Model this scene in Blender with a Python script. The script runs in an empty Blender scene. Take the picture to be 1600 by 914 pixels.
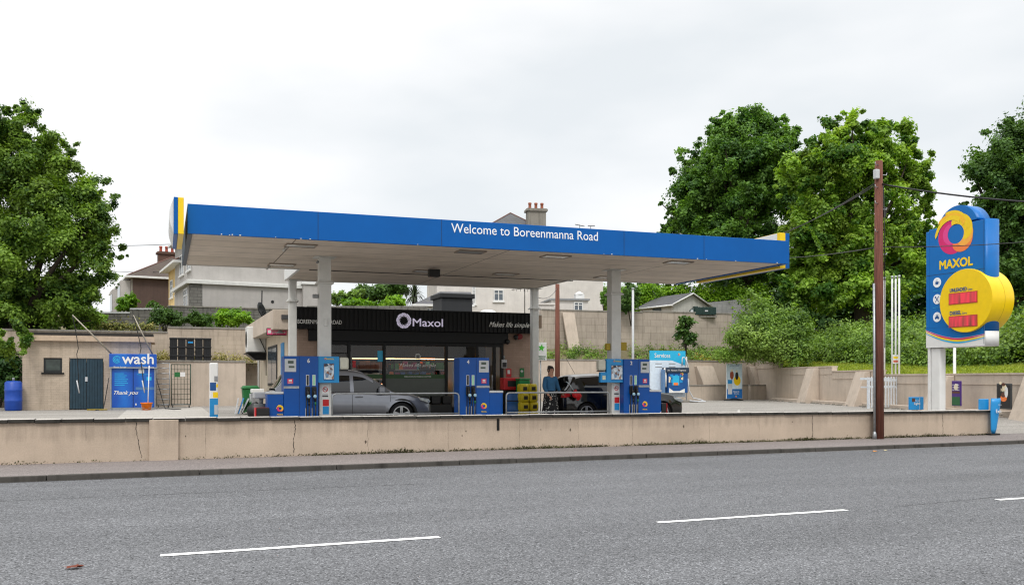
import bpy, bmesh, math, random
import numpy as np
from mathutils import Vector, Matrix
R = math.radians
random.seed(7)
rng = np.random.default_rng(11)
scene = bpy.context.scene
C = scene.collection

# ------------------------------------------------------------------ camera, sky, sun, exposure
YAW = 21.25
EYE = 1.36
cam_d = bpy.data.cameras.new('camera')
cam = bpy.data.objects.new('camera', cam_d)
C.objects.link(cam)
cam.location = (0, 0, EYE)
cam.rotation_euler = (R(90), 0, R(-YAW))
cam_d.sensor_width = 36
cam_d.lens = 31.5
cam_d.shift_y = 135.0 / 1600.0
cam_d.clip_end = 3000
cam_d.clip_start = 0.1
scene.camera = cam

world = bpy.data.worlds.new('World')
scene.world = world
world.use_nodes = True
wn, wl = world.node_tree.nodes, world.node_tree.links
wn.clear()
w_out = wn.new('ShaderNodeOutputWorld')
w_bg = wn.new('ShaderNodeBackground'); w_bg.inputs['Strength'].default_value = 0.1
w_sky = wn.new('ShaderNodeTexSky'); w_sky.sky_type = 'NISHITA'; w_sky.sun_disc = False
w_sky.sun_elevation = R(52); w_sky.sun_rotation = R(200); w_sky.air_density = 1.0; w_sky.dust_density = 2.0
w_tc = wn.new('ShaderNodeTexCoord')
w_map = wn.new('ShaderNodeMapping'); w_map.inputs['Scale'].default_value = (1.0, 1.0, 2.6)
w_map.inputs['Location'].default_value = (0.35, 0.1, 0.2)
w_no = wn.new('ShaderNodeTexNoise'); w_no.inputs['Scale'].default_value = 2.1; w_no.inputs['Detail'].default_value = 5; w_no.inputs['Roughness'].default_value = 0.45
w_cr = wn.new('ShaderNodeValToRGB')
w_cr.color_ramp.elements[0].position = 0.36; w_cr.color_ramp.elements[0].color = (7.7, 8.05, 8.3, 1)
w_cr.color_ramp.elements[1].position = 0.58; w_cr.color_ramp.elements[1].color = (9.9, 9.88, 9.9, 1)
w_sep = wn.new('ShaderNodeSeparateXYZ')
w_mr = wn.new('ShaderNodeMapRange'); w_mr.interpolation_type = 'SMOOTHSTEP'
w_mr.inputs['From Min'].default_value = 0.40; w_mr.inputs['From Max'].default_value = 1.0
w_mr.inputs['To Min'].default_value = 1.0; w_mr.inputs['To Max'].default_value = 2.4
w_mul = wn.new('ShaderNodeVectorMath'); w_mul.operation = 'SCALE'
w_mix = wn.new('ShaderNodeMix'); w_mix.data_type = 'RGBA'; w_mix.inputs[0].default_value = 0.93
wl.new(w_tc.outputs['Generated'], w_map.inputs[0]); wl.new(w_map.outputs[0], w_no.inputs[0])
wl.new(w_no.outputs[0], w_cr.inputs[0]); wl.new(w_tc.outputs['Generated'], w_sep.inputs[0])
wl.new(w_sep.outputs[2], w_mr.inputs[0]); wl.new(w_cr.outputs[0], w_mul.inputs[0]); wl.new(w_mr.outputs[0], w_mul.inputs['Scale'])
wl.new(w_sky.outputs[0], w_mix.inputs[6]); wl.new(w_mul.outputs[0], w_mix.inputs[7])
wl.new(w_mix.outputs[2], w_bg.inputs[0]); wl.new(w_bg.outputs[0], w_out.inputs[0])

sun_d = bpy.data.lights.new('sun', 'SUN'); sun_d.energy = 1.2; sun_d.angle = R(14); sun_d.color = (1, 0.96, 0.9)
sun = bpy.data.objects.new('sun', sun_d); C.objects.link(sun)
sun.rotation_euler = (R(38), 0, R(-22))     # from behind the camera, a little to the left
sun.location = (0, 0, 60)

scene.view_settings.view_transform = 'Standard'
scene.view_settings.look = 'None'
scene.view_settings.exposure = 0.18
scene.view_settings.gamma = 1.0
scene.render.engine = 'CYCLES'
scene.cycles.use_denoising = True
scene.cycles.max_bounces = 6
scene.cycles.diffuse_bounces = 3
scene.cycles.glossy_bounces = 3
scene.cycles.transmission_bounces = 4
scene.cycles.transparent_max_bounces = 8
scene.cycles.caustics_reflective = False
scene.cycles.caustics_refractive = False
scene.cycles.filter_width = 1.2

# ------------------------------------------------------------------ coordinates
# world x runs along the road, y away from it; world z = 0 is the forecourt
cY, sY = math.cos(R(YAW)), math.sin(R(YAW))
F, HOR = 1400.0, 592.0
def W(px, Z):
    X = (px - 800.0) / F * Z
    return (X * cY + Z * sY, -X * sY + Z * cY)
def U(px, v):
    t = (px - 800.0) / F
    return v * (t * cY + sY) / (cY - t * sY)
def Dep(x, y):
    return x * sY + y * cY
def ZH(py, Z):
    return EYE + (HOR - py) / F * Z
def ZP(px, py, v):
    return ZH(py, Dep(U(px, v), v))

# right boundary of the forecourt runs from Pa towards Pb
Pa = Vector((37.3, 50.6)); Pb = Vector((29.3, 23.8)); dirc = (Pb - Pa).normalized(); LEN = (Pb - Pa).length; nrm_in = Vector((-dirc.y, dirc.x))
if nrm_in.x > 0: nrm_in = -nrm_in      # towards the forecourt
nrm_out = -nrm_in
def BP(s, d): p = Pa + dirc * s + nrm_out * d; return p.x, p.y
def s_of(px):
    lo, hi = -6.0, LEN + 12
    for _ in range(50):
        mid = (lo + hi) / 2; x, y = BP(mid, 0); X = x * cY - y * sY; Z = x * sY + y * cY
        if 800 + F * X / Z < px: lo = mid
        else: hi = mid
    return lo
def s_at(px, d):
    lo, hi = -6.0, LEN + 12
    for _ in range(50):
        mid = (lo + hi) / 2; x, y = BP(mid, -d); X = x * cY - y * sY; Z = x * sY + y * cY
        if 800 + F * X / Z < px: lo = mid
        else: hi = mid
    return lo
def VB(px, d):
    s = s_of(px); return BP(s, -d)[1]
# ------------------------------------------------------------------ materials
def lin(c):
    if isinstance(c, str):
        c = [int(c[i:i + 2], 16) / 255 for i in (0, 2, 4)]
    return tuple((x / 12.92 if x <= 0.04045 else ((x + 0.055) / 1.055) ** 2.4) for x in c) + (1.0,)
def mk(name):
    m = bpy.data.materials.new(name); m.use_nodes = True
    nt = m.node_tree
    return m, nt, nt.nodes, nt.links, nt.nodes['Principled BSDF']
def N(ns, t, **kw):
    n = ns.new(t)
    for k, v in kw.items():
        if k[0] == '_': setattr(n, k[1:], v)
        else: n.inputs[k.replace('_', ' ')].default_value = v
    return n
def pm(name, col, rough=0.5, metal=0.0, var=0.12, scale=6.0, bump=0.0, bscale=60.0, spec=0.5, coat=0.0, emit=None, estr=0.0):
    m, nt, ns, ls, b = mk(name)
    c = lin(col)
    b.inputs['Roughness'].default_value = rough
    b.inputs['Metallic'].default_value = metal
    b.inputs['Specular IOR Level'].default_value = spec
    b.inputs['Coat Weight'].default_value = coat
    b.inputs['Coat Roughness'].default_value = 0.05
    tc = N(ns, 'ShaderNodeTexCoord')
    if var > 0:
        no = N(ns, 'ShaderNodeTexNoise', Scale=scale, Detail=5.0, Roughness=0.6)
        mp = N(ns, 'ShaderNodeMapRange'); mp.inputs['From Min'].default_value = 0.3; mp.inputs['From Max'].default_value = 0.7
        mp.inputs['To Min'].default_value = 1 - var; mp.inputs['To Max'].default_value = 1 + var * 0.6
        vm = N(ns, 'ShaderNodeVectorMath', _operation='SCALE'); vm.inputs[0].default_value = c[:3]
        ls.new(tc.outputs['Object'], no.inputs[0]); ls.new(no.outputs[0], mp.inputs[0]); ls.new(mp.outputs[0], vm.inputs['Scale'])
        ls.new(vm.outputs[0], b.inputs['Base Color'])
    else:
        b.inputs['Base Color'].default_value = c
    if bump > 0:
        n2 = N(ns, 'ShaderNodeTexNoise', Scale=bscale, Detail=4.0)
        bp = N(ns, 'ShaderNodeBump', Strength=bump, Distance=0.01)
        ls.new(tc.outputs['Object'], n2.inputs[0]); ls.new(n2.outputs[0], bp.inputs['Height']); ls.new(bp.outputs[0], b.inputs['Normal'])
    if emit:
        b.inputs['Emission Color'].default_value = lin(emit); b.inputs['Emission Strength'].default_value = estr
    return m

def rendered(name, col, stain='3a352c', moss_z=None, moss_h=0.1, rough=0.9, blocks=None, stainamt=0.5, top_z=None):
    """painted render / blockwork with blotches, streaks running down, damp moss at the foot"""
    m, nt, ns, ls, b = mk(name)
    b.inputs['Roughness'].default_value = rough
    b.inputs['Specular IOR Level'].default_value = 0.25
    tc = N(ns, 'ShaderNodeTexCoord'); co = tc.outputs['Object']
    n1 = N(ns, 'ShaderNodeTexNoise', Scale=0.9, Detail=6.0, Roughness=0.65); ls.new(co, n1.inputs[0])
    mp = N(ns, 'ShaderNodeMapping'); mp.inputs['Scale'].default_value = (5.0, 5.0, 0.45); ls.new(co, mp.inputs[0])
    n2 = N(ns, 'ShaderNodeTexNoise', Scale=1.0, Detail=5.0, Roughness=0.6); ls.new(mp.outputs[0], n2.inputs[0])
    n3 = N(ns, 'ShaderNodeTexNoise', Scale=38.0, Detail=5.0, Roughness=0.7); ls.new(co, n3.inputs[0])
    c = lin(col)
    r1 = N(ns, 'ShaderNodeMapRange'); r1.inputs['From Min'].default_value = .3; r1.inputs['From Max'].default_value = .7
    r1.inputs['To Min'].default_value = .86; r1.inputs['To Max'].default_value = 1.1; ls.new(n1.outputs[0], r1.inputs[0])
    r3 = N(ns, 'ShaderNodeMapRange'); r3.inputs['From Min'].default_value = .3; r3.inputs['From Max'].default_value = .7
    r3.inputs['To Min'].default_value = .9; r3.inputs['To Max'].default_value = 1.08; ls.new(n3.outputs[0], r3.inputs[0])
    mu = N(ns, 'ShaderNodeMath', _operation='MULTIPLY'); ls.new(r1.outputs[0], mu.inputs[0]); ls.new(r3.outputs[0], mu.inputs[1])
    vm = N(ns, 'ShaderNodeVectorMath', _operation='SCALE'); vm.inputs[0].default_value = c[:3]; ls.new(mu.outputs[0], vm.inputs['Scale'])
    r2 = N(ns, 'ShaderNodeMapRange'); r2.inputs['From Min'].default_value = .5; r2.inputs['From Max'].default_value = .8
    r2.inputs['To Max'].default_value = stainamt; ls.new(n2.outputs[0], r2.inputs[0])
    mx = N(ns, 'ShaderNodeMix', _data_type='RGBA'); ls.new(r2.outputs[0], mx.inputs[0]); ls.new(vm.outputs[0], mx.inputs[6]); mx.inputs[7].default_value = lin(stain)
    last = mx.outputs[2]
    bumpsrc = n3.outputs[0]
    if blocks:
        bw, bh, mort, dark = blocks
        sep = N(ns, 'ShaderNodeSeparateXYZ'); ls.new(co, sep.inputs[0])
        ad = N(ns, 'ShaderNodeMath', _operation='ADD'); ls.new(sep.outputs[0], ad.inputs[0]); ls.new(sep.outputs[1], ad.inputs[1])
        cb = N(ns, 'ShaderNodeCombineXYZ'); ls.new(ad.outputs[0], cb.inputs[0]); ls.new(sep.outputs[2], cb.inputs[1])
        br = N(ns, 'ShaderNodeTexBrick'); br.inputs['Scale'].default_value = 1.0
        br.inputs['Brick Width'].default_value = bw; br.inputs['Row Height'].default_value = bh
        br.inputs['Mortar Size'].default_value = mort; br.inputs['Mortar Smooth'].default_value = .3
        br.inputs['Color1'].default_value = (1, 1, 1, 1); br.inputs['Color2'].default_value = (.88, .88, .88, 1); br.inputs['Mortar'].default_value = (dark, dark, dark, 1)
        ls.new(cb.outputs[0], br.inputs[0])
        m2 = N(ns, 'ShaderNodeMix', _data_type='RGBA', _blend_type='MULTIPLY'); m2.inputs[0].default_value = 1
        ls.new(last, m2.inputs[6]); ls.new(br.outputs[0], m2.inputs[7]); last = m2.outputs[2]
    if moss_z is not None:
        sep = N(ns, 'ShaderNodeSeparateXYZ'); ls.new(co, sep.inputs[0])
        a = N(ns, 'ShaderNodeMapRange'); a.inputs['From Min'].default_value = moss_z; a.inputs['From Max'].default_value = moss_z + moss_h * 3
        a.inputs['To Min'].default_value = .62; a.inputs['To Max'].default_value = -.25; ls.new(sep.outputs[2], a.inputs[0])
        mp2 = N(ns, 'ShaderNodeMapping'); mp2.inputs['Scale'].default_value = (1.0, 1.0, 2.5); ls.new(co, mp2.inputs[0])
        n4 = N(ns, 'ShaderNodeTexNoise', Scale=2.2, Detail=8.0, Roughness=0.72); ls.new(mp2.outputs[0], n4.inputs[0])
        s = N(ns, 'ShaderNodeMath', _operation='ADD'); ls.new(a.outputs[0], s.inputs[0]); ls.new(n4.outputs[0], s.inputs[1])
        r = N(ns, 'ShaderNodeMapRange'); r.inputs['From Min'].default_value = .86; r.inputs['From Max'].default_value = 1.02; r.inputs['To Max'].default_value = .9
        ls.new(s.outputs[0], r.inputs[0])
        m3 = N(ns, 'ShaderNodeMix', _data_type='RGBA'); ls.new(r.outputs[0], m3.inputs[0]); ls.new(last, m3.inputs[6]); m3.inputs[7].default_value = lin('2e2b20'); last = m3.outputs[2]
    if top_z is not None:   # drips below the coping
        sep2 = N(ns, 'ShaderNodeSeparateXYZ'); ls.new(co, sep2.inputs[0])
        a2 = N(ns, 'ShaderNodeMapRange'); a2.inputs['From Min'].default_value = top_z - .35; a2.inputs['From Max'].default_value = top_z
        a2.inputs['To Min'].default_value = -.3; a2.inputs['To Max'].default_value = .32; ls.new(sep2.outputs[2], a2.inputs[0])
        mp5 = N(ns, 'ShaderNodeMapping'); mp5.inputs['Scale'].default_value = (7, 7, .5); ls.new(co, mp5.inputs[0])
        n5 = N(ns, 'ShaderNodeTexNoise', Scale=1.0, Detail=6.0, Roughness=.7); ls.new(mp5.outputs[0], n5.inputs[0])
        s5 = N(ns, 'ShaderNodeMath', _operation='ADD'); ls.new(a2.outputs[0], s5.inputs[0]); ls.new(n5.outputs[0], s5.inputs[1])
        r5 = N(ns, 'ShaderNodeMapRange'); r5.inputs['From Min'].default_value = .66; r5.inputs['From Max'].default_value = .98; r5.inputs['To Max'].default_value = .26
        ls.new(s5.outputs[0], r5.inputs[0])
        m5 = N(ns, 'ShaderNodeMix', _data_type='RGBA'); ls.new(r5.outputs[0], m5.inputs[0]); ls.new(last, m5.inputs[6]); m5.inputs[7].default_value = lin('4a4238'); last = m5.outputs[2]
    ls.new(last, b.inputs['Base Color'])
    bp = N(ns, 'ShaderNodeBump', Strength=.5, Distance=0.012); ls.new(bumpsrc, bp.inputs['Height']); ls.new(bp.outputs[0], b.inputs['Normal'])
    return m

def tarmac(name, lo, hi, patch=.16, cell=95.0, tint=None):
    m, nt, ns, ls, b = mk(name)
    tc = N(ns, 'ShaderNodeTexCoord'); co = tc.outputs['Object']
    vo = N(ns, 'ShaderNodeTexVoronoi', Scale=cell); ls.new(co, vo.inputs[0])
    sp = N(ns, 'ShaderNodeSeparateColor'); ls.new(vo.outputs['Color'], sp.inputs[0])
    cr = N(ns, 'ShaderNodeValToRGB'); e = cr.color_ramp.elements
    e[0].position = 0; e[0].color = lin(lo); e[1].position = 1; e[1].color = lin(hi)
    x = e.new(.22); x.color = tuple(.72 * a + .28 * c for a, c in zip(lin(lo), lin(hi)))
    x = e.new(.85); x.color = tuple(.5 * a + .5 * c for a, c in zip(lin(lo), lin(hi)))
    ls.new(sp.outputs[0], cr.inputs[0])
    mp = N(ns, 'ShaderNodeMapping'); mp.inputs['Scale'].default_value = (.18, .9, 1); ls.new(co, mp.inputs[0])
    n1 = N(ns, 'ShaderNodeTexNoise', Scale=.9, Detail=6.0, Roughness=.6); ls.new(mp.outputs[0], n1.inputs[0])
    n2 = N(ns, 'ShaderNodeTexNoise', Scale=9.0, Detail=5.0, Roughness=.7); ls.new(co, n2.inputs[0])
    r1 = N(ns, 'ShaderNodeMapRange'); r1.inputs['From Min'].default_value = .3; r1.inputs['From Max'].default_value = .7
    r1.inputs['To Min'].default_value = 1 - patch; r1.inputs['To Max'].default_value = 1 + patch; ls.new(n1.outputs[0], r1.inputs[0])
    r2 = N(ns, 'ShaderNodeMapRange'); r2.inputs['From Min'].default_value = .3; r2.inputs['From Max'].default_value = .7
    r2.inputs['To Min'].default_value = .9; r2.inputs['To Max'].default_value = 1.1; ls.new(n2.outputs[0], r2.inputs[0])
    mu = N(ns, 'ShaderNodeMath', _operation='MULTIPLY'); ls.new(r1.outputs[0], mu.inputs[0]); ls.new(r2.outputs[0], mu.inputs[1])
    vm = N(ns, 'ShaderNodeVectorMath', _operation='SCALE'); ls.new(cr.outputs[0], vm.inputs[0]); ls.new(mu.outputs[0], vm.inputs['Scale'])
    ls.new(vm.outputs[0], b.inputs['Base Color'])
    b.inputs['Roughness'].default_value = .82; b.inputs['Specular IOR Level'].default_value = .35
    bp = N(ns, 'ShaderNodeBump', Strength=.6, Distance=.006); ls.new(vo.outputs['Distance'], bp.inputs['Height']); ls.new(bp.outputs[0], b.inputs['Normal'])
    return m

def leafmat(name, dark, light, trans=.35, hue='8a9a2a', hueamt=.2):
    m, nt, ns, ls, b = mk(name)
    ge = N(ns, 'ShaderNodeAttribute', _attribute_name='tone')
    mx = N(ns, 'ShaderNodeMix', _data_type='RGBA'); mx.inputs[6].default_value = lin(dark); mx.inputs[7].default_value = lin(light)
    ls.new(ge.outputs['Fac'], mx.inputs[0])
    tc = N(ns, 'ShaderNodeTexCoord'); no = N(ns, 'ShaderNodeTexNoise', Scale=.5, Detail=4.0); ls.new(tc.outputs['Object'], no.inputs[0])
    r = N(ns, 'ShaderNodeMapRange'); r.inputs['From Min'].default_value = .5; r.inputs['From Max'].default_value = .75; r.inputs['To Max'].default_value = hueamt; ls.new(no.outputs[0], r.inputs[0])
    m2 = N(ns, 'ShaderNodeMix', _data_type='RGBA'); ls.new(r.outputs[0], m2.inputs[0]); ls.new(mx.outputs[2], m2.inputs[6]); m2.inputs[7].default_value = lin(hue)
    b.inputs['Roughness'].default_value = .55; b.inputs['Specular IOR Level'].default_value = .35
    ls.new(m2.outputs[2], b.inputs['Base Color'])
    tr = N(ns, 'ShaderNodeBsdfTranslucent')
    g = N(ns, 'ShaderNodeVectorMath', _operation='MULTIPLY'); g.inputs[1].default_value = (1.5, 1.5, .6); ls.new(m2.outputs[2], g.inputs[0]); ls.new(g.outputs[0], tr.inputs[0])
    ms = N(ns, 'ShaderNodeMixShader'); ms.inputs[0].default_value = trans
    ls.new(b.outputs[0], ms.inputs[1]); ls.new(tr.outputs[0], ms.inputs[2]); ls.new(ms.outputs[0], ns['Material Output'].inputs[0])
    return m

def glassmat(name, tint='ffffff', refl=1.0, dark=0.0):
    m, nt, ns, ls, b = mk(name); ns.remove(b)
    fr = N(ns, 'ShaderNodeFresnel', IOR=1.5); tr = N(ns, 'ShaderNodeBsdfTransparent'); tr.inputs[0].default_value = lin(tint)
    gl = N(ns, 'ShaderNodeBsdfGlossy', Roughness=.02); gl.inputs[0].default_value = (refl, refl, refl, 1)
    ad = N(ns, 'ShaderNodeMath', _operation='MULTIPLY_ADD'); ad.inputs[1].default_value = .9; ad.inputs[2].default_value = .0
    ms = N(ns, 'ShaderNodeMixShader'); ls.new(fr.outputs[0], ad.inputs[0]); ls.new(ad.outputs[0], ms.inputs[0]); ls.new(tr.outputs[0], ms.inputs[1]); ls.new(gl.outputs[0], ms.inputs[2])
    ls.new(ms.outputs[0], ns['Material Output'].inputs[0])
    return m

# ------------------------------------------------------------------ mesh building
OFF = {}
class MB:
    def __init__(s, world=False): s.v, s.f, s.m, s.sm, s.world = [], [], [], [], world
    def add(s, vs, fs, mi=0, sm=False):
        o = len(s.v); s.v += [tuple(p) for p in vs]; s.f += [tuple(i + o for i in f) for f in fs]
        s.m += [mi] * len(fs); s.sm += [sm] * len(fs); return s
    def box(s, x0, x1, y0, y1, z0, z1, mi=0):
        if x0 > x1: x0, x1 = x1, x0
        if y0 > y1: y0, y1 = y1, y0
        return s.add([(x0,y0,z0),(x1,y0,z0),(x1,y1,z0),(x0,y1,z0),(x0,y0,z1),(x1,y0,z1),(x1,y1,z1),(x0,y1,z1)],
                     [(3,2,1,0),(4,5,6,7),(0,1,5,4),(1,2,6,5),(2,3,7,6),(3,0,4,7)], mi)
    def hexa(s, b4, t4, mi=0):
        return s.add(list(b4) + list(t4), [(3,2,1,0),(4,5,6,7),(0,1,5,4),(1,2,6,5),(2,3,7,6),(3,0,4,7)], mi)
    def prism(s, poly, axis, a, b, mi=0, sm=False):
        n = len(poly)
        def pt(p, q):
            return {'x': (q, p[0], p[1]), 'y': (p[0], q, p[1]), 'z': (p[0], p[1], q)}[axis]
        s.add([pt(p, a) for p in poly] + [pt(p, b) for p in poly], [tuple(range(n)), tuple(range(2 * n - 1, n - 1, -1))], mi)
        o = len(s.v) - 2 * n
        for i in range(n):
            j = (i + 1) % n
            s.f.append((o + i, o + j, o + n + j, o + n + i)); s.m.append(mi); s.sm.append(sm)
        return s
    def poly(s, pts, mi=0): return s.add(pts, [tuple(range(len(pts)))], mi)
    def tube(s, pts, r, n=8, mi=0, caps=True, sm=True):
        pts = [Vector(p) for p in pts]; k = len(pts)
        rs = r if isinstance(r, (list, tuple)) else [r] * k
        up = Vector((0, 0, 1)); o = len(s.v); prev = None
        for i, p in enumerate(pts):
            d = (pts[min(i + 1, k - 1)] - pts[max(i - 1, 0)]).normalized()
            if prev is None:
                a = d.cross(up)
                if a.length < 1e-3: a = d.cross(Vector((1, 0, 0)))
            else: a = prev - d * prev.dot(d)
            a.normalize(); prev = a; b = d.cross(a)
            for j in range(n):
                t = 2 * math.pi * j / n
                s.v.append(tuple(p + (a * math.cos(t) + b * math.sin(t)) * rs[i]))
        for i in range(k - 1):
            for j in range(n):
                j2 = (j + 1) % n
                s.f.append((o + i*n + j, o + i*n + j2, o + (i+1)*n + j2, o + (i+1)*n + j)); s.m.append(mi); s.sm.append(sm)
        if caps:
            s.f.append(tuple(o + j for j in range(n - 1, -1, -1))); s.m.append(mi); s.sm.append(False)
            s.f.append(tuple(o + (k-1)*n + j for j in range(n))); s.m.append(mi); s.sm.append(False)
        return s
    def cyl(s, p0, p1, r0, r1=None, n=20, mi=0): return s.tube([p0, p1], [r0, r0 if r1 is None else r1], n, mi)
    def lathe(s, prof, c=(0, 0, 0), n=20, mi=0, caps=True):
        o = len(s.v); k = len(prof)
        for r, z in prof:
            for j in range(n):
                t = 2 * math.pi * j / n; s.v.append((c[0] + r * math.cos(t), c[1] + r * math.sin(t), c[2] + z))
        for i in range(k - 1):
            for j in range(n):
                j2 = (j + 1) % n; s.f.append((o+i*n+j, o+i*n+j2, o+(i+1)*n+j2, o+(i+1)*n+j)); s.m.append(mi); s.sm.append(True)
        if not caps: return s
        s.f.append(tuple(o + j for j in range(n - 1, -1, -1))); s.m.append(mi); s.sm.append(False)
        s.f.append(tuple(o + (k-1)*n + j for j in range(n))); s.m.append(mi); s.sm.append(False)
        return s
    def xf(s, M):
        s.v = [tuple(M @ Vector(p)) for p in s.v]; return s
    def build(s, name, mat, parent=None, bev=0.0, loc=None, fix=True):
        me = bpy.data.meshes.new(name)
        vs = s.v
        off = OFF.get(parent.name, (0, 0, 0)) if (s.world and parent) else None
        if off: vs = [(p[0]-off[0], p[1]-off[1], p[2]-off[2]) for p in vs]
        me.from_pydata(vs, [], s.f)
        for m in (mat if isinstance(mat, (list, tuple)) else [mat]): me.materials.append(m)
        me.polygons.foreach_set('material_index', s.m); me.polygons.foreach_set('use_smooth', s.sm)
        if fix:
            bm = bmesh.new(); bm.from_mesh(me); bmesh.ops.recalc_face_normals(bm, faces=bm.faces); bm.to_mesh(me); bm.free()
        me.update()
        o = bpy.data.objects.new(name, me); C.objects.link(o)
        if parent: o.parent = parent; OFF[o.name] = OFF.get(parent.name, (0, 0, 0))
        if loc: o.location = loc
        if bev > 0:
            b = o.modifiers.new('bevel', 'BEVEL'); b.width = bev; b.segments = 2; b.limit_method = 'ANGLE'; b.angle_limit = R(40)
        return o
def tag(o, label=None, cat=None, group=None, kind=None):
    if label: o['label'] = label
    if cat: o['category'] = cat
    if group: o['group'] = group
    if kind: o['kind'] = kind
    return o
def thing(name, label, cat, loc=(0, 0, 0), rz=0.0, group=None):
    o = bpy.data.objects.new(name, None); C.objects.link(o); o.empty_display_size = .2
    o.location = loc; o.rotation_euler = (0, 0, rz); OFF[o.name] = tuple(loc)
    return tag(o, label, cat, group)
def struct(o): o['kind'] = 'structure'; return o
def copy_tree(o, parent=None):
    c = o.copy(); C.objects.link(c); OFF[c.name] = OFF.get(o.name, (0, 0, 0))
    if parent: c.parent = parent
    for ch in list(o.children): copy_tree(ch, c)
    return c
_tc = {}
def text(body, x, z, w, mat, parent, y=0.0, h=None, name='lettering', bold=0.0, shear=0.0, rz=0.0, ext=.003, align='L', sx=1.0, world=False, rx=90):
    """lettering on a face looking to -y (turned by rz); w = total width or None, h = letter height"""
    cu = bpy.data.curves.new('t', 'FONT'); cu.body = body; cu.size = 1; cu.shear = shear; cu.extrude = .02; cu.resolution_u = 3
    ob = bpy.data.objects.new('t', cu); C.objects.link(ob)
    dg = bpy.context.evaluated_depsgraph_get()
    me = bpy.data.meshes.new_from_object(ob.evaluated_get(dg))
    bpy.data.objects.remove(ob); bpy.data.curves.remove(cu)
    co = np.zeros(len(me.vertices) * 3); me.vertices.foreach_get('co', co); co = co.reshape(-1, 3)
    x0, x1 = co[:, 0].min(), co[:, 0].max()
    cap = .729
    if h is None: s = w / (x1 - x0); sxx = s
    else:
        s = h / cap; sxx = (w / (x1 - x0)) if w else s * sx
    wid = (x1 - x0) * sxx
    dx = {'L': 0, 'C': -wid / 2, 'R': -wid}[align]
    co[:, 0] = (co[:, 0] - x0) * sxx + dx; co[:, 1] *= s; co[:, 2] = (co[:, 2] + .02) * ext / .04
    me.vertices.foreach_set('co', co.reshape(-1)); me.update()
    if bold > 0:      # heavier strokes: shifted copies of the letters, each a hair in front of the last
        bm = bmesh.new(); bm.from_mesh(me); n0 = len(me.vertices); e_ = bold * s * .8
        for k_, (dx_, dy_) in enumerate(((1, 0), (-1, 0), (0, 1), (0, -1), (.7, .7), (-.7, -.7), (.7, -.7), (-.7, .7))):
            v0 = len(bm.verts); bm.from_mesh(me); bm.verts.ensure_lookup_table()
            for v in bm.verts[v0:]: v.co += Vector((dx_ * e_ * (sxx / s), dy_ * e_, .00025 * (k_ + 1)))
        bm.to_mesh(me); bm.free()
    me.materials.clear(); me.materials.append(mat); me.name = name
    o = bpy.data.objects.new(name, me); C.objects.link(o); o.parent = parent
    OFF[o.name] = OFF.get(parent.name, (0, 0, 0))
    off = OFF.get(parent.name, (0, 0, 0)) if world else (0, 0, 0)
    o.rotation_euler = (R(rx), 0, rz)
    # x, y, z = start point of the baseline
    o.location = (x - off[0], y - off[1], z - off[2])
    return o

# palette
PAINT_BLUE = pm('canopy blue enamel', '005ba8', .42, var=.08, scale=1.2, spec=.22, bump=.25, bscale=1.1)
PUMP_BLUE = pm('pump blue paint', '004c9c', .35, var=.06, scale=5, coat=.1, spec=.35)
TEAL = pm('bright blue panel', '1f8ccc', .35, var=.06)
CYAN = pm('cyan print', '28b0dc', .4, var=.05)
WHITE = pm('white paint', 'e2e2e0', .45, var=.06, scale=3)
OFFWHITE = pm('off white enamel', 'd4d4d0', .5, var=.1, scale=4)
YELLOW = pm('signal yellow', 'f6cf04', .35, var=.05)
BLACK = pm('black plastic', '141414', .45, var=.2)
BLACKM = pm('black metal', '090a0b', .45, var=.2, spec=.3)
DARK = pm('dark recess', '0a0a0a', .9, var=.1)
GREY = pm('grey plastic', '8b8d8f', .5, var=.1)
LGREY = pm('light grey plastic', 'c4c6c8', .45, var=.08)
STEEL = pm('galvanised steel', 'a7abae', .42, .7, var=.2, scale=14)
CHROME = pm('bright steel', 'c9ccce', .22, 1.0, var=.05)
RED = pm('red plastic', 'c21720', .4, var=.08)
MAGENTA = pm('magenta print', 'd61a6c', .4, var=.04)
ORANGE = pm('orange print', 'f5803c', .4, var=.04)
PEACH = pm('light orange print', 'fbb040', .4, var=.04)
GREEN = pm('green plastic', '1e6b34', .5, var=.1)
LGREEN = pm('bright green print', '45b62c', .5, var=.05)
TYRE = pm('tyre rubber', '17171a', .85, var=.15)
GLASS = glassmat('clear glass')
DGLASS = pm('dark tinted glass', '0b0e10', .04, var=0, spec=.8)
HGLASS = pm('house window glass', '55606a', .08, var=.3, scale=3, spec=.8)
BEIGE = rendered('painted render', 'bbaa98', moss_z=-.24, moss_h=.065, top_z=.5, stainamt=.07)
BEIGE_BLOCK = rendered('painted blockwork', 'bdae9d', stain='5d5347', blocks=(.45, .225, .007, .72), stainamt=.5)
BEIGE_BIG = rendered('weathered painted blockwork', 'b2a699', stain='4c443a', blocks=(.9, .45, .012, .62), stainamt=.5)
BEIGE_BANK = rendered('weathered painted render', 'c2b4a5', stain='5d5244', stainamt=.3)
CONC = rendered('weathered concrete', '8f8a82', stain='3a3833', stainamt=.6)
BRICK_T = rendered('tan tile brick', 'aa9282', stain='6d5a4c', blocks=(.24, .085, .006, .78), stainamt=.25)
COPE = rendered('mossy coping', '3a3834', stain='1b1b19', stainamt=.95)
COPE_TOP = rendered('coping top with lit tone', 'cfc9c2', stain='8a857d', stainamt=.4)  # light catching the top of the dark coping is put into this colour
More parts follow.
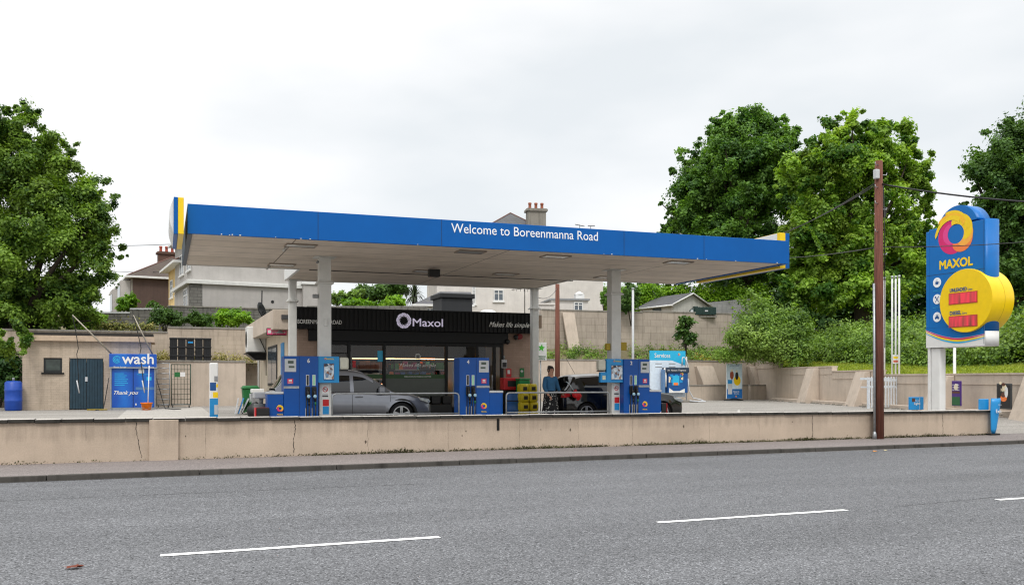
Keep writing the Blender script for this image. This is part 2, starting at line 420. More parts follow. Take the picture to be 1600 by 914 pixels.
# ------------------------------------------------------------------ ground, road, footpath
ROAD_Z, PATH_Z = -.33, -.24
ROAD = tarmac('road surface', '1a1b1d', '98999c', patch=.16, cell=80)
FORE = tarmac('forecourt surface', '6a6661', 'b5b0a8', patch=.18, cell=60)
PATHM = tarmac('footpath surface', '5d5755', '9d9490', patch=.12, cell=70)
EARTH = pm('bare earth', '6a6247', .95, var=.3, scale=.8, bump=.5, bscale=8)
GRASSM = pm('lawn base', '7a8632', .95, var=.3, scale=.7, bump=.6, bscale=30)

b = MB(); b.box(-500, 600, -300, 700, -1.4, -.42); struct(b.build('ground', EARTH))
b = MB(); b.poly([(-200, -9, ROAD_Z), (260, -9, ROAD_Z), (260, 17.2, ROAD_Z), (-200, 16.8, ROAD_Z)]); struct(b.build('road', ROAD))
def kerb_y(x): return 16.62 + .0135 * max(min(x, 60), -20)
b = MB()
xs = [-60, -30] + [i * 1.5 for i in range(-12, 30)] + [60, 120]
for a, c in zip(xs[:-1], xs[1:]):
    ya, yc = kerb_y(a) + .13, kerb_y(c) + .13
    b.add([(a, ya, PATH_Z), (c, yc, PATH_Z), (c, 19.3, PATH_Z), (a, 19.3, PATH_Z)], [(0, 1, 2, 3)])
    b.add([(a, ya, PATH_Z), (a, ya, -.4), (c, yc, -.4), (c, yc, PATH_Z)], [(0, 1, 2, 3)])
struct(b.build('footpath', PATHM))
KERBM = rendered('old kerb stone', '4c4945', stain='1a1917', stainamt=.9)
b = MB()
x = -30.0
while x < 48:
    L = random.choice([.9, 1.2, 1.8, 2.4]); g = .012
    z1 = PATH_Z + .004 + random.uniform(-.004, .004)
    p = [(x, kerb_y(x)), (x + L - g, kerb_y(x + L)), (x + L - g, kerb_y(x + L) + .125), (x, kerb_y(x) + .125)]
    b.hexa([(q[0], q[1], -.42) for q in p], [(q[0], q[1] + (.012 if i < 2 else 0), z1) for i, q in enumerate(p)])
    x += L
struct(b.build('kerb', KERBM, bev=.012))
# damp gutter band along the kerb
GUT = tarmac('gutter surface', '4a4a4b', 'a5a3a0', patch=.1, cell=90)
b = MB(); b.poly([(-60, kerb_y(-60) - .28, ROAD_Z + .004), (48, kerb_y(48) - .25, ROAD_Z + .004), (48, kerb_y(48) + .01, ROAD_Z + .004), (-60, kerb_y(-60) + .01, ROAD_Z + .004)])
struct(b.build('road_gutter', GUT))
# centre line dashes
m, nt, ns, ls, bb = mk('worn road paint')
tc = N(ns, 'ShaderNodeTexCoord'); no = N(ns, 'ShaderNodeTexNoise', Scale=45.0, Detail=6.0, Roughness=.75); ls.new(tc.outputs['Object'], no.inputs[0])
cr = N(ns, 'ShaderNodeValToRGB'); cr.color_ramp.elements[0].position = .28; cr.color_ramp.elements[0].color = lin('77777a'); cr.color_ramp.elements[1].position = .38; cr.color_ramp.elements[1].color = lin('eeeeec')
ls.new(no.outputs[0], cr.inputs[0]); ls.new(cr.outputs[0], bb.inputs['Base Color']); bb.inputs['Roughness'].default_value = .6
LINEM = m
k = 0
for x0 in [-21.9, -16.45, -10.95, -5.5, -.03, 5.42, 10.85, 16.3, 21.8, 27.2]:
    b = MB(); n = 26; top = []; bot = []
    for i in range(n + 1):
        xx = x0 + (2.78 if x0 > -1 else 2.8) * i / n
        top.append((xx, 9.26 + random.uniform(-.006, .006), ROAD_Z + .006)); bot.append((xx, 9.155 + random.uniform(-.006, .006), ROAD_Z + .006))
    b.add(bot + top, [(i, i + 1, n + 2 + i, n + 1 + i) for i in range(n)])
    o = b.build('road_marking', LINEM); struct(o); o['group'] = 'white centre line dashes'
# tarmac joint: long thin seam in the road
CRACK = pm('crack filler', '1b1a19', .95, var=.2)
def crack(pts, wid, name='crack', parent=None, mat=None, zoff=0):
    b = MB(); L = []; Rr = []
    for i, p in enumerate(pts):
        w = wid * random.uniform(.4, 1.2); L.append((p[0], p[1] - w, p[2])); Rr.append((p[0], p[1] + w, p[2]))
    n = len(pts); b.add(L + Rr, [(i, i + 1, n + i + 1, n + i) for i in range(n - 1)])
    return b.build(name, mat or CRACK, parent)
y = 14.2; pts = []
for i in range(120):
    pts.append((-8 + i * .1, y + random.uniform(-.012, .012), ROAD_Z + .005)); y -= .0016
o = crack(pts, .008, 'road_crack'); struct(o)
y = 12.55; pts = []
for i in range(90):
    pts.append((9 + i * .12, 9.2 + i*.014 + random.uniform(-.015, .015), ROAD_Z + .005))
o = crack(pts, .007, 'road_crack'); struct(o)

# forecourt sheet with the ramp down to the exit
def sm(t): t = max(0, min(1, t)); return t * t * (3 - 2 * t)
def fz(x, y): return -.236 * sm((x - 20.0) / 2.3) * sm((26.5 - y) / 7.5)
b = MB(); xs = [-60, -30, -12] + list(range(-10, 19, 3)) + [19.5 + i * .5 for i in range(12)] + [26.5, 29, 32, 36, 40]
ys = [19.16, 19.6, 20.2, 21, 22, 23, 24, 25, 26, 27, 30, 34, 38, 42, 46, 51]
nx = len(xs)
b.add([(xx, yy, fz(xx, yy)) for yy in ys for xx in xs], [(j*nx+i, j*nx+i+1, (j+1)*nx+i+1, (j+1)*nx+i) for j in range(len(ys)-1) for i in range(nx-1)], sm=True)
struct(b.build('forecourt', FORE))
# paler concrete bay by the car wash
CONCP = tarmac('concrete paving', '8f8b84', 'c0bbb2', patch=.1, cell=30)
b = MB(); b.poly([(-1.5, 19.4, .005), (1.7, 19.4, .005), (1.7, 46.6, .005), (-1.5, 46.6, .005)]); struct(b.build('concrete_apron', CONCP))
# faded bay lines on the forecourt
b = MB()
for (x0, y0, x1, y1) in [(19.2, 27, 23.5, 33), (20.5, 31.5, 27, 31.9)]:
    d = Vector((x1 - x0, y1 - y0, 0)).normalized(); n_ = Vector((-d.y, d.x, 0)) * .05
    b.poly([(x0 - n_.x, y0 - n_.y, .006), (x1 - n_.x, y1 - n_.y, .006), (x1 + n_.x, y1 + n_.y, .006), (x0 + n_.x, y0 + n_.y, .006)])
o = b.build('bay_marking', pm('faded line paint', 'b9b6b0', .8, var=.3, scale=20)); struct(o)

# ------------------------------------------------------------------ front wall
WX1 = 22.15
def ctop(x): return .60 - .0056 * (x + 3)
wall = thing('front_wall', 'low beige rendered wall with dark coping along the footpath', 'wall', (0, 19, PATH_Z))
b = MB(True)
xs = [-26 + i * 1.0 for i in range(48)] + [WX1]
for y, yy in ((19.0, 19.22),):
    n = len(xs)
    vs = [(x, y, -.5) for x in xs] + [(x, y, ctop(x) - .06) for x in xs] + [(x, yy, ctop(x) - .06) for x in xs] + [(x, yy, -.5) for x in xs]
    fs = []
    for i in range(n - 1):
        fs += [(i, i+1, n+i+1, n+i), (n+i, n+i+1, 2*n+i+1, 2*n+i), (2*n+i, 2*n+i+1, 3*n+i+1, 3*n+i)]
    fs += [(0, n, 2*n, 3*n), (n-1, 4*n-1, 3*n-1, 2*n-1)]
    b.add(vs, fs)
b.build('rendered_face', BEIGE, wall)
b = MB(True); xa, xb = U(233, 18.93), U(279, 18.93)
b.box(xa, xb, 18.92, 18.998, -.5, ctop(xa) - .03); b.build('pier', BEIGE, wall, bev=.012)
x = -26
bc, bt = MB(True), MB(True)
while x < WX1 - .1:
    L = min(random.uniform(.42, .62), WX1 + .03 - x); z = ctop(x) + random.uniform(-.004, .004)
    j = random.uniform(-.008, .008)
    bc.box(x, x + L - .012, 18.95 + j, 19.28, z - .065, z)
    bt.box(x + .004, x + L - .016, 18.965 + j, 19.27, z, z + .004)
    x += L
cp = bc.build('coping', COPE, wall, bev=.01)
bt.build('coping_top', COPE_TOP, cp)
# hairline cracks in the render
for px in (134, 213, 322, 461, 576, 700, 905, 989, 1270, 1473, 1527, 812, 1108, 1186):
    x = U(px, 19); pts = []; z0 = ctop(x) - .07; z = z0; full = px in (213, 461, 576, 905, 1270, 1473)
    z1 = -.2 if full or random.random() < .4 else random.uniform(-.1, .3)
    wd = .008 if px in (213, 461, 1473, 1270) else .0025
    L, Rr = [], []; amp = .018 if full else .003; xx = x
    while z > z1:
        xx += random.uniform(-amp, amp); w = wd * random.uniform(.3, 1); L.append((xx - w, 18.997, z)); Rr.append((xx + w, 18.997, z)); z -= .035
    if len(L) > 2:
        b = MB(True); n = len(L); b.add(L + Rr, [(i, i+1, n+i+1, n+i) for i in range(n - 1)]); b.build('crack', CRACK, wall)
# drain slot with black streak, small blemishes
b = MB(True); x = U(778, 19); b.box(x - .03, x + .035, 18.985, 18.999, .20, .46); b.build('drain_slot', DARK, wall, bev=.01)
b = MB(True)
for px, z, r in ((571, .02, .03), (722, .1, .02), (845, .2, .02), (891, .18, .03), (1068, .2, .035), (290, .22, .015), (1238, .25, .02), (728, .2, .02)):
    x = U(px, 19); pl = [(x + r * random.uniform(.4, 1) * math.cos(t), 18.9965, z + 1.5 * r * random.uniform(.4, 1) * math.sin(t)) for t in np.linspace(0, 6.28, 9)[:-1]]
    b.poly(pl)
b.build('chipped_patch', pm('bare chipped patch', '5c5044', .9), wall)
# moss clumps along the foot of the wall and of the pole
MOSS = leafmat('moss', '20230f', '4c4a22', .1, hueamt=.1)
def leafmesh(name, P, Nn, S, tone, mat, parent=None, asp=.62, world=False):
    """one rhombus per leaf: P centres, Nn normals, S sizes"""
    n = len(P); Nn = Nn / np.maximum(np.linalg.norm(Nn, axis=1, keepdims=True), 1e-6)
    a = rng.normal(size=(n, 3)); a -= Nn * (a * Nn).sum(1, keepdims=True); a /= np.maximum(np.linalg.norm(a, axis=1, keepdims=True), 1e-6)
    c = np.cross(Nn, a); S = S[:, None]
    bend = Nn * S * .18
    v = np.stack([P - a * S, P + c * S * asp - bend * rng.random((n, 1)), P + a * S - bend, P - c * S * asp], 1).reshape(-1, 3)
    if parent is not None and world: v = v - np.array(OFF[parent.name])
    me = bpy.data.meshes.new(name); me.vertices.add(4 * n); me.vertices.foreach_set('co', v.astype(np.float32).reshape(-1))
    me.loops.add(4 * n); me.loops.foreach_set('vertex_index', np.arange(4 * n, dtype=np.int32))
    me.polygons.add(n); me.polygons.foreach_set('loop_start', np.arange(0, 4 * n, 4, dtype=np.int32)); me.polygons.foreach_set('loop_total', np.full(n, 4, dtype=np.int32))
    at = me.attributes.new('tone', 'FLOAT', 'FACE'); at.data.foreach_set('value', np.clip(tone, 0, 1).astype(np.float32))
    me.materials.append(mat); me.update(calc_edges=True)
    o = bpy.data.objects.new(name, me); C.objects.link(o)
    if parent is not None: o.parent = parent; OFF[o.name] = OFF.get(parent.name, (0, 0, 0))
    return o
n = 17000
xx = rng.uniform(-6, 22, n); dens = np.interp(xx, [-6, 2.0, 2.4, 8, 22], [.1, .15, .9, 1, .9])
nz = np.sin(xx * 1.7) + np.sin(xx * 4.1 + 1) * .6 + np.sin(xx * 9.3) * .4
keep = rng.random(n) < dens * (.55 + .25 * nz); xx = xx[keep]; n = len(xx)
hh = np.abs(rng.normal(0, 1, n)) * (.022 + .012 * np.clip(nz[keep], 0, 2))
P = np.stack([xx, 18.985 - rng.random(n) * .05, PATH_Z + .005 + hh], 1)
o = leafmesh('moss', P, rng.normal(size=(n, 3)) + np.array([0, -1, 1.0]), rng.uniform(.008, .022, n), rng.random(n), MOSS)
tag(o, kind='stuff')
# fallen leaves on the road
def fallen(px, y, mat, label, s=.07):
    x = U(px, y); b = MB(); pl = []
    for i in range(14):
        t = i / 14 * 2 * math.pi; r = s * (1 if i % 2 else .55) * (1.5 if i in (3, 11) else 1)
        pl.append((x + r * math.cos(t) * 1.4, y + r * math.sin(t) * .8, ROAD_Z + .012 + .02 * abs(math.sin(t * 1.5))))
    b.poly(pl); o = b.build('fallen_leaf', mat); tag(o, label, 'leaf')
fallen(115, 8.86, pm('brown dry leaf', '6b2f18', .8), 'curled brown dead leaf lying on the road')
fallen(1366, 16.3, pm('orange leaf', 'e08a1c', .7), 'orange leaf lying in the gutter near the wooden pole', .06)
fallen(1383, 16.4, pm('pale leaf', 'cdbd8c', .7), 'pale straw coloured leaf lying in the gutter', .045)

# ------------------------------------------------------------------ canopy
CX0, CX1, CY0, CY1 = .48, 16.25, 20.5, 26.3
EX0, EX1, EY1 = 3.6, 12.3, 29.4
ZS, ZT = 4.51, 5.13
def cz(x): return .075 * (x - CX0) / (CX1 - CX0)
can = thing('fuel_canopy', 'flat petrol station canopy with deep blue front edge over the pumps', 'canopy', (8, 23.4, 0))
def fascia(name, x0, x1, y0, y1, zb, zt, mat=PAINT_BLUE):
    b = MB(True); b.hexa([(x0, y0, zb + cz(x0)), (x1, y0, zb + cz(x1)), (x1, y1, zb + cz(x1)), (x0, y1, zb + cz(x0))],
                         [(x0, y0, zt + cz(x0)), (x1, y0, zt + cz(x1)), (x1, y1, zt + cz(x1)), (x0, y1, zt + cz(x0))])
    return b.build(name, mat, can, bev=.006)
ff = fascia('front_fascia', CX0, CX1, CY0, CY0 + .08, ZS - .02, ZT)
NAVY = pm('dark blue flashing', '223448', .5)
fascia('end_fascia', CX0 - .003, CX0 + .10, CY0 + .083, CY1, ZS - .03, ZT - .03, NAVY)
fascia('end_fascia', CX1 - .10, CX1 + .003, CY0 + .083, CY1, ZS - .03, ZT - .03, PAINT_BLUE)
fascia('rear_fascia', CX0 + .11, EX0, CY1 - .08, CY1, ZS - .02, ZT - .03, OFFWHITE)
fascia('rear_fascia', EX1, CX1 - .11, CY1 - .08, CY1, ZS - .02, ZT - .03, OFFWHITE)
fascia('rear_fascia', EX0, EX1, EY1 - .08, EY1, ZS - .02, ZT - .03, OFFWHITE)
fascia('rear_fascia', EX0, EX0 + .08, CY1 + .003, EY1 - .083, ZS - .02, ZT - .03, WHITE)
fascia('rear_fascia', EX1 - .08, EX1, CY1 + .003, EY1 - .083, ZS - .02, ZT - .03, OFFWHITE)
# panel seams and small paint chips along the front fascia
b = MB(True)
for px in (497, 690, 975, 1100):
    x = U(px, 20.5); b.box(x - .004, x + .004, 20.494, 20.499, ZS, ZT + cz(x) - .01)
b.build('seam', NAVY, can)
b = MB(True)
for px in (345, 356, 363, 372, 428, 466, 484, 652, 943, 952, 1088, 1101, 1150, 1213):
    x = U(px + random.uniform(-3, 3), 20.5); b.box(x, x + random.uniform(.015, .04), 20.493, 20.498, ZS + cz(x) - .015, ZS + cz(x) + random.uniform(-.005, .012))
b.build('chipped_paint', OFFWHITE, can)
# soffit
m, nt, ns, ls, bb = mk('soffit boards')
tc = N(ns, 'ShaderNodeTexCoord'); mp = N(ns, 'ShaderNodeMapping'); ls.new(tc.outputs['Object'], mp.inputs[0])
br = N(ns, 'ShaderNodeTexBrick'); br.offset = .0; br.inputs['Scale'].default_value = 1
br.inputs['Brick Width'].default_value = 5.2; br.inputs['Row Height'].default_value = .95; br.inputs['Mortar Size'].default_value = .014
br.inputs['Color1'].default_value = lin('dfd2c4'); br.inputs['Color2'].default_value = lin('d6c9ba'); br.inputs['Mortar'].default_value = lin('6a6058')
ls.new(mp.outputs[0], br.inputs[0])
no = N(ns, 'ShaderNodeTexNoise', Scale=1.4, Detail=6.0, Roughness=.65); ls.new(tc.outputs['Object'], no.inputs[0])
mr = N(ns, 'ShaderNodeMapRange'); mr.inputs['From Min'].default_value = .3; mr.inputs['From Max'].default_value = .7; mr.inputs['To Min'].default_value = .84; mr.inputs['To Max'].default_value = 1.08; ls.new(no.outputs[0], mr.inputs[0])
vm = N(ns, 'ShaderNodeVectorMath', _operation='SCALE'); ls.new(br.outputs[0], vm.inputs[0]); ls.new(mr.outputs[0], vm.inputs['Scale']); ls.new(vm.outputs[0], bb.inputs['Base Color'])
bb.inputs['Roughness'].default_value = .7
SOFF = m
b = MB(True)
def zc(x, d=0): return ZS + cz(x) + d
def slab(x0, x1, y0, y1):
    b.hexa([(x0, y0, zc(x0)), (x1, y0, zc(x1)), (x1, y1, zc(x1)), (x0, y1, zc(x0))], [(x0, y0, zc(x0, .15)), (x1, y0, zc(x1, .15)), (x1, y1, zc(x1, .15)), (x0, y1, zc(x0, .15))])
slab(CX0 + .1, CX1 - .1, CY0 + .08, CY1 - .08); slab(EX0 + .08, EX1 - .08, CY1 - .079, EY1 - .08)
b.build('soffit', SOFF, can)
b = MB(True)
b.box(CX0 + .12, CX1 - .12, CY0 + .1, CY1 - .1, ZS + .3, ZS + .36); b.box(EX0 + .1, EX1 - .1, CY1 - .099, EY1 - .1, ZS + .3, ZS + .36)
b.build('deck', STEEL, can)
b = MB(True)
b.tube([(3.9, 26.1, ZS - .02), (12.2, 26.0, ZS - .02)], .012, 5)
b.build('cable_run', BLACK, can)
# recessed lights
LENS = pm('light diffuser', 'c9cac6', .25, var=.1)
FRAMEL = pm('pressed light frame', '96897c', .5)
k = 0
for px, py, on in ((470, 384, 1), (440, 414, 1), (735, 395, 0), (665, 425, 1), (868, 403, 1), (790, 430, 1), (1060, 413, 1), (948, 436, 1)):
    Z = (ZS - EYE) * F / (HOR - py); x, y = W(px, Z)
    fr = MB(True); z = zc(x)
    w, d = .36, .24
    for (a0, a1, c0, c1) in ((-w, w, -d, -d + .03), (-w, w, d - .03, d), (-w, -w + .03, -d + .031, d - .031), (w - .03, w, -d + .031, d - .031)):
        fr.box(x + a0, x + a1, y + c0, y + c1, z - .03, z - .004)
    lf = fr.build('light_fitting', FRAMEL, can, bev=.004)
    g = MB(True); g.box(x - w + .031, x + w - .031, y - d + .031, y + d - .031, z - .02, z - .006); g.build('diffuser', LENS if on else GREY, lf)
    if on and px in (470, 440):
        g = MB(True); g.tube([(x - w + .06, y + d + .05, z - .004), (x - w - .02, y + d + .02, z - .12)], .03, 6); g.build('patch_plate', OFFWHITE, lf)
# black camera pod
x, y = W(678, 23.6 + 2.0)
b = MB(True); b.box(x - .16, x + .16, y - .1, y + .1, ZS - .24, ZS - .02); b.build('camera_pod', BLACK, can, bev=.02)
# columns
def column(x, y, w, label):
    t = thing('canopy_column', label, 'column', (x, y, 0), group='white steel columns holding up the canopy')
    h = w / 2
    b = MB(); b.box(-h, h, -h, h, .0, 3.84); b.box(-h + .003, h - .003, -h + .003, h - .003, 3.9, ZS + cz(x) - .022); b.build('shaft', OFFWHITE, t, bev=.012)
    b = MB(); b.box(-h - .06, h + .06, -h - .06, h + .06, 3.82, 3.86)
    b.box(-h - .03, h + .03, -h - .03, h + .03, 3.863, 3.9); b.build('collar', OFFWHITE, t, bev=.008)
    b = MB(); b.box(-h - .12, h + .12, -h - .12, h + .12, ZS + cz(x) - .02, ZS + cz(x) - .004); b.build('head_plate', OFFWHITE, t)
    return t
col1 = column(3.90, 23.5, .31, 'thick white canopy column beside the pump numbered 6')
col2 = column(12.36, 23.5, .31, 'thick white canopy column beside the pump numbered 2')
c3 = column(U(457, 29.2), 29.2, .24, 'thinner white column at the left corner of the shop front')
c4 = column(U(835, 29.3), 29.3, .24, 'thinner white column at the right corner of the shop front')
# signs on the two front columns
def column_signs(t, key):
    b = MB(); b.box(-.10, .09, -.162, -.157, .86, 1.22); s = b.build('no_smoking_sign', WHITE, t)
    b = MB(); cx, cz_ = -.005, 1.09; ring(b, cx, cz_, .068, .05, -.166, 24); b.tube([(cx - .04, -.166, cz_ + .04), (cx + .04, -.166, cz_ - .04)], .007, 4); b.build('prohibition_ring', RED, s)
    b = MB(); b.box(-.05, .03, -.166, -.1625, 1.082, 1.098); b.box(-.08, .07, -.166, -.1625, .90, .93); b.box(-.08, .07, -.166, -.1625, .95, .965); b.build('print', BLACK, s)
    b = MB(); b.box(-.08, .10, -.162, -.157, .43, .85); s = b.build('safety_notice', WHITE, t)
    b = MB(); b.box(-.07, .09, -.166, -.1625, .66, .83); b.build('red_print', RED, s)
    b = MB(); b.box(-.07, .09, -.166, -.1625, .45, .65); b.build('blue_print', TEAL, s)
def ring(b, cx, cz_, r1, r0, y, n=24, a0=0, a1=360, mi=0, axis='y'):
    vs = []; full = abs(a1 - a0) >= 360
    m = n if full else n + 1
    for i in range(m):
        t = R(a0 + (a1 - a0) * i / n)
        for r in (r0, r1): vs.append((cx + r * math.cos(t), y, cz_ + r * math.sin(t)))
    fs = [(2*i, 2*i+1, (2*i+3) % (2*m), (2*i+2) % (2*m)) for i in range(n)]
    b.add(vs, fs, mi)
column_signs(col1, 1); column_signs(col2, 2)
b = MB(); b.box(-.03, .05, -.2, -.157, 2.72, 2.92); b.build('alarm_light', OFFWHITE, col1, bev=.01)
b = MB(); b.tube([(-.17, -.05, 4.4), (-.2, -.1, 4.36)], .03); b.build('sensor', GREY, col1)
b = MB(); b.box(-.31, -.16, -.1, .02, 3.45, 3.55); b.build('camera', GREY, col1, bev=.02)
b = MB(); b.box(.16, .36, -.12, .0, 2.2, 2.44); b.box(.18, .34, -.121, -.119, 2.26, 2.4); b.build('emergency_stop', pm('olive yellow box', 'a88f12', .5), col2, bev=.02)
b = MB(); b.box(-.3, -.16, -.1, .02, 2.2, 2.4); b.build('emergency_stop', pm('olive yellow box', 'a88f12', .5), col2, bev=.02)
# welcome lettering
LETW = pm('white lettering', 'f2f4f6', .4, var=0)
xa, xb = U(705, 20.5), U(934, 20.5)
text('Welcome to Boreenmanna Road', xa, 4.86, xb - xa, LETW, ff, y=20.497, h=.235, bold=.002, world=True)
ff.children[-1].rotation_euler = (R(90), R(-.27), 0)

# swirl emblem (crescent blades); generic helper, drawn in the x-z plane
def blade(b, a0, a1, R0, R1, r0, r1, cx, cz_, y, mi=0, n=18, tip=.0):
    out, inn = [], []
    for i in range(n + 1):
        t = i / n; a = R(a0 + (a1 - a0) * t)
        ro = R0 + (R1 - R0) * t; ri = r0 + (r1 - r0) * t
        if t > 1 - 1e-6 or i == 0: ro = ri = (ro + ri) / 2 if i else ri
        out.append((cx + ro * math.cos(a), y, cz_ + ro * math.sin(a))); inn.append((cx + ri * math.cos(a), y, cz_ + ri * math.sin(a)))
    vs = out + inn; m = n + 1
    b.add(vs, [(i, i + 1, m + i + 1, m + i) for i in range(n)], mi)
def emblem(parent, cx, cz_, rad, y, name='emblem', world=False, cols=None, st=1.0):
    b = MB(world); r = rad
    def cres(a0, a1, ri, T, y_, mi, p=.7, n=28):
        out, inn = [], []
        for i in range(n + 1):
            t = i / n; a = R(a0 + (a1 - a0) * t); ro = ri + T * max(0, math.sin(math.pi * t)) ** p
            out.append((cx + r * ro * math.cos(a), y_, cz_ + r * ro * math.sin(a))); inn.append((cx + r * ri * math.cos(a), y_, cz_ + r * ri * math.sin(a)))
        b.add(out + inn, [(i, i + 1, n + 2 + i, n + 1 + i) for i in range(n)], mi)
    cres(95, 318, .42, .52, y, 0, .6); cres(105, 250, .42, .26, y - .0015, 5, .8)
    cres(248, 400, .42, .50, y - .003, 1, .6); cres(285, 430, .42, .46, y - .0045, 2, .7); cres(322, 480, .42, .50, y - .006, 3, .6)
    k = 0
    for a0, a1, mi in ((10, 122, 3), (38, 150, 4), (66, 184, 3)):
        k += 1; blade(b, a0, a1, r * .70, r * 1.12, r * .46, r * 1.0, cx, cz_, y - .0075 - .0015 * k, mi)
    return b.build(name, cols or [MAGENTA, ORANGE, PEACH, YELLOW, YELLOW2, MAGENTA2], parent, fix=False)
YELLOW2 = pm('deeper yellow print', 'f9bd1a', .4, var=.02); MAGENTA2 = pm('pale magenta print', 'e2408c', .4, var=.02)
# end sign boxes on the canopy
def end_sign(x0, x1, y0, y1, z0, z1, label, left):
    t = thing('canopy_end_sign', label, 'sign', ((x0 + x1) / 2, y0, z0))
    xm = x0 + (x1 - x0) * (.42 if left else .58)
    b = MB(True); b.box(x0, xm - .002 if left else xm - .002, y0, y1, z0, z1); b.build('outer_band', PAINT_BLUE if left else YELLOW, t, bev=.008)
    b = MB(True); b.box(xm, x1, y0 + .004, y1, z0 + .004, z1 - .002); b.build('inner_band', YELLOW if left else PAINT_BLUE, t, bev=.008)
    b = MB(True)
    xo = x0 if left else x1; d = -1 if left else 1
    pts = [(xo + d * (.003 + (.09 if left else .03) * math.sin(math.pi * i / 10)), z0 + .03 + (z1 - z0 - .06) * i / 10) for i in range(11)]
    b.prism(pts, 'y', y0 + .05, y1 - .05); b.build('face_panel', WHITE, t)
    if not left:
        b = MB(True); b.box(x0 - .012, x0 - .003, y0 + .12, y1, z0 + .12, z1 - .01); b.build('back_panel', WHITE, t)
    return t
end_sign(.20, .40, 20.2, 22.6, 4.42, 5.2, 'blue and yellow box sign on the left end of the canopy', True)
t = end_sign(16.27, 16.60, 20.9, 25.2, 4.50, 5.50, 'yellow and blue box sign rising above the right end of the canopy', False)
# ------------------------------------------------------------------ shop
SX0, SX1, SY0, SY1 = 3.83, 12.46, 30.1, 40.5
WALLW = pm('cream side wall', 'c9bba6', .85, var=.12, scale=2, bump=.2)
BLACKCLAD = pm('black ribbed cladding', '0a0b0c', .5, var=.15, scale=4, spec=.3)
shop = thing('filling_station_shop', 'single storey filling station shop with black ribbed sign band', 'shop', (SX0, SY0, 0))
b = MB(True)
xl = U(498, SY0); xr = U(784, SY0)
b.box(SX0, xl, SY0, SY0 + .25, 0, 3.3); b.build('brick_pilaster', BRICK_T, shop)
b = MB(True); b.box(xr, SX1, SY0, SY0 + .25, 0, 3.3); b.build('brick_pilaster', BRICK_T, shop)
b = MB(True); b.box(SX0, SX0 + .25, SY0 + .251, SY1, 0, 3.3); b.box(SX1 - .25, SX1, SY0 + .251, SY1, 0, 3.3); b.box(SX0 + .25, SX1 - .25, SY1 - .25, SY1, 0, 3.3); b.build('wall', WALLW, shop)
b = MB(True); b.box(SX0 - .25, SX1, SY0 - .2, SY1 + .2, 3.31, 3.45); b.build('roof', pm('roof felt', '4a4a4c', .9), shop)
b = MB(True); xb0 = 3.32
b.box(xb0, SX0 - .001, SY0 - .12, SY1, 2.98, 3.62); b.box(SX0, SX0 + .3, SY0 - .12, SY0 + .3, 2.98, 3.62); b.build('side_fascia', BEIGE_BANK, shop, bev=.01)
# ribbed black band
x0, x1 = U(461, 29.75), SX1 + .02
b = MB(True); b.box(x0, x1, 29.80, 30.09, 3.0, 3.68)
x = x0
while x < x1 - .05:
    b.box(x, x + .075, 29.765, 29.799, 3.0, 3.68); x += .15
band = b.build('sign_band', BLACKCLAD, shop)
b = MB(True); b.box(x0 - .01, x1 + .01, 29.755, 30.12, 3.683, 3.72); b.build('band_capping', BLACKM, shop)
b = MB(True); b.box(xl - .35, xr + .2, 29.98, 30.098, 2.62, 2.995); b.build('shutter_box', BLACKM, shop, bev=.01)
SL = pm('silver lettering', 'efefea', .4, var=0)
WL = pm('pale lettering with added glow', 'ece6f6', .4, var=0, emit='d9d0ee', estr=.32)  # glow added to brighten the letters and logo in the canopy shade
xa = U(465, 29.75); text('BOREENMANNA ROAD', xa, ZP(500, 506, 29.75), U(534, 29.75) - xa, SL, band, y=29.75, h=.14, bold=.004, world=True)
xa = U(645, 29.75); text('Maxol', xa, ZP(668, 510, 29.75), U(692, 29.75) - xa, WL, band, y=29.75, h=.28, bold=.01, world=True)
xa = U(764, 29.75); text('Makes life simple', xa, ZP(795, 511, 29.75), U(827, 29.75) - xa, SL, band, y=29.75, h=.18, shear=.45, bold=.008, world=True)
def ringlogo(parent, cx, cz_, r, y, mat, nb=9):
    b = MB(True)
    for k in range(nb):
        a = k * 360 / nb
        for i, q in enumerate((0, .11)):
            blade(b, a + i * 14, a + i * 14 + 135, r * (.50 + q), r * 1.0, r * (.46 + q), r * (.90), cx, cz_, y - .001 * k - .0004 * i)
    return b.build('emblem', mat, parent, fix=False)
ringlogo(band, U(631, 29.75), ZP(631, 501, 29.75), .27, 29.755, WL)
# shop front glazing
GZ0, GZ1 = .1, 2.6
b = MB(True); xs_ = [xl, U(545, 30.1), U(600, 30.1), U(697, 30.1), U(745, 30.1), U(772, 30.1), xr]
for x in xs_: b.box(x - .05, x + .05, 30.04, 30.16, 0, 2.62)
ws = [xs_[0], xs_[-1]]
for a, c in zip(xs_[:-1], xs_[1:]):
    b.box(a + .05, c - .05, 30.05, 30.15, 2.50, 2.62); b.box(a + .05, c - .05, 30.05, 30.15, 0, .38 if a < xs_[4] - .1 else .1)
sf = b.build('shop_front_frame', BLACKM, shop, bev=.006)
b = MB(True); b.box(xs_[0] + .05, xs_[1] - .05, 30.05, 30.14, 2.2, 2.24); b.build('transom', BLACKM, sf)
for a, c in zip(xs_[:-1], xs_[1:]):
    b = MB(True); b.poly([(a + .05, 30.1, .3), (c - .05, 30.1, .3), (c - .05, 30.1, 2.5), (a + .05, 30.1, 2.5)]); b.build('window_glass', GLASS, sf)
gl = sf
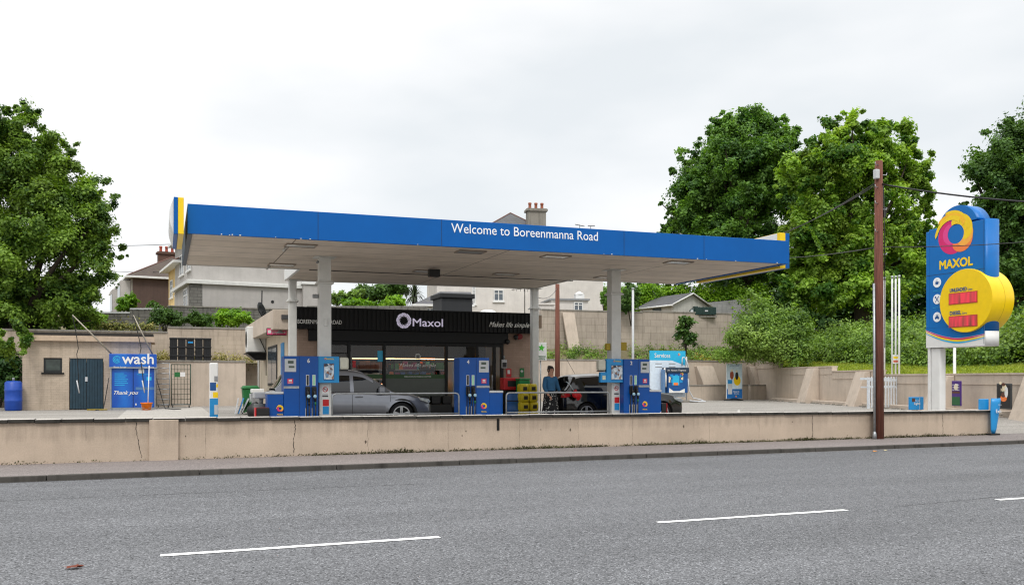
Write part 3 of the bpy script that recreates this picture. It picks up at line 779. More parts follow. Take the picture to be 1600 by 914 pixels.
# window graphics
b = MB(True); xa, xb = xs_[2] + .05, xs_[3] - .05
b.box(xa, xb, 30.085, 30.09, 1.38, 1.52); strip = b.build('green_window_strip', pm('dark green film', '2d5226', .5), gl)
b = MB(True); b.box(xa, xb, 30.085, 30.09, .66, 1.379); b.build('frosted_film', pm('frosted film', '5a605a', .5, var=.1), gl)
b = MB(True); b.box(xs_[1] + .05, xs_[2] - .05, 30.085, 30.09, 1.38, 1.52); b.build('green_window_strip', pm('dark green film', '2d5226', .5), gl)
x = U(653, 30.08)
text('Makes life simple', U(624, 30.08), ZP(653, 573, 30.08), U(681, 30.08) - U(624, 30.08), SL, gl, y=30.082, h=.13, shear=.45, world=True)
text('DELICIOUS FRESH COFFEE', x, 1.42, .95, SL, gl, y=30.082, h=.05, align='C', world=True)
ringlogo(gl, x, ZP(653, 557, 30.08), .11, 30.08, SL, 6)
# shop interior
INT = pm('shop interior wall', '35312c', .8, var=.1)
b = MB(True); b.box(SX0 + .26, SX1 - .26, SY0 + .2, SY1 - .3, .012, .03); b.build('shop_floor', pm('shop floor tile', '6d6a66', .4), shop)
b = MB(True); b.box(SX0 + .26, SX1 - .26, 34.3, 34.4, .03, 2.8); b.build('inner_partition', INT, shop)
b = MB(True); b.box(SX0 + .26, SX1 - .26, SY0 + .2, 34.3, 2.81, 2.86); b.build('ceiling', INT, shop)
LIT = pm('lit shop lamp', 'fff1cf', .5, var=0, emit='ffe9bf', estr=3.0)
LITG = pm('lit cabinet edge', 'ffd27a', .5, var=0, emit='ffd9a0', estr=3.2)
GOODS = []
for i, c in enumerate(('a83228', 'd9b22c', '2f7d3a', '2c5ea8', 'e2ded3', '7b4a2a', 'd86a20', '8a2c66', '45a0b8')):
    GOODS.append(pm('packet colour %d' % i, c, .5, var=0))
def shelf_unit(x, y, w, h, n, label):
    t = thing('shelf_unit', label, 'shelf', (x, y, .03), group='stocked shelves inside the shop')
    b = MB(); b.box(0, w, .35, .4, 0, h); b.box(0, .04, 0, .349, 0, h); b.box(w - .04, w, 0, .349, 0, h); b.build('frame', BLACKM, t)
    for k in range(n):
        z = .15 + (h - .25) * k / n
        s = MB(); s.box(.042, w - .042, .0, .348, z, z + .03); sh = s.build('shelf_board', LGREY, t)
        g = MB(); xx = .06
        c = random.randrange(9)
        while xx < w - .16:
            ww = random.uniform(.12, .26); hh = random.uniform(.5, .95) * ((h - .25) / n - .05)
            if random.random() < .35: c = random.randrange(9)
            g.box(xx, xx + ww, .04, .3, z + .031, z + .03 + hh, c); xx += ww + .012
        o = g.build('goods', GOODS, sh); o['kind'] = 'stuff'
    for zz in ((h - .06, h * .52) if h > 2 else (h - .06,)): b = MB(); b.box(.05, w - .05, -.03, -.01, zz, zz + .025); b.build('lamp_strip', LITG, t)
    return t
shelf_unit(U(548, 33.5), 33.5, 1.7, 2.15, 5, 'stocked shelf behind the second shop window pane')
shelf_unit(U(604, 33.5), 33.5, 1.95, 2.15, 5, 'stocked drinks shelf behind the window lettering')
shelf_unit(U(655, 33.5), 33.5, 1.5, 2.15, 5, 'stocked shelf behind the right part of the wide window')
shelf_unit(U(606, 31.6), 31.6, 2.2, 1.3, 3, 'low stocked shelf just behind the wide shop window')
b = MB(True)
for xx in (5.5, 7.7, 9.9): b.box(xx, xx + 1.2, 31.8, 31.95, 2.76, 2.80)
b.build('ceiling_lamp', LIT, shop)
# fridge seen through the right pane, poster cards on glass
b = MB(True); b.box(U(707, 31.5), U(724, 31.5), 31.5, 32.1, .03, 2.0); b.build('freezer', LGREY, shop, bev=.02)
t = thing('window_poster', 'small white paper notice on the shop door glass', 'poster', (U(751, 30.0), 30.03, 1.8))
b = MB(); b.box(-.13, .13, 0, .004, 0, .28); b.build('sheet', WHITE, t)
b = MB(); b.box(-.1, .1, -.003, -.001, .2, .24); b.box(-.1, .08, -.003, -.001, .12, .15); b.box(-.1, .1, -.003, -.001, .05, .07); b.build('print', GREY, t)
b = MB(True); b.box(U(590, 30.06), U(601, 30.06), 30.07, 30.074, 1.95, 2.32); b.build('cyan_sticker', CYAN, gl)
b = MB(True); b.box(U(551, 30.06), U(556, 30.06), 30.07, 30.074, 1.75, 1.98); b.build('red_sticker', RED, gl)
# low black benches of kindling bags in front of the window
b = MB(True)
for px in (606, 626, 640, 662, 680, 697):
    xx = U(px, 29.7); b.box(xx - .16, xx + .16, 29.55, 29.85, .5, .78)
b.box(U(600, 29.6), U(705, 29.6), 29.5, 29.9, .1, .5)
o = b.build('display_crate_row', BLACK, None, bev=.03); tag(o, 'row of black display crates below the wide shop window', 'crates')
# door
b = MB(True); b.box(xs_[4] + .06, xs_[5] - .06, 30.06, 30.08, 1.0, 1.06); b.build('door_rail', STEEL, sf)
b = MB(True); b.box(xs_[5] - .12, xs_[5] - .09, 30.0, 30.03, .8, 1.5); b.build('door_handle', STEEL, sf)
# side wall details
b = MB(True); b.box(SX0 - .03, SX0 - .002, 33.2, 36.2, 1.1, 2.6); po = b.build('side_window', BLACKM, shop)
for ya_, yb_ in ((33.3, 34.6), (34.75, 36.1)): b = MB(True); b.box(SX0 - .036, SX0 - .031, ya_, yb_, 1.2, 2.5); b.build('pane', HGLASS, po)
b = MB(True); b.box(SX0 - .03, SX0 - .002, 31.2, 32.0, 1.3, 2.6); b.build('side_poster', TEAL, shop)
# pink box sign
t = thing('pink_wall_sign', 'small pink payment sign sticking out from the shop side wall', 'sign', (U(433, 30.6), 30.6, ZP(432, 523, 30.6)))
w2 = .34
b = MB(); b.box(-w2, w2, 0, .08, -.02, .22); b.build('case', BLACKM, t, bev=.006)
b = MB(); b.box(-w2 + .02, w2 - .02, -.004, -.001, 0, .2); pk = b.build('panel', pm('pink panel', 'e2487c', .4), t)
text('payzone', -.15, .055, .42, WHITE, pk, y=-.006, h=.1, bold=.01)
b = MB(); b.box(-.3, -.19, -.007, -.005, .05, .15); b.build('payment_mark', WHITE, pk)
# roof plant
t = thing('roof_plant_housing', 'black louvred box standing on the shop roof', 'ventilation box', (U(690, 33), 33, 3.45))
w = U(738, 33) - U(690, 33)
b = MB(); b.box(0, w, 0, 1.2, 0, 1.02); b.build('housing', pm('dark grey sheet', '2b2d30', .55, var=.15), t, bev=.01)
b = MB(); b.box(-.08, w + .08, -.1, 1.3, 1.022, 1.2); b.build('lid', pm('near black sheet', '1b1c1e', .6), t, bev=.02)
# air conditioner + dish
t = thing('air_conditioner', 'white air conditioning unit on the left side wall of the shop', 'air conditioner', (3.1, 37, 2.4))
b = MB(); b.box(0, .72, 0, .9, .03, 1.05); b.build('casing', OFFWHITE, t, bev=.03)
b = MB(); b.cyl((-.004, .45, .55), (-.012, .45, .55), .32); b.build('fan_grille', BLACK, t)
b = MB(); b.box(-.05, .72, -.25, 1.1, -.04, .0); b.hexa([(.3, -.1, -.28), (.72, -.1, -.28), (.72, 1, -.28), (.3, 1, -.28)], [(0, -.1, -.041), (.72, -.1, -.041), (.72, 1, -.041), (0, 1, -.041)]); b.build('bracket', BLACKM, t)
b = MB(); b.tube([(.45, -.02, .9), (.46, -.06, .6), (.6, -.05, .3), (.72, -.1, .0), (.72, -.1, -.9)], .02, 6); b.build('pipe', BLACK, t)
t = thing('satellite_dish', 'dark satellite dish on the edge of the shop roof', 'satellite dish', (3.3, 34.2, 3.5))
b = MB(); b.lathe([(.02, 0), (.15, .02), (.27, .07), (.3, .1), (.295, .11), (.14, .04), (.01, .03)], n=24); b.xf(Matrix.Rotation(R(70), 4, 'Y') @ Matrix.Rotation(R(30), 4, 'X')); b.v = [(p[0] + .0, p[1], p[2] + .38) for p in b.v]; b.build('dish', BLACKM, t)
b = MB(); b.tube([(.2, 0, 0), (.1, 0, .36), (.35, -.2, .2)], .02, 6); b.tube([(.1, .3, 0), (.12, .3, 1.15)], .025, 6); b.build('bracket', BLACKM, t)
# drainpipe at side
b = MB(True); b.tube([(3.72, 38.8, 0), (3.72, 38.8, 2.9)], .05); b.build('drainpipe', OFFWHITE, shop)
# lamp under the beige fascia
b = MB(True); b.lathe([(.05, 0), (.10, -.06), (.11, -.10)], (3.6, 30.4, 2.97)); b.build('lamp', GREY, shop)
# extinguisher station and signs on the right pilaster
def plate(px0, px1, py0, py1, y, mat, name, parent, d=.004):
    b = MB(True); b.box(U(px0, y), U(px1, y), y - d, y, ZP(px0, py1, y), ZP(px0, py0, y)); return b.build(name, mat, parent)
t = thing('first_aid_sign', 'small green first aid sign with white cross on the pilaster', 'sign', (U(815, 30.09), 30.09, 1.6))
s = plate(812, 819, 575, 589, 30.09, GREEN, 'panel', t)
b = MB(True); cx = U(815.5, 30.08); z = ZP(815, 580, 30.08); b.box(cx - .05, cx + .05, 30.080, 30.083, z - .017, z + .017); b.box(cx - .017, cx + .017, 30.080, 30.0829, z - .05, z + .05); b.build('cross', WHITE, s)
t = thing('fire_notice', 'small red fire notice on the brick pilaster', 'sign', (U(795, 30.09), 30.09, 1.6))
s = plate(791, 799, 576, 589, 30.09, RED, 'panel', t)
plate(793, 797, 578, 584, 30.083, WHITE, 'pictogram', s)
t = thing('hand_sanitiser', 'white dispenser box on the brick pilaster above the red box', 'dispenser', (U(788, 30), 30.09, 1.8))
b = MB(True); xx = U(788, 30); b.box(xx - .1, xx + .1, 29.98, 30.09, 1.75, 2.05); b.build('casing', LGREY, t, bev=.02); b = MB(True); b.box(xx - .08, xx + .08, 29.975, 29.979, 1.78, 1.95); b.build('window', BLACK, t)
b = MB(True); b.tube([(xx, 30.03, 2.06), (xx, 30.03, 2.2)], .03); b.build('nozzle', GREY, t)
for px, py, l in ((793, 534, 'black camera dome under the sign band nearest the door'), (806, 527, 'black camera dome under the sign band at the brick pilaster')):
    t = thing('security_camera', l, 'camera', (U(px, 29.95), 29.95, ZP(px, py, 29.95)))
    b = MB(); b.lathe([(.01, -.1), (.07, -.06), (.09, 0), (.09, .05), (.02, .09)]); b.build('dome', BLACK, t); b = MB(); b.box(-.03, .03, 0, .14, -.02, .04); b.build('arm', BLACKM, t)
t = thing('fire_alarm_bell', 'small red alarm bell under the black sign band', 'alarm', (U(812, 30.0), 30.0, ZP(812, 526, 30)))
b = MB(); b.cyl((0, -.05, 0), (0, .08, 0), .1); b.build('bell', pm('dull red enamel', '8c2026', .5), t)
# goods outside on the right of the shop
def floorthing(name, label, cat, px, y, z=0.0, group=None, rz=0): return thing(name, label, cat, (U(px, y), y, z), rz, group)
t = floorthing('fire_box', 'red fire bucket box on a stand beside the brick pilaster', 'box', 800, 29.0)
b = MB(); b.box(-.3, .3, 0, .4, .98, 1.4); b.build('casing', RED, t, bev=.03)
b = MB(); b.box(-.16, .16, -.006, -.001, 1.1, 1.3); b.build('window', BLACK, t)
b = MB(); b.box(-.2, .2, .05, .35, 0, .979); b.build('stand', BLACKM, t)
t = floorthing('blue_drum', 'blue plastic barrel under the red fire box', 'barrel', 804, 28.5)
b = MB(); b.lathe([(.27, 0), (.3, .05), (.3, .28), (.315, .3), (.3, .32), (.3, .58), (.315, .6), (.3, .62), (.3, .85), (.26, .9), (.02, .9)]); b.build('drum', pm('blue drum plastic', '2a63a8', .4), t)
b = MB(); b.lathe([(.315, .6), (.325, .62), (.315, .64)]); b.build('hoop', BLACK, t)
t = floorthing('green_box', 'green plastic sand box next to the red fire box', 'box', 820, 28.6)
b = MB(); b.box(-.2, .2, 0, .35, .75, 1.32); b.box(-.22, .22, -.02, .37, 1.323, 1.38); b.build('casing', pm('bright green plastic', '12813f', .45), t, bev=.03)
b = MB(); b.box(-.16, .16, .04, .3, 0, .749); b.build('plinth', BLACKM, t)
b = MB(); b.box(-.12, .12, -.03, -.002, .85, 1.0); b.build('handle', BLACKM, t)
YB = pm('yellow coal bag', 'd8c21c', .5, var=.2, scale=18)
k = 0
for i, (px, y, z) in enumerate(((818, 27.6, 0), (832, 27.6, 0), (818, 27.6, .3), (832, 27.6, .3), (818, 27.6, .6), (831, 27.6, .6), (817, 27.62, .9), (830, 27.62, .9))):
    lab = ['bottom left', 'bottom right', 'second row left', 'second row right', 'third row left', 'third row right', 'top left', 'top right'][i]
    t = thing('coal_bag', 'yellow fuel bag, %s in the stack by the railing' % lab, 'bag', (U(px, y), y, z + .002), 0, 'yellow fuel bags stacked outside the shop')
    b = MB()
    n = 7; vs = []
    for zz, s in ((0, .85), (.05, 1), (.15, 1.03), (.25, 1), (.295, .85)):
        for j in range(16):
            a = 2 * math.pi * j / 16; ca, sa = math.cos(a), math.sin(a)
            e = lambda q: math.copysign(abs(q) ** .35, q)
            vs.append((.145 * s * e(ca) + random.uniform(-.006, .006), .2 * s * e(sa) + random.uniform(-.006, .006), zz))
    fs = [(r * 16 + j, r * 16 + (j + 1) % 16, (r + 1) * 16 + (j + 1) % 16, (r + 1) * 16 + j) for r in range(4) for j in range(16)] + [tuple(range(16)), tuple(range(64, 80))]
    b.add(vs, fs, sm=True); b.build('sack', YB, t)
    b = MB(); b.box(-.07, .07, -.215, -.210, .08, .2); b.build('printed_label', pm('dark print', '2e2a1a', .5) if i == 0 else bpy.data.materials['dark print'], t)
# lottery sign
t = floorthing('lottery_sign', 'white sign board with a bright green star right of the shop', 'sign', 846, 30.6)
z0, z1 = ZP(846, 563, 30.6), ZP(846, 535, 30.6); w = (U(854.5, 30.6) - U(838, 30.6)) / 2
b = MB(); b.box(-w, w, 0, .06, z0, z1); pn = b.build('board', WHITE, t, bev=.01)
b = MB(); b.tube([(0, .09, 0), (0, .09, z0 + .1)], .03); b.build('post', STEEL, t)
b = MB(); cz_ = z1 - .2; star = [((.15 if i % 2 == 0 else .065) * math.sin(R(36 * i + 8)), (.15 if i % 2 == 0 else .065) * math.cos(R(36 * i + 8)) + cz_) for i in range(10)]
b.prism(star, 'y', -.008, -.003); b.build('star', LGREEN, pn)
text('National', 0, z0 + .12, w * 1.5, GREEN, pn, y=-.004, align='C', bold=.01); text('Lottery', 0, z0 + .04, w * 1.4, GREEN, pn, y=-.004, align='C', bold=.01)

# ------------------------------------------------------------------ pump island, railings
IS = .12
t = None
b = MB(); b.box(2.0, 14.6, 22.85, 23.95, -.05, IS); o = b.build('pump_island', CONC, bev=.03); struct(o)
NOZ = pm('nozzle grip blue grey', '9fc4d8', .35)
def pump(num, x, mir, label):
    t = thing('fuel_pump', label, 'fuel pump', (x, 23.1, IS), 0, 'blue fuel pumps on the island')
    w, e, H = .86, .40, 1.82
    sgn = -1 if mir else 1
    def X(a): return -a if mir else a
    def bx(b, a0, a1, y0, y1, z0, z1, mi=0): b.box(X(a0), X(a1), y0, y1, z0, z1, mi)
    b = MB(); bx(b, 0, w, 0, .5, .05, H); body = b.build('cabinet', PUMP_BLUE, t, bev=.012)
    b = MB(); bx(b, w + .002, w + e, .02, .48, .05, .86); b.build('side_cabinet', PUMP_BLUE, t, bev=.012)
    b = MB(); bx(b, w + .002, w + e + .01, .01, .49, .863, .92); b.build('side_cap', LGREY, t, bev=.008)
    b = MB(); bx(b, .01, w + e - .01, .03, .47, 0, .048); b.build('plinth', BLACKM, t)
    b = MB(); bx(b, .475, .481, -.003, .0, .06, H - .01); b.build('panel_joint', DARK, body)
    b = MB(); bx(b, .485, w + .004, -.012, -.001, 1.0, 1.06); b.build('trim_band', STEEL, t)
    b = MB(); bx(b, .555, .84, -.012, -.001, 1.42, 1.745); dp = b.build('display_panel', LGREY, t, bev=.01)
    b = MB(); bx(b, .62, .76, -.016, -.0125, 1.63, 1.70); bx(b, .60, .74, -.016, -.0125, 1.52, 1.57); b.build('screen', pm('lcd grey green', '4a564c', .3) if 'lcd grey green' not in bpy.data.materials else bpy.data.materials['lcd grey green'], dp)
    b = MB(); bx(b, .63, .77, -.006, -.001, 1.12, 1.25); st = b.build('sticker', pm('pink red sticker', 'd32250', .4) if 'pink red sticker' not in bpy.data.materials else bpy.data.materials['pink red sticker'], t)
    b = MB(); bx(b, .66, .74, -.009, -.0065, 1.18, 1.225); bx(b, .65, .75, -.009, -.0065, 1.14, 1.155); b.build('sticker_print', WHITE, st)
    text(num, X(.245), 1.655, None, WHITE, body, y=-.002, h=.105, bold=.03, align='C')
    for i, xx in enumerate((.235, .385) if not mir else (.11, .27)):
        xx = xx if not mir else xx + 0.0
        b = MB(); bx(b, xx - .038, xx + .038, -.008, -.001, 1.07, 1.345); sp = b.build('fuel_label', WHITE, t)
        b = MB(); bx(b, xx - .026, xx + .026, -.011, -.0085, 1.08, 1.335)
        b.build('label_stripe', pm('pale green stripe', '9ad2ac', .4) if (i == 1) != mir else BLACK, sp)
        b = MB(); bx(b, xx - .06, xx + .06, -.05, -.001, .80, 1.05); b.build('nozzle_boot', BLACK, t, bev=.02)
        nz = MB()
        xc = X(xx)
        nz.tube([(xc - .02, -.09, .99), (xc, -.1, .90), (xc + .01, -.12, .78), (xc + .02, -.11, .66)], [.02, .035, .04, .026], 10)
        nz.tube([(xc - .02, -.06, 1.0), (xc + .0, -.13, .95)], .022, 8)
        no_ = nz.build('nozzle', BLACK, t)
        nb = MB(); nb.lathe([(.02, -.015), (.045, 0), (.045, .02), (.02, .035)]); nb.xf(Matrix.Translation((xc + .005, -.155, .80)) @ Matrix.Rotation(R(90), 4, 'X')); nb.build('nozzle_disc', NOZ, no_)
        g = MB(); g.tube([(xc + .02, -.11, .655), (xc + .025, -.1, .58)], .024, 8); g.build('grip_sleeve', GREEN if (i == 1) != mir else BLACK, no_)
        h = MB(); h.tube([(xc + .025, -.1, .58), (xc + .03, -.08, .3), (xc + .02, -.07, .08), (xc - .02, -.05, .05)], .016, 8); h.tube([(xc - .03, -.03, .8), (xc - .035, -.03, .1)], .013, 6); h.build('hose', BLACK, no_)
        h = MB(); bx(h, xx - .055, xx - .03, -.02, -.001, .08, .5); bx(h, xx + .03, xx + .055, -.02, -.001, .08, .5); h.build('hose_guide', LGREY, t)
    # emblem + wave stripes on the skirt
    ex = .95 if mir else .70
    emblem(body, X(ex), .50, .088, -.006)
    text('MAXOL', X(ex), .335, .15, YELLOW, body, y=-.004, bold=.03, align='C', name='brand_lettering')
    b = MB()
    for k, mi in enumerate((0, 1, 2, 3)):
        A, B = [], []
        for i in range(21):
            q = i / 20; xx = .49 + (w + e - .5) * q
            z = .20 - .16 * math.sin(math.pi * min(q * 1.02, 1)) ** .8 + .05 * q + .012 * k
            A.append((X(xx), -.005, max(z, .055))); B.append((X(xx), -.005, max(z + .011, .056)))
        b.add(A + B, [(i, i + 1, 22 + i, 21 + i) for i in range(20)], mi)
    b.build('wave_stripe', [WHITE, MAGENTA, WHITE, CYAN], body, fix=False)
    return t
pump('6', 3.68, True, 'blue fuel pump numbered 6 with its low end to the left')
pump('4', 7.46, False, 'blue fuel pump numbered 4 standing alone between two railings')
pump('2', 12.47, False, 'blue fuel pump numbered 2 beside the right column')
def terminal(px0, px1, y, label, poster, disp_right, tx):
    x0, x1 = U(px0, y), U(px1, y)
    t = thing('advert_box', label, 'advert box', ((x0 + x1) / 2, y, 1.26), group='blue advert boxes on the columns')
    w = (x1 - x0) / 2
    b = MB(); b.box(-w, w, 0, .13, 0, .68); bd = b.build('case', TEAL, t, bev=.01)
    b = MB(); b.box(-w + .14, w - .13, -.006, -.001, .07, .5); f = b.build('poster', DARKBLUE, t)
    b = MB(); b.box(-w + .15, w - .14, -.010, -.0065, .09, .49); pz = b.build('picture', poster, f)
    emblem(bd, -.08, .615, .03, -.004); text('MAXOL', -.035, .595, .17, YELLOW, bd, y=-.004, bold=.02, name='brand_lettering')
    s = 1 if disp_right else -1
    d = thing('towel_dispenser', 'cream paper towel dispenser beside ' + tx, 'dispenser', ((x0 + x1) / 2 + s * (w + .135), y, 1.6), group='cream paper towel dispensers')
    b = MB(); b.box(-.12, .12, .0, .2, 0, .32); b.build('cover', pm('cream plastic', 'cfcdbd', .5), d, bev=.05)
    b = MB(); b.box(-.1, .1, .01, .19, -.03, -.001); b.build('outlet', BLACK, d)
    return t, s, w
DARKBLUE = pm('dark blue print', '16508f', .4)
m, nt, ns, ls, bb = mk('advert photo print')
tc = N(ns, 'ShaderNodeTexCoord'); vo = N(ns, 'ShaderNodeTexVoronoi', Scale=14.0); ls.new(tc.outputs['Object'], vo.inputs[0])
cr = N(ns, 'ShaderNodeValToRGB'); e = cr.color_ramp.elements; e[0].color = lin('dfe8f0'); e[1].color = lin('2b3a4c'); e[1].position = 1
for p_, c_ in ((.3, 'c9d5de'), (.5, '7390b0'), (.65, 'e0e0da'), (.8, '9a6a4a')): x = e.new(p_); x.color = lin(c_)
sp = N(ns, 'ShaderNodeSeparateColor'); ls.new(vo.outputs['Color'], sp.inputs[0]); ls.new(sp.outputs[0], cr.inputs[0]); ls.new(cr.outputs[0], bb.inputs['Base Color']); bb.inputs['Roughness'].default_value = .4
ADVERT = m
t1, s1, w1 = terminal(497, 530, 23.15, 'bright blue advert box on the column beside pump 6', ADVERT, True, 'the column at pump 6')
t2, s2, w2 = terminal(948, 979, 23.15, 'bright blue advert box on the column beside pump 2', ADVERT, False, 'the column at pump 2')
b = MB(); b.box(-w2 - .2, -w2 - .001, .0, .12, 0, .3); b.build('side_box', TEAL, t2, bev=.01)
b = MB(); b.box(-w2 - .14, -w2 - .04, -.008, -.001, .08, .2); b.build('side_label', pm('beige label', 'cfd3b8', .5), t2)
def rail(x0, x1, y, label, h=.86):
    t = thing('railing', label, 'railing', ((x0 + x1) / 2, y, IS), 0, 'galvanised guard rails on the island')
    L = (x1 - x0) / 2; r = .022; rr = .1
    def arc(cx, cz_, a0, a1): return [(cx + rr * math.cos(R(a)), 0, cz_ + rr * math.sin(R(a))) for a in np.linspace(a0, a1, 6)]
    pts = [(-L, 0, 0)] + arc(-L + rr, h - rr, 180, 90) + arc(L - rr, h - rr, 90, 0) + [(L, 0, 0)]
    b = MB(); b.tube(pts, r, 8); b.build('hoop', STEEL, t)
    b = MB(); b.tube([(-L, 0, .32), (L, 0, .32)], r * .85, 8); b.build('lower_rail', STEEL, t)
    for s in (-1, 1):
        b = MB(); b.cyl((s * L, 0, 0), (s * L, 0, .012), .07); b.build('foot_plate', STEEL, t)
rail(U(519, 23), U(717, 23), 23.0, 'galvanised guard rail between pump 6 and pump 4')
rail(U(791, 23), U(952, 23), 23.0, 'galvanised guard rail between pump 4 and pump 2')
# squeegee bin left of pump 6
t = floorthing('squeegee_bin', 'small black and red waste bin left of pump 6', 'bin', 411, 23.0, IS)
b = MB(); b.box(-.16, .16, 0, .3, 0, .52); b.build('bin_body', BLACK, t, bev=.02)
b = MB(); b.box(-.19, -.162, -.005, .3, 0, .53); b.build('red_side', RED, t, bev=.006)
b = MB(); b.box(-.15, .15, .01, .29, .521, .53); b.build('lid', pm('dark red lid', '701018', .5), t)
t = floorthing('squeegee_bucket', 'grey screen wash bucket standing behind pump 6', 'bucket', 408, 24.0, 0)
b = MB(); b.lathe([(.14, 0), (.17, .7), (.19, .72)]); b.build('tub', GREY, t); b = MB(); b.box(-.2, .2, -.2, .2, .86, 1.02); b.build('hood', LGREY, t, bev=.03)
b = MB(); b.tube([(0, 0, .7), (0, 0, .86)], .05); b.build('stem', GREY, t)
# small red/black box right of pump 2
t = floorthing('fuel_can_bin', 'narrow black bin with a red edge right of pump 2', 'bin', 1038, 23.1, IS)
b = MB(); b.box(-.08, .08, 0, .3, 0, .52); b.build('bin_body', BLACK, t, bev=.015)
b = MB(); b.box(.082, .1, -.002, .3, 0, .52); b.build('red_side', RED, t)
# ------------------------------------------------------------------ cars
def interp(x, pts): return float(np.interp(x, [p[0] for p in pts], [p[1] for p in pts]))
def smooth_interp(x, pts, r=.05):
    return sum(interp(x + d * r, pts) for d in (-2, -1, 0, 1, 2)) / 5
def car(name, label, x, y, spec, paint, roofm, rz=0.0):
    t = thing(name, label, 'car', (x, y, 0.006), rz)
    L, Wd, WB, rr = spec['L'], spec['W'], spec['wheels'], spec['wr']
    xs = sorted(set([-L/2 + L * i / 76 for i in range(77)] + spec['cuts']))
    wheels = spec['wheels']
    def plan(x):
        u = abs(x) / (L / 2); return Wd / 2 * (1 - .16 * max(0, u - .6) ** 2 / .16 * .9 - (.10 if u > .985 else 0))
    arch = rr + .055
    def zb(x):
        z = spec['sill'] + .10 * max(0, (abs(x) / (L/2) - .86)) * 6 * .3
        for wx in wheels:
            d = abs(x - wx)
            if d < arch: z = max(z, rr + math.sqrt(arch * arch - d * d) * .98)
        return z
    belt = lambda x: smooth_interp(x, spec['belt'])
    xa_ = []
    for wx in wheels:
        for k in range(17): xa_.append(wx + arch * math.cos(math.pi * k / 16) * .999)
    xs = sorted(set([round(v, 4) for v in xs + xa_ if -L/2 <= v <= L/2]))
    NS, NT = 10, 6
    prof = [(0, .925), (.12, .965), (.3, .992), (.5, 1.0), (.68, .992), (.8, .975), (.92, .972), (1, .95)]
    def section(x):
        zb_, zs, w = zb(x), belt(x), plan(x); z0 = spec['sill']; pts = []
        for k in range(NS + 1):
            z = zb_ + (zs - zb_) * k / NS; tt = max(0, (z - z0) / (zs - z0)); ww = w * interp(tt, prof)
            for wx in wheels:
                d = math.hypot(x - wx, z - rr)
                if arch - .01 < d < arch + .10: ww += .018 * (1 - (d - arch) / .10)
            pts.append((x, -ww, z))
        we = w * .95
        for k in range(1, NT + 1):
            a = k / NT; yy = -we * (1 - a); zz = zs + .012 + spec.get('crown', .05) * (1 - (1 - a) ** 2.2)
            if k == 1: zz = zs + .03
            pts.append((x, yy, zz))
        full = pts + [(p[0], -p[1], p[2]) for p in reversed(pts[:-1])]
        return full
    secs = [section(x) for x in xs]; m = len(secs[0]); V = [p for s in secs for p in s]
    low, clad = MB(), MB()
    fs = []
    for i in range(len(xs) - 1):
        for j in range(m - 1): fs.append((i*m+j, (i+1)*m+j, (i+1)*m+j+1, i*m+j+1))
    fs.append(tuple(range(m))); fs.append(tuple((len(xs)-1)*m + j for j in range(m)))
    low.add(V, fs, sm=True); low.sm[-1] = low.sm[-2] = False
    body = low.build('body', paint, t)
    # underbody, arch liners and cladding
    b = MB(); b.box(-L/2 + .12, L/2 - .12, -Wd/2 + .16, Wd/2 - .16, spec['sill'] - .06, spec['sill'] + .3); b.build('underbody', BLACKM, t)
    for wx in wheels:
        for s in (-1, 1):
            b = MB(); A, B2, C2 = [], [], []
            for k in range(21):
                a = R(-8 + 196 * k / 20); ca, sa = math.cos(a), math.sin(a)
                w = Wd / 2 + .004
                A.append((wx + (arch - .015) * ca, s * w, rr + (arch - .015) * sa)); B2.append((wx + (arch + spec['clad']) * ca, s * (w - .012), rr + (arch + spec['clad']) * sa)); C2.append((wx + (arch - .015) * ca, s * (w - .3), rr + (arch - .015) * sa))
            b.add(A + B2 + C2, [(k, k+1, 22+k, 21+k) for k in range(20)] + [(42+k, 43+k, k+1, k) for k in range(20)], sm=True)
            b.build('arch_trim', BLACK, t, fix=False)
    b = MB()
    for s in (-1, 1): b.box(wheels[0] + arch + .02, wheels[1] - arch - .02, s * (Wd/2 * .95), s * (Wd/2 * .975), spec['sill'] - .03, spec['sill'] + .09)
    b.build('sill_trim', BLACK, t, bev=.01)
    # greenhouse
    roof = lambda x: smooth_interp(x, spec['roof'], .035)
    g0, g1 = spec['roof'][0][0], spec['roof'][-1][0]
    gx = sorted(set([v for v in xs if g0 < v < g1] + [g0, g1] + spec['pillars']))
    zr_max = max(p[1] for p in spec['roof'])
    def gsec(x):
        zs = belt(x) + .01; zr = max(roof(x), zs + .004); w0 = plan(x) * .945; pts = []
        def wd(z): return w0 * (1 - .235 * ((z - zs) / (zr_max - zs)) ** 1.15)
        e = min(.07, (zr - zs) * .4)
        K = 6
        for k in range(K + 1):
            z = zs + (zr - e - zs) * k / K; pts.append((x, -wd(z), z))
        wr_ = wd(zr - e)
        for a in (30, 60): pts.append((x, -(wr_ - e * 1.1 * (1 - math.cos(R(a)))), zr - e + e * math.sin(R(a)) * .82))
        for k in range(0, 5):
            a = k / 4; pts.append((x, -(wr_ - e) * (1 - a), zr - e * .12 + .035 * (1 - (1 - a) ** 2) * min(1, (zr - zs) / .3)))
        return pts + [(p[0], -p[1], p[2]) for p in reversed(pts[:-1])]
    gs = [gsec(x) for x in gx]; gm = len(gs[0])
    parts = {'upper_body': MB(), 'windscreen': MB(), 'rear_window': MB(), 'roof': MB()}
    for q_ in range(8): parts['side_window#%d' % q_] = MB()
    side_n = 6
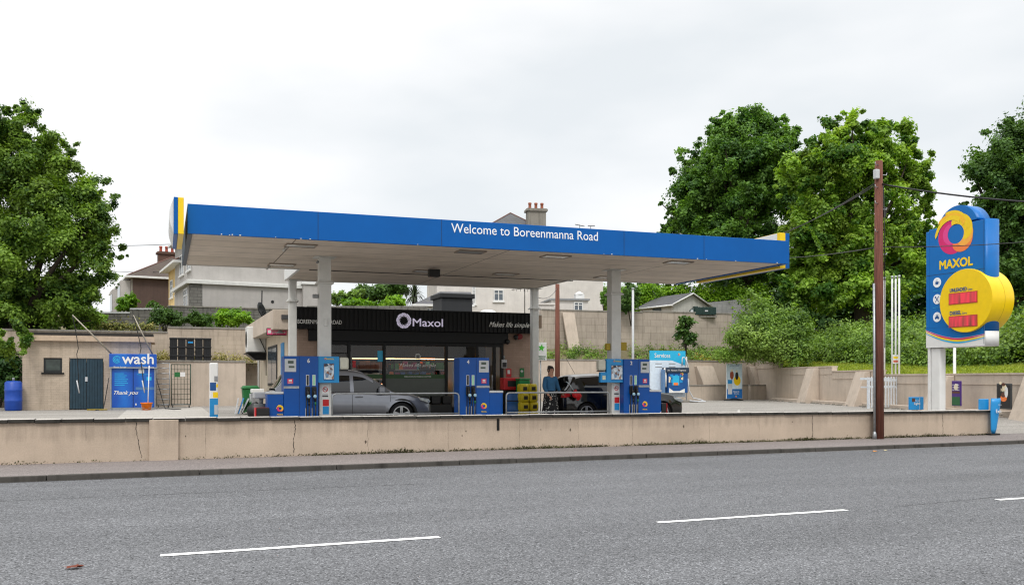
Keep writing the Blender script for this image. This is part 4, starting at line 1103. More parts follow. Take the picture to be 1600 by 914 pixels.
    def classify(x, j):
        jj = j if j < gm // 2 else gm - 2 - j
        top = roof(x) > zr_max - .075 and x < spec['ws_top'] and x > spec['rw_top']
        if jj < side_n:
            if jj == 0 and False: return 'upper_body'
            if x <= spec['win'][0] or x >= spec['win'][1]: return 'upper_body'
            for pa, pb in spec['pil']:
                if pa <= x <= pb: return 'upper_body'
            if jj >= side_n - 1 and x < spec['ws_top'] + .3: return 'upper_body'
            return 'side_window#%d' % ((0 if j < gm // 2 else 4) + sum(1 for pa, pb in spec['pil'] if x > pb))
        if x >= spec['ws_top']: return 'windscreen' if jj > side_n + 1 and x < g1 - .03 else 'upper_body'
        if x <= spec['rw_top']: return 'rear_window' if jj > side_n + 1 and x > g0 + .02 else 'upper_body'
        return 'roof'
    allv = [p for s in gs for p in s]
    for kname in parts: parts[kname].v = list(allv)
    for i in range(len(gx) - 1):
        xm = (gx[i] + gx[i+1]) / 2
        for j in range(gm - 1):
            kname = classify(xm, j); p = parts[kname]
            p.f.append((i*gm+j, (i+1)*gm+j, (i+1)*gm+j+1, i*gm+j+1)); p.m.append(0); p.sm.append(True)
    for kname, p in parts.items():
        used = sorted(set(i for f in p.f for i in f)); mp_ = {a: n_ for n_, a in enumerate(used)}
        p.v = [p.v[i] for i in used]; p.f = [tuple(mp_[i] for i in f) for f in p.f]
        if p.f: p.build(kname.split('#')[0], {'upper_body': spec.get('upper', paint), 'roof': roofm}.get(kname, DGLASS), t)
    # door seams, handles
    b = MB()
    for sx in spec['seams']:
        for s in (-1, 1):
            L_, R_ = [], []
            for k in range(13):
                z = spec['sill'] + .06 + (belt(sx) - spec['sill'] - .06) * k / 12; tt = (z - spec['sill']) / (belt(sx) - spec['sill'])
                w = plan(sx) * interp(tt, prof) + .002; L_.append((sx - .005, s * w, z)); R_.append((sx + .005, s * w, z))
            b.add(L_ + R_, [(k, k+1, 14+k, 13+k) for k in range(12)])
    b.build('door_seam', DARK, t, fix=False)
    for hx in spec['handles']:
        for s in (-1, 1):
            hz = belt(hx) - .13; w = plan(hx) * .99
            b = MB(); b.box(hx - .1, hx + .1, s * (w - .01), s * (w + .03), hz, hz + .035); b.build('door_handle', spec.get('hmat', paint), t, bev=.012)
    for s in (-1, 1):
        mx_ = spec['mirror']; mz = belt(mx_) + .1; w = plan(mx_) * .95
        b = MB(); b.box(mx_ - .07, mx_ + .09, s * (w + .02), s * (w + .2), mz - .07, mz + .09); b.hexa([(mx_ - .03, s*(w-.05), mz - .07), (mx_ + .05, s*(w-.05), mz - .07), (mx_ + .05, s*(w+.05), mz - .06), (mx_ - .03, s*(w+.05), mz - .06)], [(mx_ - .03, s*(w-.05), mz - .04), (mx_ + .05, s*(w-.05), mz - .04), (mx_ + .05, s*(w+.05), mz - .03), (mx_ - .03, s*(w+.05), mz - .03)])
        b.build('wing_mirror', spec.get('mmat', paint), t, bev=.03)
    # lamps and plates
    for s in (-1, 1):
        hx, hz = L / 2, spec['hl']
        w = plan(L/2 - .3)
        b = MB(); pts = [(hx - .42, hz + .06), (hx - .12, hz + .015), (hx - .045, hz - .06), (hx - .10, hz - .12), (hx - .36, hz - .02)]
        b.prism(pts, 'y', s * (w - .16), s * (w + .004)); hl = b.build('headlight', pm('headlamp glass', 'c8d0d6', .08, .4, var=.4, scale=14) if 'headlamp glass' not in bpy.data.materials else bpy.data.materials['headlamp glass'], t, bev=.015)
        b = MB(); pr = spec['tail']; b.prism(pr, 'y', s * (plan(-L/2 + .15) - .28), s * (plan(-L/2 + .15) + .006)); b.build('tail_light', spec.get('tlm', RED), t, bev=.015)
    b = MB(); b.box(L/2 - .05, L/2 + .012, -Wd/2*.62, Wd/2*.62, .34, .58); b.build('grille', BLACK, t, bev=.02)
    b = MB(); b.box(L/2 + .013, L/2 + .02, -.26, .26, .42, .53); b.build('number_plate', WHITE, t)
    b = MB(); b.box(-L/2 - .012, -L/2 - .002, -.26, .26, .68, .79); b.build('number_plate', WHITE, t)
    # wheels
    RIM = bpy.data.materials.get('alloy rim') or pm('alloy rim', 'd0d2d4', .3, .5, var=.05)
    for wx in wheels:
        for s in (-1, 1):
            w = Wd / 2 - .02
            b = MB(); c0 = s * (w - .21); c1 = s * w
            prof_ = [(rr * .74, 0), (rr * .95, .0), (rr, .035), (rr, .175), (rr * .95, .21), (rr * .74, .21)]
            b.lathe(prof_, n=36, caps=False); M_ = Matrix.Translation((wx, s * (w - .21) if s > 0 else -w, rr)) @ Matrix.Rotation(R(-90), 4, 'X'); b.xf(M_)
            wh = b.build('wheel', TYRE, t)
            b = MB(); ri = rr * .74
            b.lathe([(ri * .2, .06), (ri, .03), (ri, .0), (ri * 1.0, .02)], n=30)
            rim = MB()
            yo = s * (w - .015); yi = s * (w - .06)
            ring(rim, wx, rr, ri, ri * .88, yo, 36)
            for k in range(5):
                a = R(90 + 72 * k)
                for da in (-.17, .17):
                    ca, sa = math.cos(a + da), math.sin(a + da); c2, s2 = math.cos(a + da * .5), math.sin(a + da * .5)
                    p0 = (wx + ri * .22 * math.cos(a + da), rr + ri * .22 * math.sin(a + da)); p1 = (wx + ri * .92 * c2, rr + ri * .92 * s2)
                    nx_, nz_ = -(p1[1] - p0[1]), p1[0] - p0[0]; l_ = math.hypot(nx_, nz_); nx_, nz_ = nx_ / l_ * .022, nz_ / l_ * .022
                    rim.prism([(p0[0]-nx_, p0[1]-nz_), (p1[0]-nx_*.8, p1[1]-nz_*.8), (p1[0]+nx_*.8, p1[1]+nz_*.8), (p0[0]+nx_, p0[1]+nz_)], 'y', yo, yi)
            rim.cyl((wx, yi, rr), (wx, yo, rr), ri * .25, n=18)
            rim.build('rim', RIM, wh)
            b = MB(); b.cyl((wx, s * (w - .15), rr), (wx, s * (w - .10), rr), ri * .98, n=24); b.build('brake_disc', BLACKM, wh)
    return t
GREYP = pm('grey metallic car paint', '8b8e96', .28, .6, var=.04, coat=.9)
BLACKP = pm('black car paint', '0b0c0e', .2, .2, var=.04, coat=1.0)
SILR = pm('silver white roof paint', 'dfe0e0', .3, .1, var=.03, coat=.6)
L = 4.45
suv = dict(L=L, W=1.84, wheels=[-L/2 + .92, L/2 - .90], wr=.345, sill=.27, clad=.06, crown=.05,
    belt=[(-2.225, .96), (-2.1, 1.01), (-1.6, 1.02), (0, .98), (.75, .945), (1.0, .93), (1.6, .90), (1.95, .80), (2.15, .68), (2.225, .56)],
    roof=[(-2.12, 1.06), (-1.82, 1.50), (-1.62, 1.575), (-.9, 1.615), (-.1, 1.61), (.25, 1.555), (.7, 1.28), (1.12, .97)],
    pillars=[-1.78, -1.72, -1.1, -1.02, -.12, -.02, .62, .7], cuts=[-2.2, 2.2], win=(-1.78, .98), pil=[(-1.1, -1.02), (-.12, -.02)], ws_top=.2, rw_top=-1.8,
    seams=[-1.05, -.07, 1.0], handles=[-.86, .12], mirror=.72, hl=.78, mmat=GREYP, tail=[(-2.23, .86), (-2.21, 1.0), (-1.92, 1.01), (-1.95, .92), (-2.1, .84)])
car('grey_suv', 'grey metallic family car parked behind pump 6 with its nose to the right', 4.92, 25.52, suv, GREYP, GREYP)
L = 4.2
hatch = dict(L=L, W=1.72, wheels=[-L/2 + .72, L/2 - .82], wr=.31, sill=.24, clad=.012, crown=.05, upper=BLACKP,
    belt=[(-2.1, .88), (-2.0, .96), (-1.5, .97), (0, .95), (.75, .94), (1.1, .92), (1.6, .86), (1.9, .76), (2.04, .64), (2.1, .52)],
    roof=[(-2.03, .98), (-1.72, 1.42), (-1.55, 1.47), (-.9, 1.50), (-.1, 1.49), (.2, 1.44), (.6, 1.22), (1.05, .96)],
    pillars=[-1.7, -1.6, -.95, -.88, -.1, 0, .55], cuts=[-2.07, 2.07], win=(-1.45, .9), pil=[(-.95, -.88), (-.1, 0)], ws_top=.15, rw_top=-1.68,
    seams=[-.9, -.05, .98], handles=[-.72, .15], mirror=.62, hl=.72, mmat=BLACKP, tail=[(-2.11, .78), (-2.09, .96), (-1.94, .98), (-1.90, .82)])
car('black_hatchback', 'black hatchback with silver white roof being refuelled behind pump 2', 13.45, 25.55, hatch, BLACKP, SILR)
hc = [o for o in bpy.data.objects if o.name.startswith('black_hatchback')][0]
b = MB(); b.tube([(-1.55, -.35, 1.5), (-1.85, -.35, 1.98)], .006, 5); b.build('aerial', BLACK, hc)
# ------------------------------------------------------------------ person
SKIN = pm('skin', 'b98c74', .55, var=.08)
JACK = pm('blue denim jacket', '2c5f86', .85, var=.18, scale=14, bump=.3)
HAIR = pm('dark hair', '1d1613', .6, var=.2)
m, nt, ns, ls, bb = mk('black skirt with white dots')
tc = N(ns, 'ShaderNodeTexCoord'); vo = N(ns, 'ShaderNodeTexVoronoi', Scale=17.0); vo.inputs['Randomness'].default_value = .5; ls.new(tc.outputs['Object'], vo.inputs[0])
mr = N(ns, 'ShaderNodeMapRange'); mr.inputs['From Min'].default_value = .24; mr.inputs['From Max'].default_value = .28; mr.inputs['To Min'].default_value = 1; mr.inputs['To Max'].default_value = 0; ls.new(vo.outputs['Distance'], mr.inputs[0])
mx = N(ns, 'ShaderNodeMix', _data_type='RGBA'); mx.inputs[6].default_value = lin('0e0f12'); mx.inputs[7].default_value = lin('d8d6d0'); ls.new(mr.outputs[0], mx.inputs[0]); ls.new(mx.outputs[2], bb.inputs['Base Color']); bb.inputs['Roughness'].default_value = .85
SKIRT = m
pr = thing('person', 'person in a blue jacket and spotted black skirt standing by the black car', 'person', (U(860, 24.2), 24.2, .008), R(8))
def skin_mesh(name, V, E, Rr, mat, parent, sub=2):
    me = bpy.data.meshes.new(name); me.from_pydata([tuple(v) for v in V], E, []); me.materials.append(mat)
    o = bpy.data.objects.new(name, me); C.objects.link(o); o.parent = parent
    s = o.modifiers.new('skin', 'SKIN'); s.use_smooth_shade = True
    for i, r in enumerate(Rr): me.skin_vertices[0].data[i].radius = r if isinstance(r, tuple) else (r, r)
    me.skin_vertices[0].data[0].use_root = True
    ss = o.modifiers.new('sub', 'SUBSURF'); ss.levels = sub; ss.render_levels = sub
    return o
def ensure_skin(me):
    bm = bmesh.new(); bm.from_mesh(me); bm.verts.layers.skin.verify(); bm.to_mesh(me); bm.free()
def skinned(name, V, E, Rr, mat, parent, sub=2):
    me = bpy.data.meshes.new(name); me.from_pydata([tuple(v) for v in V], E, [])
    bm = bmesh.new(); bm.from_mesh(me); ly = bm.verts.layers.skin.verify(); bm.verts.ensure_lookup_table()
    for i, r in enumerate(Rr): bm.verts[i][ly].radius = r if isinstance(r, tuple) else (r, r)
    bm.verts[0][ly].use_root = True
    bm.to_mesh(me); bm.free(); me.materials.append(mat)
    o = bpy.data.objects.new(name, me); C.objects.link(o); o.parent = parent
    s = o.modifiers.new('skin', 'SKIN'); s.use_smooth_shade = True
    ss = o.modifiers.new('sub', 'SUBSURF'); ss.levels = sub; ss.render_levels = sub
    return o
# standing, turned to the car, right hand reaching to the filler
V = [(0, 0, .92), (0, 0, 1.08), (0, 0, 1.24), (0, .0, 1.38), (0, 0, 1.45), (.01, -.01, 1.53), (.02, -.015, 1.60), (.02, -.01, 1.66),
     (-.10, 0, .86), (-.10, .0, .48), (-.10, .02, .09), (-.10, -.10, .035),
     (.10, 0, .86), (.11, -.02, .48), (.12, .02, .09), (.13, -.10, .035),
     (-.17, 0, 1.37), (-.23, -.03, 1.12), (-.20, -.16, .92), (-.17, -.22, .86),
     (.17, .0, 1.37), (.25, .02, 1.13), (.38, .08, .96), (.44, .10, .93)]
E = [(0,1),(1,2),(2,3),(3,4),(4,5),(5,6),(6,7),(0,8),(8,9),(9,10),(10,11),(0,12),(12,13),(13,14),(14,15),(3,16),(16,17),(17,18),(18,19),(3,20),(20,21),(21,22),(22,23)]
Rr = [(.15,.11),(.125,.09),(.14,.10),(.13,.09),(.05,.05),(.07,.08),(.085,.10),(.06,.07),.085,.055,.04,(.045,.03),.085,.055,.04,(.045,.03),.055,.045,.032,.03,.055,.045,.032,.03]
skinned('body', V, E, Rr, SKIN, pr)
V = [(0, 0, .90), (0, 0, 1.08), (0, 0, 1.24), (0, .0, 1.37), (0, .01, 1.43), (-.17, 0, 1.36), (-.235, -.03, 1.12), (-.205, -.15, .95), (.17, .0, 1.36), (.255, .02, 1.13), (.36, .07, .985)]
skinned('jacket', V, [(0,1),(1,2),(2,3),(3,4),(3,5),(5,6),(6,7),(3,8),(8,9),(9,10)], [(.20,.15),(.165,.125),(.175,.13),(.155,.11),(.07,.07),.078,.066,.052,.078,.066,.052], JACK, pr)
b = MB(); prof = [(1.0, .165, .125), (.9, .20, .15), (.7, .225, .18), (.45, .25, .20), (.30, .27, .215)]
vs = []
for z, rx, ry in prof:
    for j in range(40):
        a = 2 * math.pi * j / 40; f = 1 + .045 * math.sin(a * 8 + z * 3) * (1.05 - z)
        vs.append((rx * f * math.cos(a), ry * f * math.sin(a), z))
b.add(vs, [(r*40+j, r*40+(j+1) % 40, (r+1)*40+(j+1) % 40, (r+1)*40+j) for r in range(4) for j in range(40)], sm=True); sk = b.build('skirt', SKIRT, pr, fix=False)
so = sk.modifiers.new('s', 'SOLIDIFY'); so.thickness = .008
hh = bmesh.new(); bmesh.ops.create_uvsphere(hh, u_segments=20, v_segments=14, radius=1)
for v in hh.verts:
    v.co = Vector((v.co.x * .098, v.co.y * .118 + .02, v.co.z * .118))
    if v.co.y < -.045 and v.co.z < .05: v.co.y = -.045
for f in hh.faces: f.smooth = True
me = bpy.data.meshes.new('hair'); hh.to_mesh(me); hh.free(); me.materials.append(HAIR); o = bpy.data.objects.new('hair', me); C.objects.link(o); o.parent = pr; o.location = (.02, -.0, 1.625)
for s in (-1, 1):
    b = MB(); b.lathe([(.002, -.008), (.011, 0), (.002, .008)], (.02 + s * .033, -.098, 1.615), 8); b.build('eye', pm('dark eye', '241a14', .3) if s < 0 else bpy.data.materials['dark eye'], pr)
    b = MB(); b.lathe([(.004, -.03), (.016, -.01), (.02, .015), (.006, .03)], (.02 + s * .092, .0, 1.605), 8); b.build('ear', SKIN, pr)
b = MB(); b.hexa([(.004, -.112, 1.575), (.036, -.112, 1.575), (.034, -.08, 1.57), (.006, -.08, 1.57)], [(.014, -.098, 1.62), (.026, -.098, 1.62), (.03, -.08, 1.625), (.01, -.08, 1.625)]); b.build('nose', SKIN, pr, bev=.006)
b = MB(); b.box(-.002, .042, -.094, -.08, 1.545, 1.555); b.build('mouth', pm('lips', '8a4a42', .5), pr, bev=.003)
b = MB(); b.lathe([(.01, -.05), (.045, -.03), (.055, 0), (.04, .035), (.01, .05)], (.02, .10, 1.70), 12); b.build('hair_bun', HAIR, pr)
# hands: five fingers each
def hand(root, dirv, side, parent):
    d = Vector(dirv).normalized(); up = Vector((0, 0, 1)); s = d.cross(up).normalized() * side; nrm = s.cross(d)
    for k, (off, ln) in enumerate(((-.027, .06), (-.009, .07), (.009, .066), (.027, .052))):
        p0 = Vector(root) + s * off * .7; p1 = p0 + d * .03 + s * off * .3; p2 = p1 + d * ln * .5 - up * .012; p3 = p2 + d * ln * .35 - up * .03
        skinned('finger', [p0, p1, p2, p3], [(0,1),(1,2),(2,3)], [.010, .009, .008, .007], SKIN, parent, 1)
    p0 = Vector(root) - s * .03; p1 = p0 - s * .022 + d * .03; p2 = p1 + d * .03 - up * .01
    skinned('thumb', [p0, p1, p2], [(0,1),(1,2)], [.012, .010, .008], SKIN, parent, 1)
hand((-.165, -.235, .85), (.2, -.5, -.8), 1, pr); hand((.455, .105, .925), (.9, .2, -.3), -1, pr)
b = MB()
for s in (-.10, .125): b.tube([(s, .05, .045), (s, -.06, .045), (s, -.17, .03)], [.052, .055, .035], 10)
b.build('shoes', BLACK, pr)
# red bag on the black car's boot side
t = floorthing('red_bag', 'crumpled red plastic bag hanging at the rear of the black car', 'bag', 901, 24.45, .86)
b = MB(); random.seed(5)
vs = []; n1_, n2_ = 9, 18
for i in range(n1_):
    ph = math.pi * i / (n1_ - 1)
    for j in range(n2_):
        a = 2 * math.pi * j / n2_; f = 1 + random.uniform(-.16, .16)
        vs.append((.15 * math.sin(ph) * math.cos(a) * f, .08 * math.sin(ph) * math.sin(a) * f, .02 + .12 * math.cos(ph) * f - .04 * math.cos(a)))
b.add(vs, [(i*n2_+j, i*n2_+(j+1) % n2_, (i+1)*n2_+(j+1) % n2_, (i+1)*n2_+j) for i in range(n1_-1) for j in range(n2_)], sm=False)
b.build('bag_body', pm('red plastic film', 'd01824', .3), t)
b = MB(); b.tube([(-.1, 0, .15), (-.25, .0, .36), (-.30, .12, .42)], .012, 6); b.build('strap', pm('pale strap', 'c9d6dc', .5), t)

# ------------------------------------------------------------------ left side: shed, car wash, bins
BRICK_P = rendered('painted brick', 'c2b29f', stain='6a5c4b', blocks=(.23, .078, .007, .75), stainamt=.35)
SHY = 44.0
hx0, hx1 = U(35, SHY), U(236, SHY)
shed = thing('store_shed', 'flat roofed beige painted brick store with double doors', 'shed', ((hx0+hx1)/2, SHY, 0))
zt = ZP(100, 533, SHY)
dx0, dx1 = U(108, SHY), U(162, SHY); dz = ZP(130, 559, SHY); wx0, wx1 = U(68, SHY), U(97, SHY); wz0, wz1 = ZP(80, 582, SHY), ZP(80, 559, SHY)
b = MB(True)
b.box(hx0, wx0, SHY, SHY + .22, 0, zt); b.box(wx0, wx1, SHY, SHY + .22, 0, wz0); b.box(wx0, wx1, SHY, SHY + .22, wz1, zt); b.box(wx1, dx0, SHY, SHY + .22, 0, zt)
b.box(dx0, dx1, SHY, SHY + .22, dz, zt); b.box(dx1, hx1, SHY, SHY + .22, 0, zt); b.box(hx0, hx0 + .22, SHY + .221, SHY + 3, 0, zt); b.box(hx1 - .22, hx1, SHY + .221, SHY + 3, 0, zt)
b.build('wall', BRICK_P, shed)
b = MB(True); b.box(hx0 - .1, hx1 + .15, SHY - .22, SHY + 3.1, zt + .003, zt + .24); b.build('fascia_board', pm('painted timber fascia', 'bba68f', .8, var=.15), shed)
b = MB(True); b.box(hx0 - .05, hx1 + .1, SHY - .1, SHY + 3, zt + .243, zt + .38); b.build('roof', pm('black felt', '2d2b29', .9, var=.3), shed)
DOOR = pm('dark teal door paint', '1d3a48', .6, var=.25, scale=5)
for a, c in ((dx0 + .03, (dx0 + dx1) / 2 - .006), ((dx0 + dx1) / 2 + .006, dx1 - .03)):
    b = MB(True); n_ = 6; w_ = (c - a) / n_
    for k in range(n_): b.box(a + k * w_, a + (k + 1) * w_ - .012, SHY + .06, SHY + .10, .04, dz - .03)
    b.box(a, c, SHY + .10, SHY + .12, .04, dz - .03)
    d_ = b.build('door_leaf', DOOR, shed)
b = MB(True); b.box((dx0+dx1)/2 - .06, (dx0+dx1)/2 + .04, SHY + .03, SHY + .058, 1.25, 1.45); b.build('padlock', LGREY, d_)
b = MB(True); b.box(wx0, wx1, SHY + .05, SHY + .09, wz0, wz1); wf = b.build('window', pm('dark window frame', '1b2022', .6), shed)
b = MB(True); b.box(wx0 + .08, wx1 - .08, SHY + .04, SHY + .049, wz0 + .1, wz1 - .08); b.build('pane', pm('dusty glass', '39433f', .15, var=.5, scale=4), wf)
b = MB(True); b.box(wx0 - .08, wx1 + .08, SHY - .08, SHY + .05, wz0 - .07, wz0 - .002); b.build('sill', BLACKM, wf)
# car wash kiosk
WY = 43.0
t = floorthing('car_wash_kiosk', 'bright blue car wash machine cabinet marked wash', 'kiosk', 208, WY)
wK = (U(242, WY) - U(175, WY)) / 2; zh = ZP(208, 553, WY); zm = ZP(208, 573.5, WY)
m, nt, ns, ls, bb = mk('wash panel print')
tc = N(ns, 'ShaderNodeTexCoord'); wv = N(ns, 'ShaderNodeTexWave', Scale=.35, Distortion=5.0, Detail=2.0); ls.new(tc.outputs['Object'], wv.inputs[0])
mx = N(ns, 'ShaderNodeMix', _data_type='RGBA'); mx.inputs[6].default_value = lin('0c4cab'); mx.inputs[7].default_value = lin('1267c2'); ls.new(wv.outputs['Fac'], mx.inputs[0]); ls.new(mx.outputs[2], bb.inputs['Base Color']); bb.inputs['Roughness'].default_value = .35
WASHM = m
b = MB(); b.box(-wK, wK, .05, 1.0, .1, zm); cb_ = b.build('cabinet', WASHM, t, bev=.01)
b = MB(); b.box(-wK - .09, wK + .09, -.06, 1.05, zm + .003, zh); hd = b.build('header', WASHM, t, bev=.01)
b = MB(); b.box(-wK - .05, -wK - .002, 0, .1, 0, zm); b.box(wK + .002, wK + .05, 0, .1, 0, zm); b.box(-wK - .1, wK + .1, -.07, -.02, zm - .05, zm + .0); b.box(-wK, wK, .06, 1, 0, .098); b.build('frame', STEEL, t)
b = MB(); b.box(-.01, .01, .04, .049, .1, zm - .06); b.build('door_joint', DARK, cb_)
text('wash', -.44, zm + .15, 1.28, WHITE, hd, y=-.065, bold=.02)
ringb = MB()
for k in range(3): ring(ringb, -.66, zm + .33, .16 - k * .055, .135 - k * .055, -.066 - k * .001, 20, 20 + 50 * k, 330 + 50 * k)
ringb.build('wash_swirl', CYAN, hd, fix=False)
text('Thank you', -wK + .1, zm * .36, .98, WHITE, cb_, y=.045, shear=.4, bold=.015)
text('Rinse Lance', -.78, zm - .035, .5, WHITE, t, y=-.073); text('Foam Lance', .35, zm - .035, .5, WHITE, t, y=-.073)
b = MB()
for k in range(7): b.box(-wK + .12, -wK + .12 + random.uniform(.3, .6), .044, .049, zm - .3 - k * .085, zm - .275 - k * .085)
b.box(.15, .75, .044, .049, 1.55, 1.57); b.box(.55, .75, .044, .049, 1.3, 1.45); b.build('instruction_print', CYAN, cb_)
b = MB(); b.box(.22, .45, .03, .049, 1.62, 1.8); b.box(.09, .14, .03, .049, .2, .28); b.build('coin_panel', WHITE, cb_)
b = MB(); b.box(.1, .85, .044, .049, .88, 1.0); b.build('info_strip', pm('mid grey blue print', '4b78a8', .5), cb_)
# lance booms
def boom(base, tip, hose_end, label, tx):
    t = thing('lance_boom', label, 'boom', base, group='swinging lance booms of the car wash')
    rel = lambda p: (p[0]-base[0], p[1]-base[1], p[2]-base[2])
    b = MB(); b.tube([rel(base), rel(tip)], [.035, .025], 8); b.build('arm', pm('worn steel tube', 'a09889', .5, .4), t)
    b = MB(); pts = []
    for i in range(15):
        q = i / 14; p = Vector(tip).lerp(Vector(hose_end), q); p.x += .12 * math.sin(q * math.pi) * (1 if q < .5 else .3); pts.append(rel(p))
    b.tube(pts, .018, 6); b.build('hose', BLACK, t)
    b = MB(); b.tube([rel(hose_end), rel((hose_end[0] - .1, hose_end[1], hose_end[2] + .55))], .03, 6); b.build('lance', LGREY, t)
kx = U(174, WY); boom((kx, WY + .1, zh), (U(113, WY), WY, ZP(113, 492, WY)), (U(124, WY), WY, .75), 'steel boom leaning left in front of the teal shed doors', '')
kx = U(242, WY); boom((kx - .1, WY + .3, zh), (U(208, WY), WY + .3, ZP(208, 492, WY)), (U(226, WY-.3), WY - .3, .75), 'steel boom leaning left over the car wash cabinet', '')
for px0, px1, l in ((170, 162, 'black hose trailing on the ground left of the car wash'), (245, 258, 'black hose trailing on the ground right of the car wash')):
    x0, x1 = U(px0, WY), U(px1, WY); b = MB(True)
    b.tube([(x0, WY - .1, 1.4), (x0 + (x1-x0)*.1, WY - .15, 1.2), (x0 + (x1 - x0) * .7, WY - .2, .4), (x1, WY - .3, .05), (x1 + (x1-x0) * 1.1, WY - .8, .03), (x1 + (x1-x0)*1.9, WY - .4, .03)], .02, 6)
    o = b.build('hose', BLACK); tag(o, l, 'hose')
# bucket + mop
t = floorthing('orange_bucket', 'orange plastic bucket standing in front of the car wash', 'bucket', 229, 42.2)
b = MB(); b.lathe([(.17, 0), (.23, .3), (.26, .3), (.26, .33), (.21, .33), (.16, .04)], n=22); b.build('tub', pm('orange plastic', 'ee7a14', .4), t)
b = MB(); b.tube([(-.24, 0, .31), (-.2, -.12, .12), (0, -.2, .05), (.2, -.12, .12), (.24, 0, .31)], .006, 5); b.build('handle', STEEL, t)
t = floorthing('mop', 'white handled brush standing in the orange bucket', 'brush', 231, 42.22)
b = MB(); b.tube([(0, 0, .12), (.05, .3, 1.95)], .02, 8); b.build('pole', WHITE, t); b = MB(); b.box(-.1, .1, -.04, .04, .05, .13); b.build('brush_head', BLACK, t); b = MB(); b.tube([(.02, .13, .75), (.033, .2, 1.2)], .026, 8); b.build('grip', pm('blue grip', '2b5fae', .5), t)
# mop squeegee puddle items
b = MB(True); x = U(152, 42.4); b.tube([(x - .4, 42.4, .04), (x + .4, 42.3, .04)], .03, 6); o = b.build('lance_nozzle', pm('dull yellow plastic', 'a08a2a', .6)); tag(o, 'dull yellow spray lance lying on the ground by the shed doors', 'lance')
# blue drum far left
t = floorthing('barrel', 'deep blue plastic barrel at the left end of the shed', 'barrel', 21, 43.6)
b = MB(); b.lathe([(.30, 0), (.34, .05), (.34, .4), (.355, .43), (.34, .46), (.34, .85), (.355, .88), (.34, .91), (.34, 1.2), (.27, 1.27), (.05, 1.28)]); b.build('drum', pm('deep blue plastic', '1848a6', .4), t)
b = MB(); b.lathe([(.05, 1.28), (.05, 1.4), (.03, 1.42)]); b.build('cap', GREY, t)
# cage trolleys
def cage(px, y, w, h, label, mat, deep=.7, solid=False):
    t = floorthing('cage_trolley', label, 'trolley', px, y, 0, 'wire cage trolleys')
    b = MB(); r = .018
    for sx in (-w/2, w/2):
        for yy in (0, deep): b.tube([(sx, yy, .12), (sx, yy, h)], r, 6)
        b.tube([(sx, 0, h), (sx, deep, h)], r, 6); b.tube([(sx, 0, .16), (sx, deep, .16)], r, 6)
    for yy in (0, deep): b.tube([(-w/2, yy, h), (w/2, yy, h)], r, 6); b.tube([(-w/2, yy, .16), (w/2, yy, .16)], r, 6)
    b.build('frame', mat, t)
    b = MB()
    nv = 6 if not solid else 0
    for k in range(1, nv): b.tube([(-w/2 + w*k/nv, 0, .16), (-w/2 + w*k/nv, 0, h)], .006, 4); b.tube([(-w/2 + w*k/nv, deep, .16), (-w/2 + w*k/nv, deep, h)], .006, 4)
    for k in range(1, 8): z = .16 + (h - .16) * k / 8; b.tube([(-w/2, 0, z), (w/2, 0, z)], .007 if not solid else .02, 4); b.tube([(-w/2, deep, z), (w/2, deep, z)], .006, 4)
    b.build('mesh_panel', mat, t)
    b = MB(); b.box(-w/2, w/2, 0, deep, .13, .17); b.build('deck', STEEL, t)
    for sx in (-w/2 + .06, w/2 - .06):
        for yy in (.05, deep - .05): b = MB(); b.cyl((sx - .02, yy, .06), (sx + .02, yy, .06), .06, n=12); b.tube([(sx, yy, .06), (sx, yy, .13)], .015, 5); b.build('caster', BLACK, t)
    return t
GCAGE = pm('dark green cage steel', '3c4a3e', .5, .4)
cg = cage(283, 45.0, U(298, 45) - U(268, 45), 2.05, 'dark green wire cage trolley with small labels by the wall', GCAGE)
b = MB(); b.box(-.3, -.05, -.03, -.02, 1.45, 1.68); b.build('green_tag', GREEN, cg); b = MB(); b.box(-.04, .18, -.03, -.02, 1.47, 1.68); b.build('white_tag', WHITE, cg)
cage(255, 45.0, U(265, 45) - U(245, 45), 2.1, 'pale steel cage trolley with wide bars beside the car wash', STEEL, solid=True)
b = MB(); b.tube([(0, 0, 0), (0, 0, .5)], .05); 
CRATE = pm('glossy black crate', '131518', .45, var=.15)
LY = 47.5
t = None
zl = ZP(300, 568, LY) + .005
for r_ in range(1):
    for i in range(5):
        px = 271 + i * 13.2
        x = U(px, 47.9)
        t = thing('oil_crate', ['leftmost', 'second', 'third', 'fourth', 'rightmost'][i] + ' black plastic crate in the row on the wall ledge', 'crate', (x, 47.65, zl), 0, 'black crates on the wall ledge')
        w = .172; t.rotation_euler = (0, 0, random.uniform(-.03, .03))
        for k in range(3):
            b = MB(); z = k * .43
            b.box(-w, w, 0, .5, z, z + .35); b.box(-w - .02, w + .02, -.05, .53, z + .352, z + .425)
            for q in (-.12, -.04, .04, .12): b.box(q - .008, q + .008, -.02, -.001, z + .02, z + .345)
            b.build('tier', CRATE, t, bev=.012)
        b = MB(); b.box(-w + .02, w - .02, .03, .47, .01, 1.2); b.build('load', BLACKM, t)
        if i == 2:
            b = MB(); b.box(-.12, .12, -.03, -.022, 1.02, 1.1); b.build('label', TEAL, t)
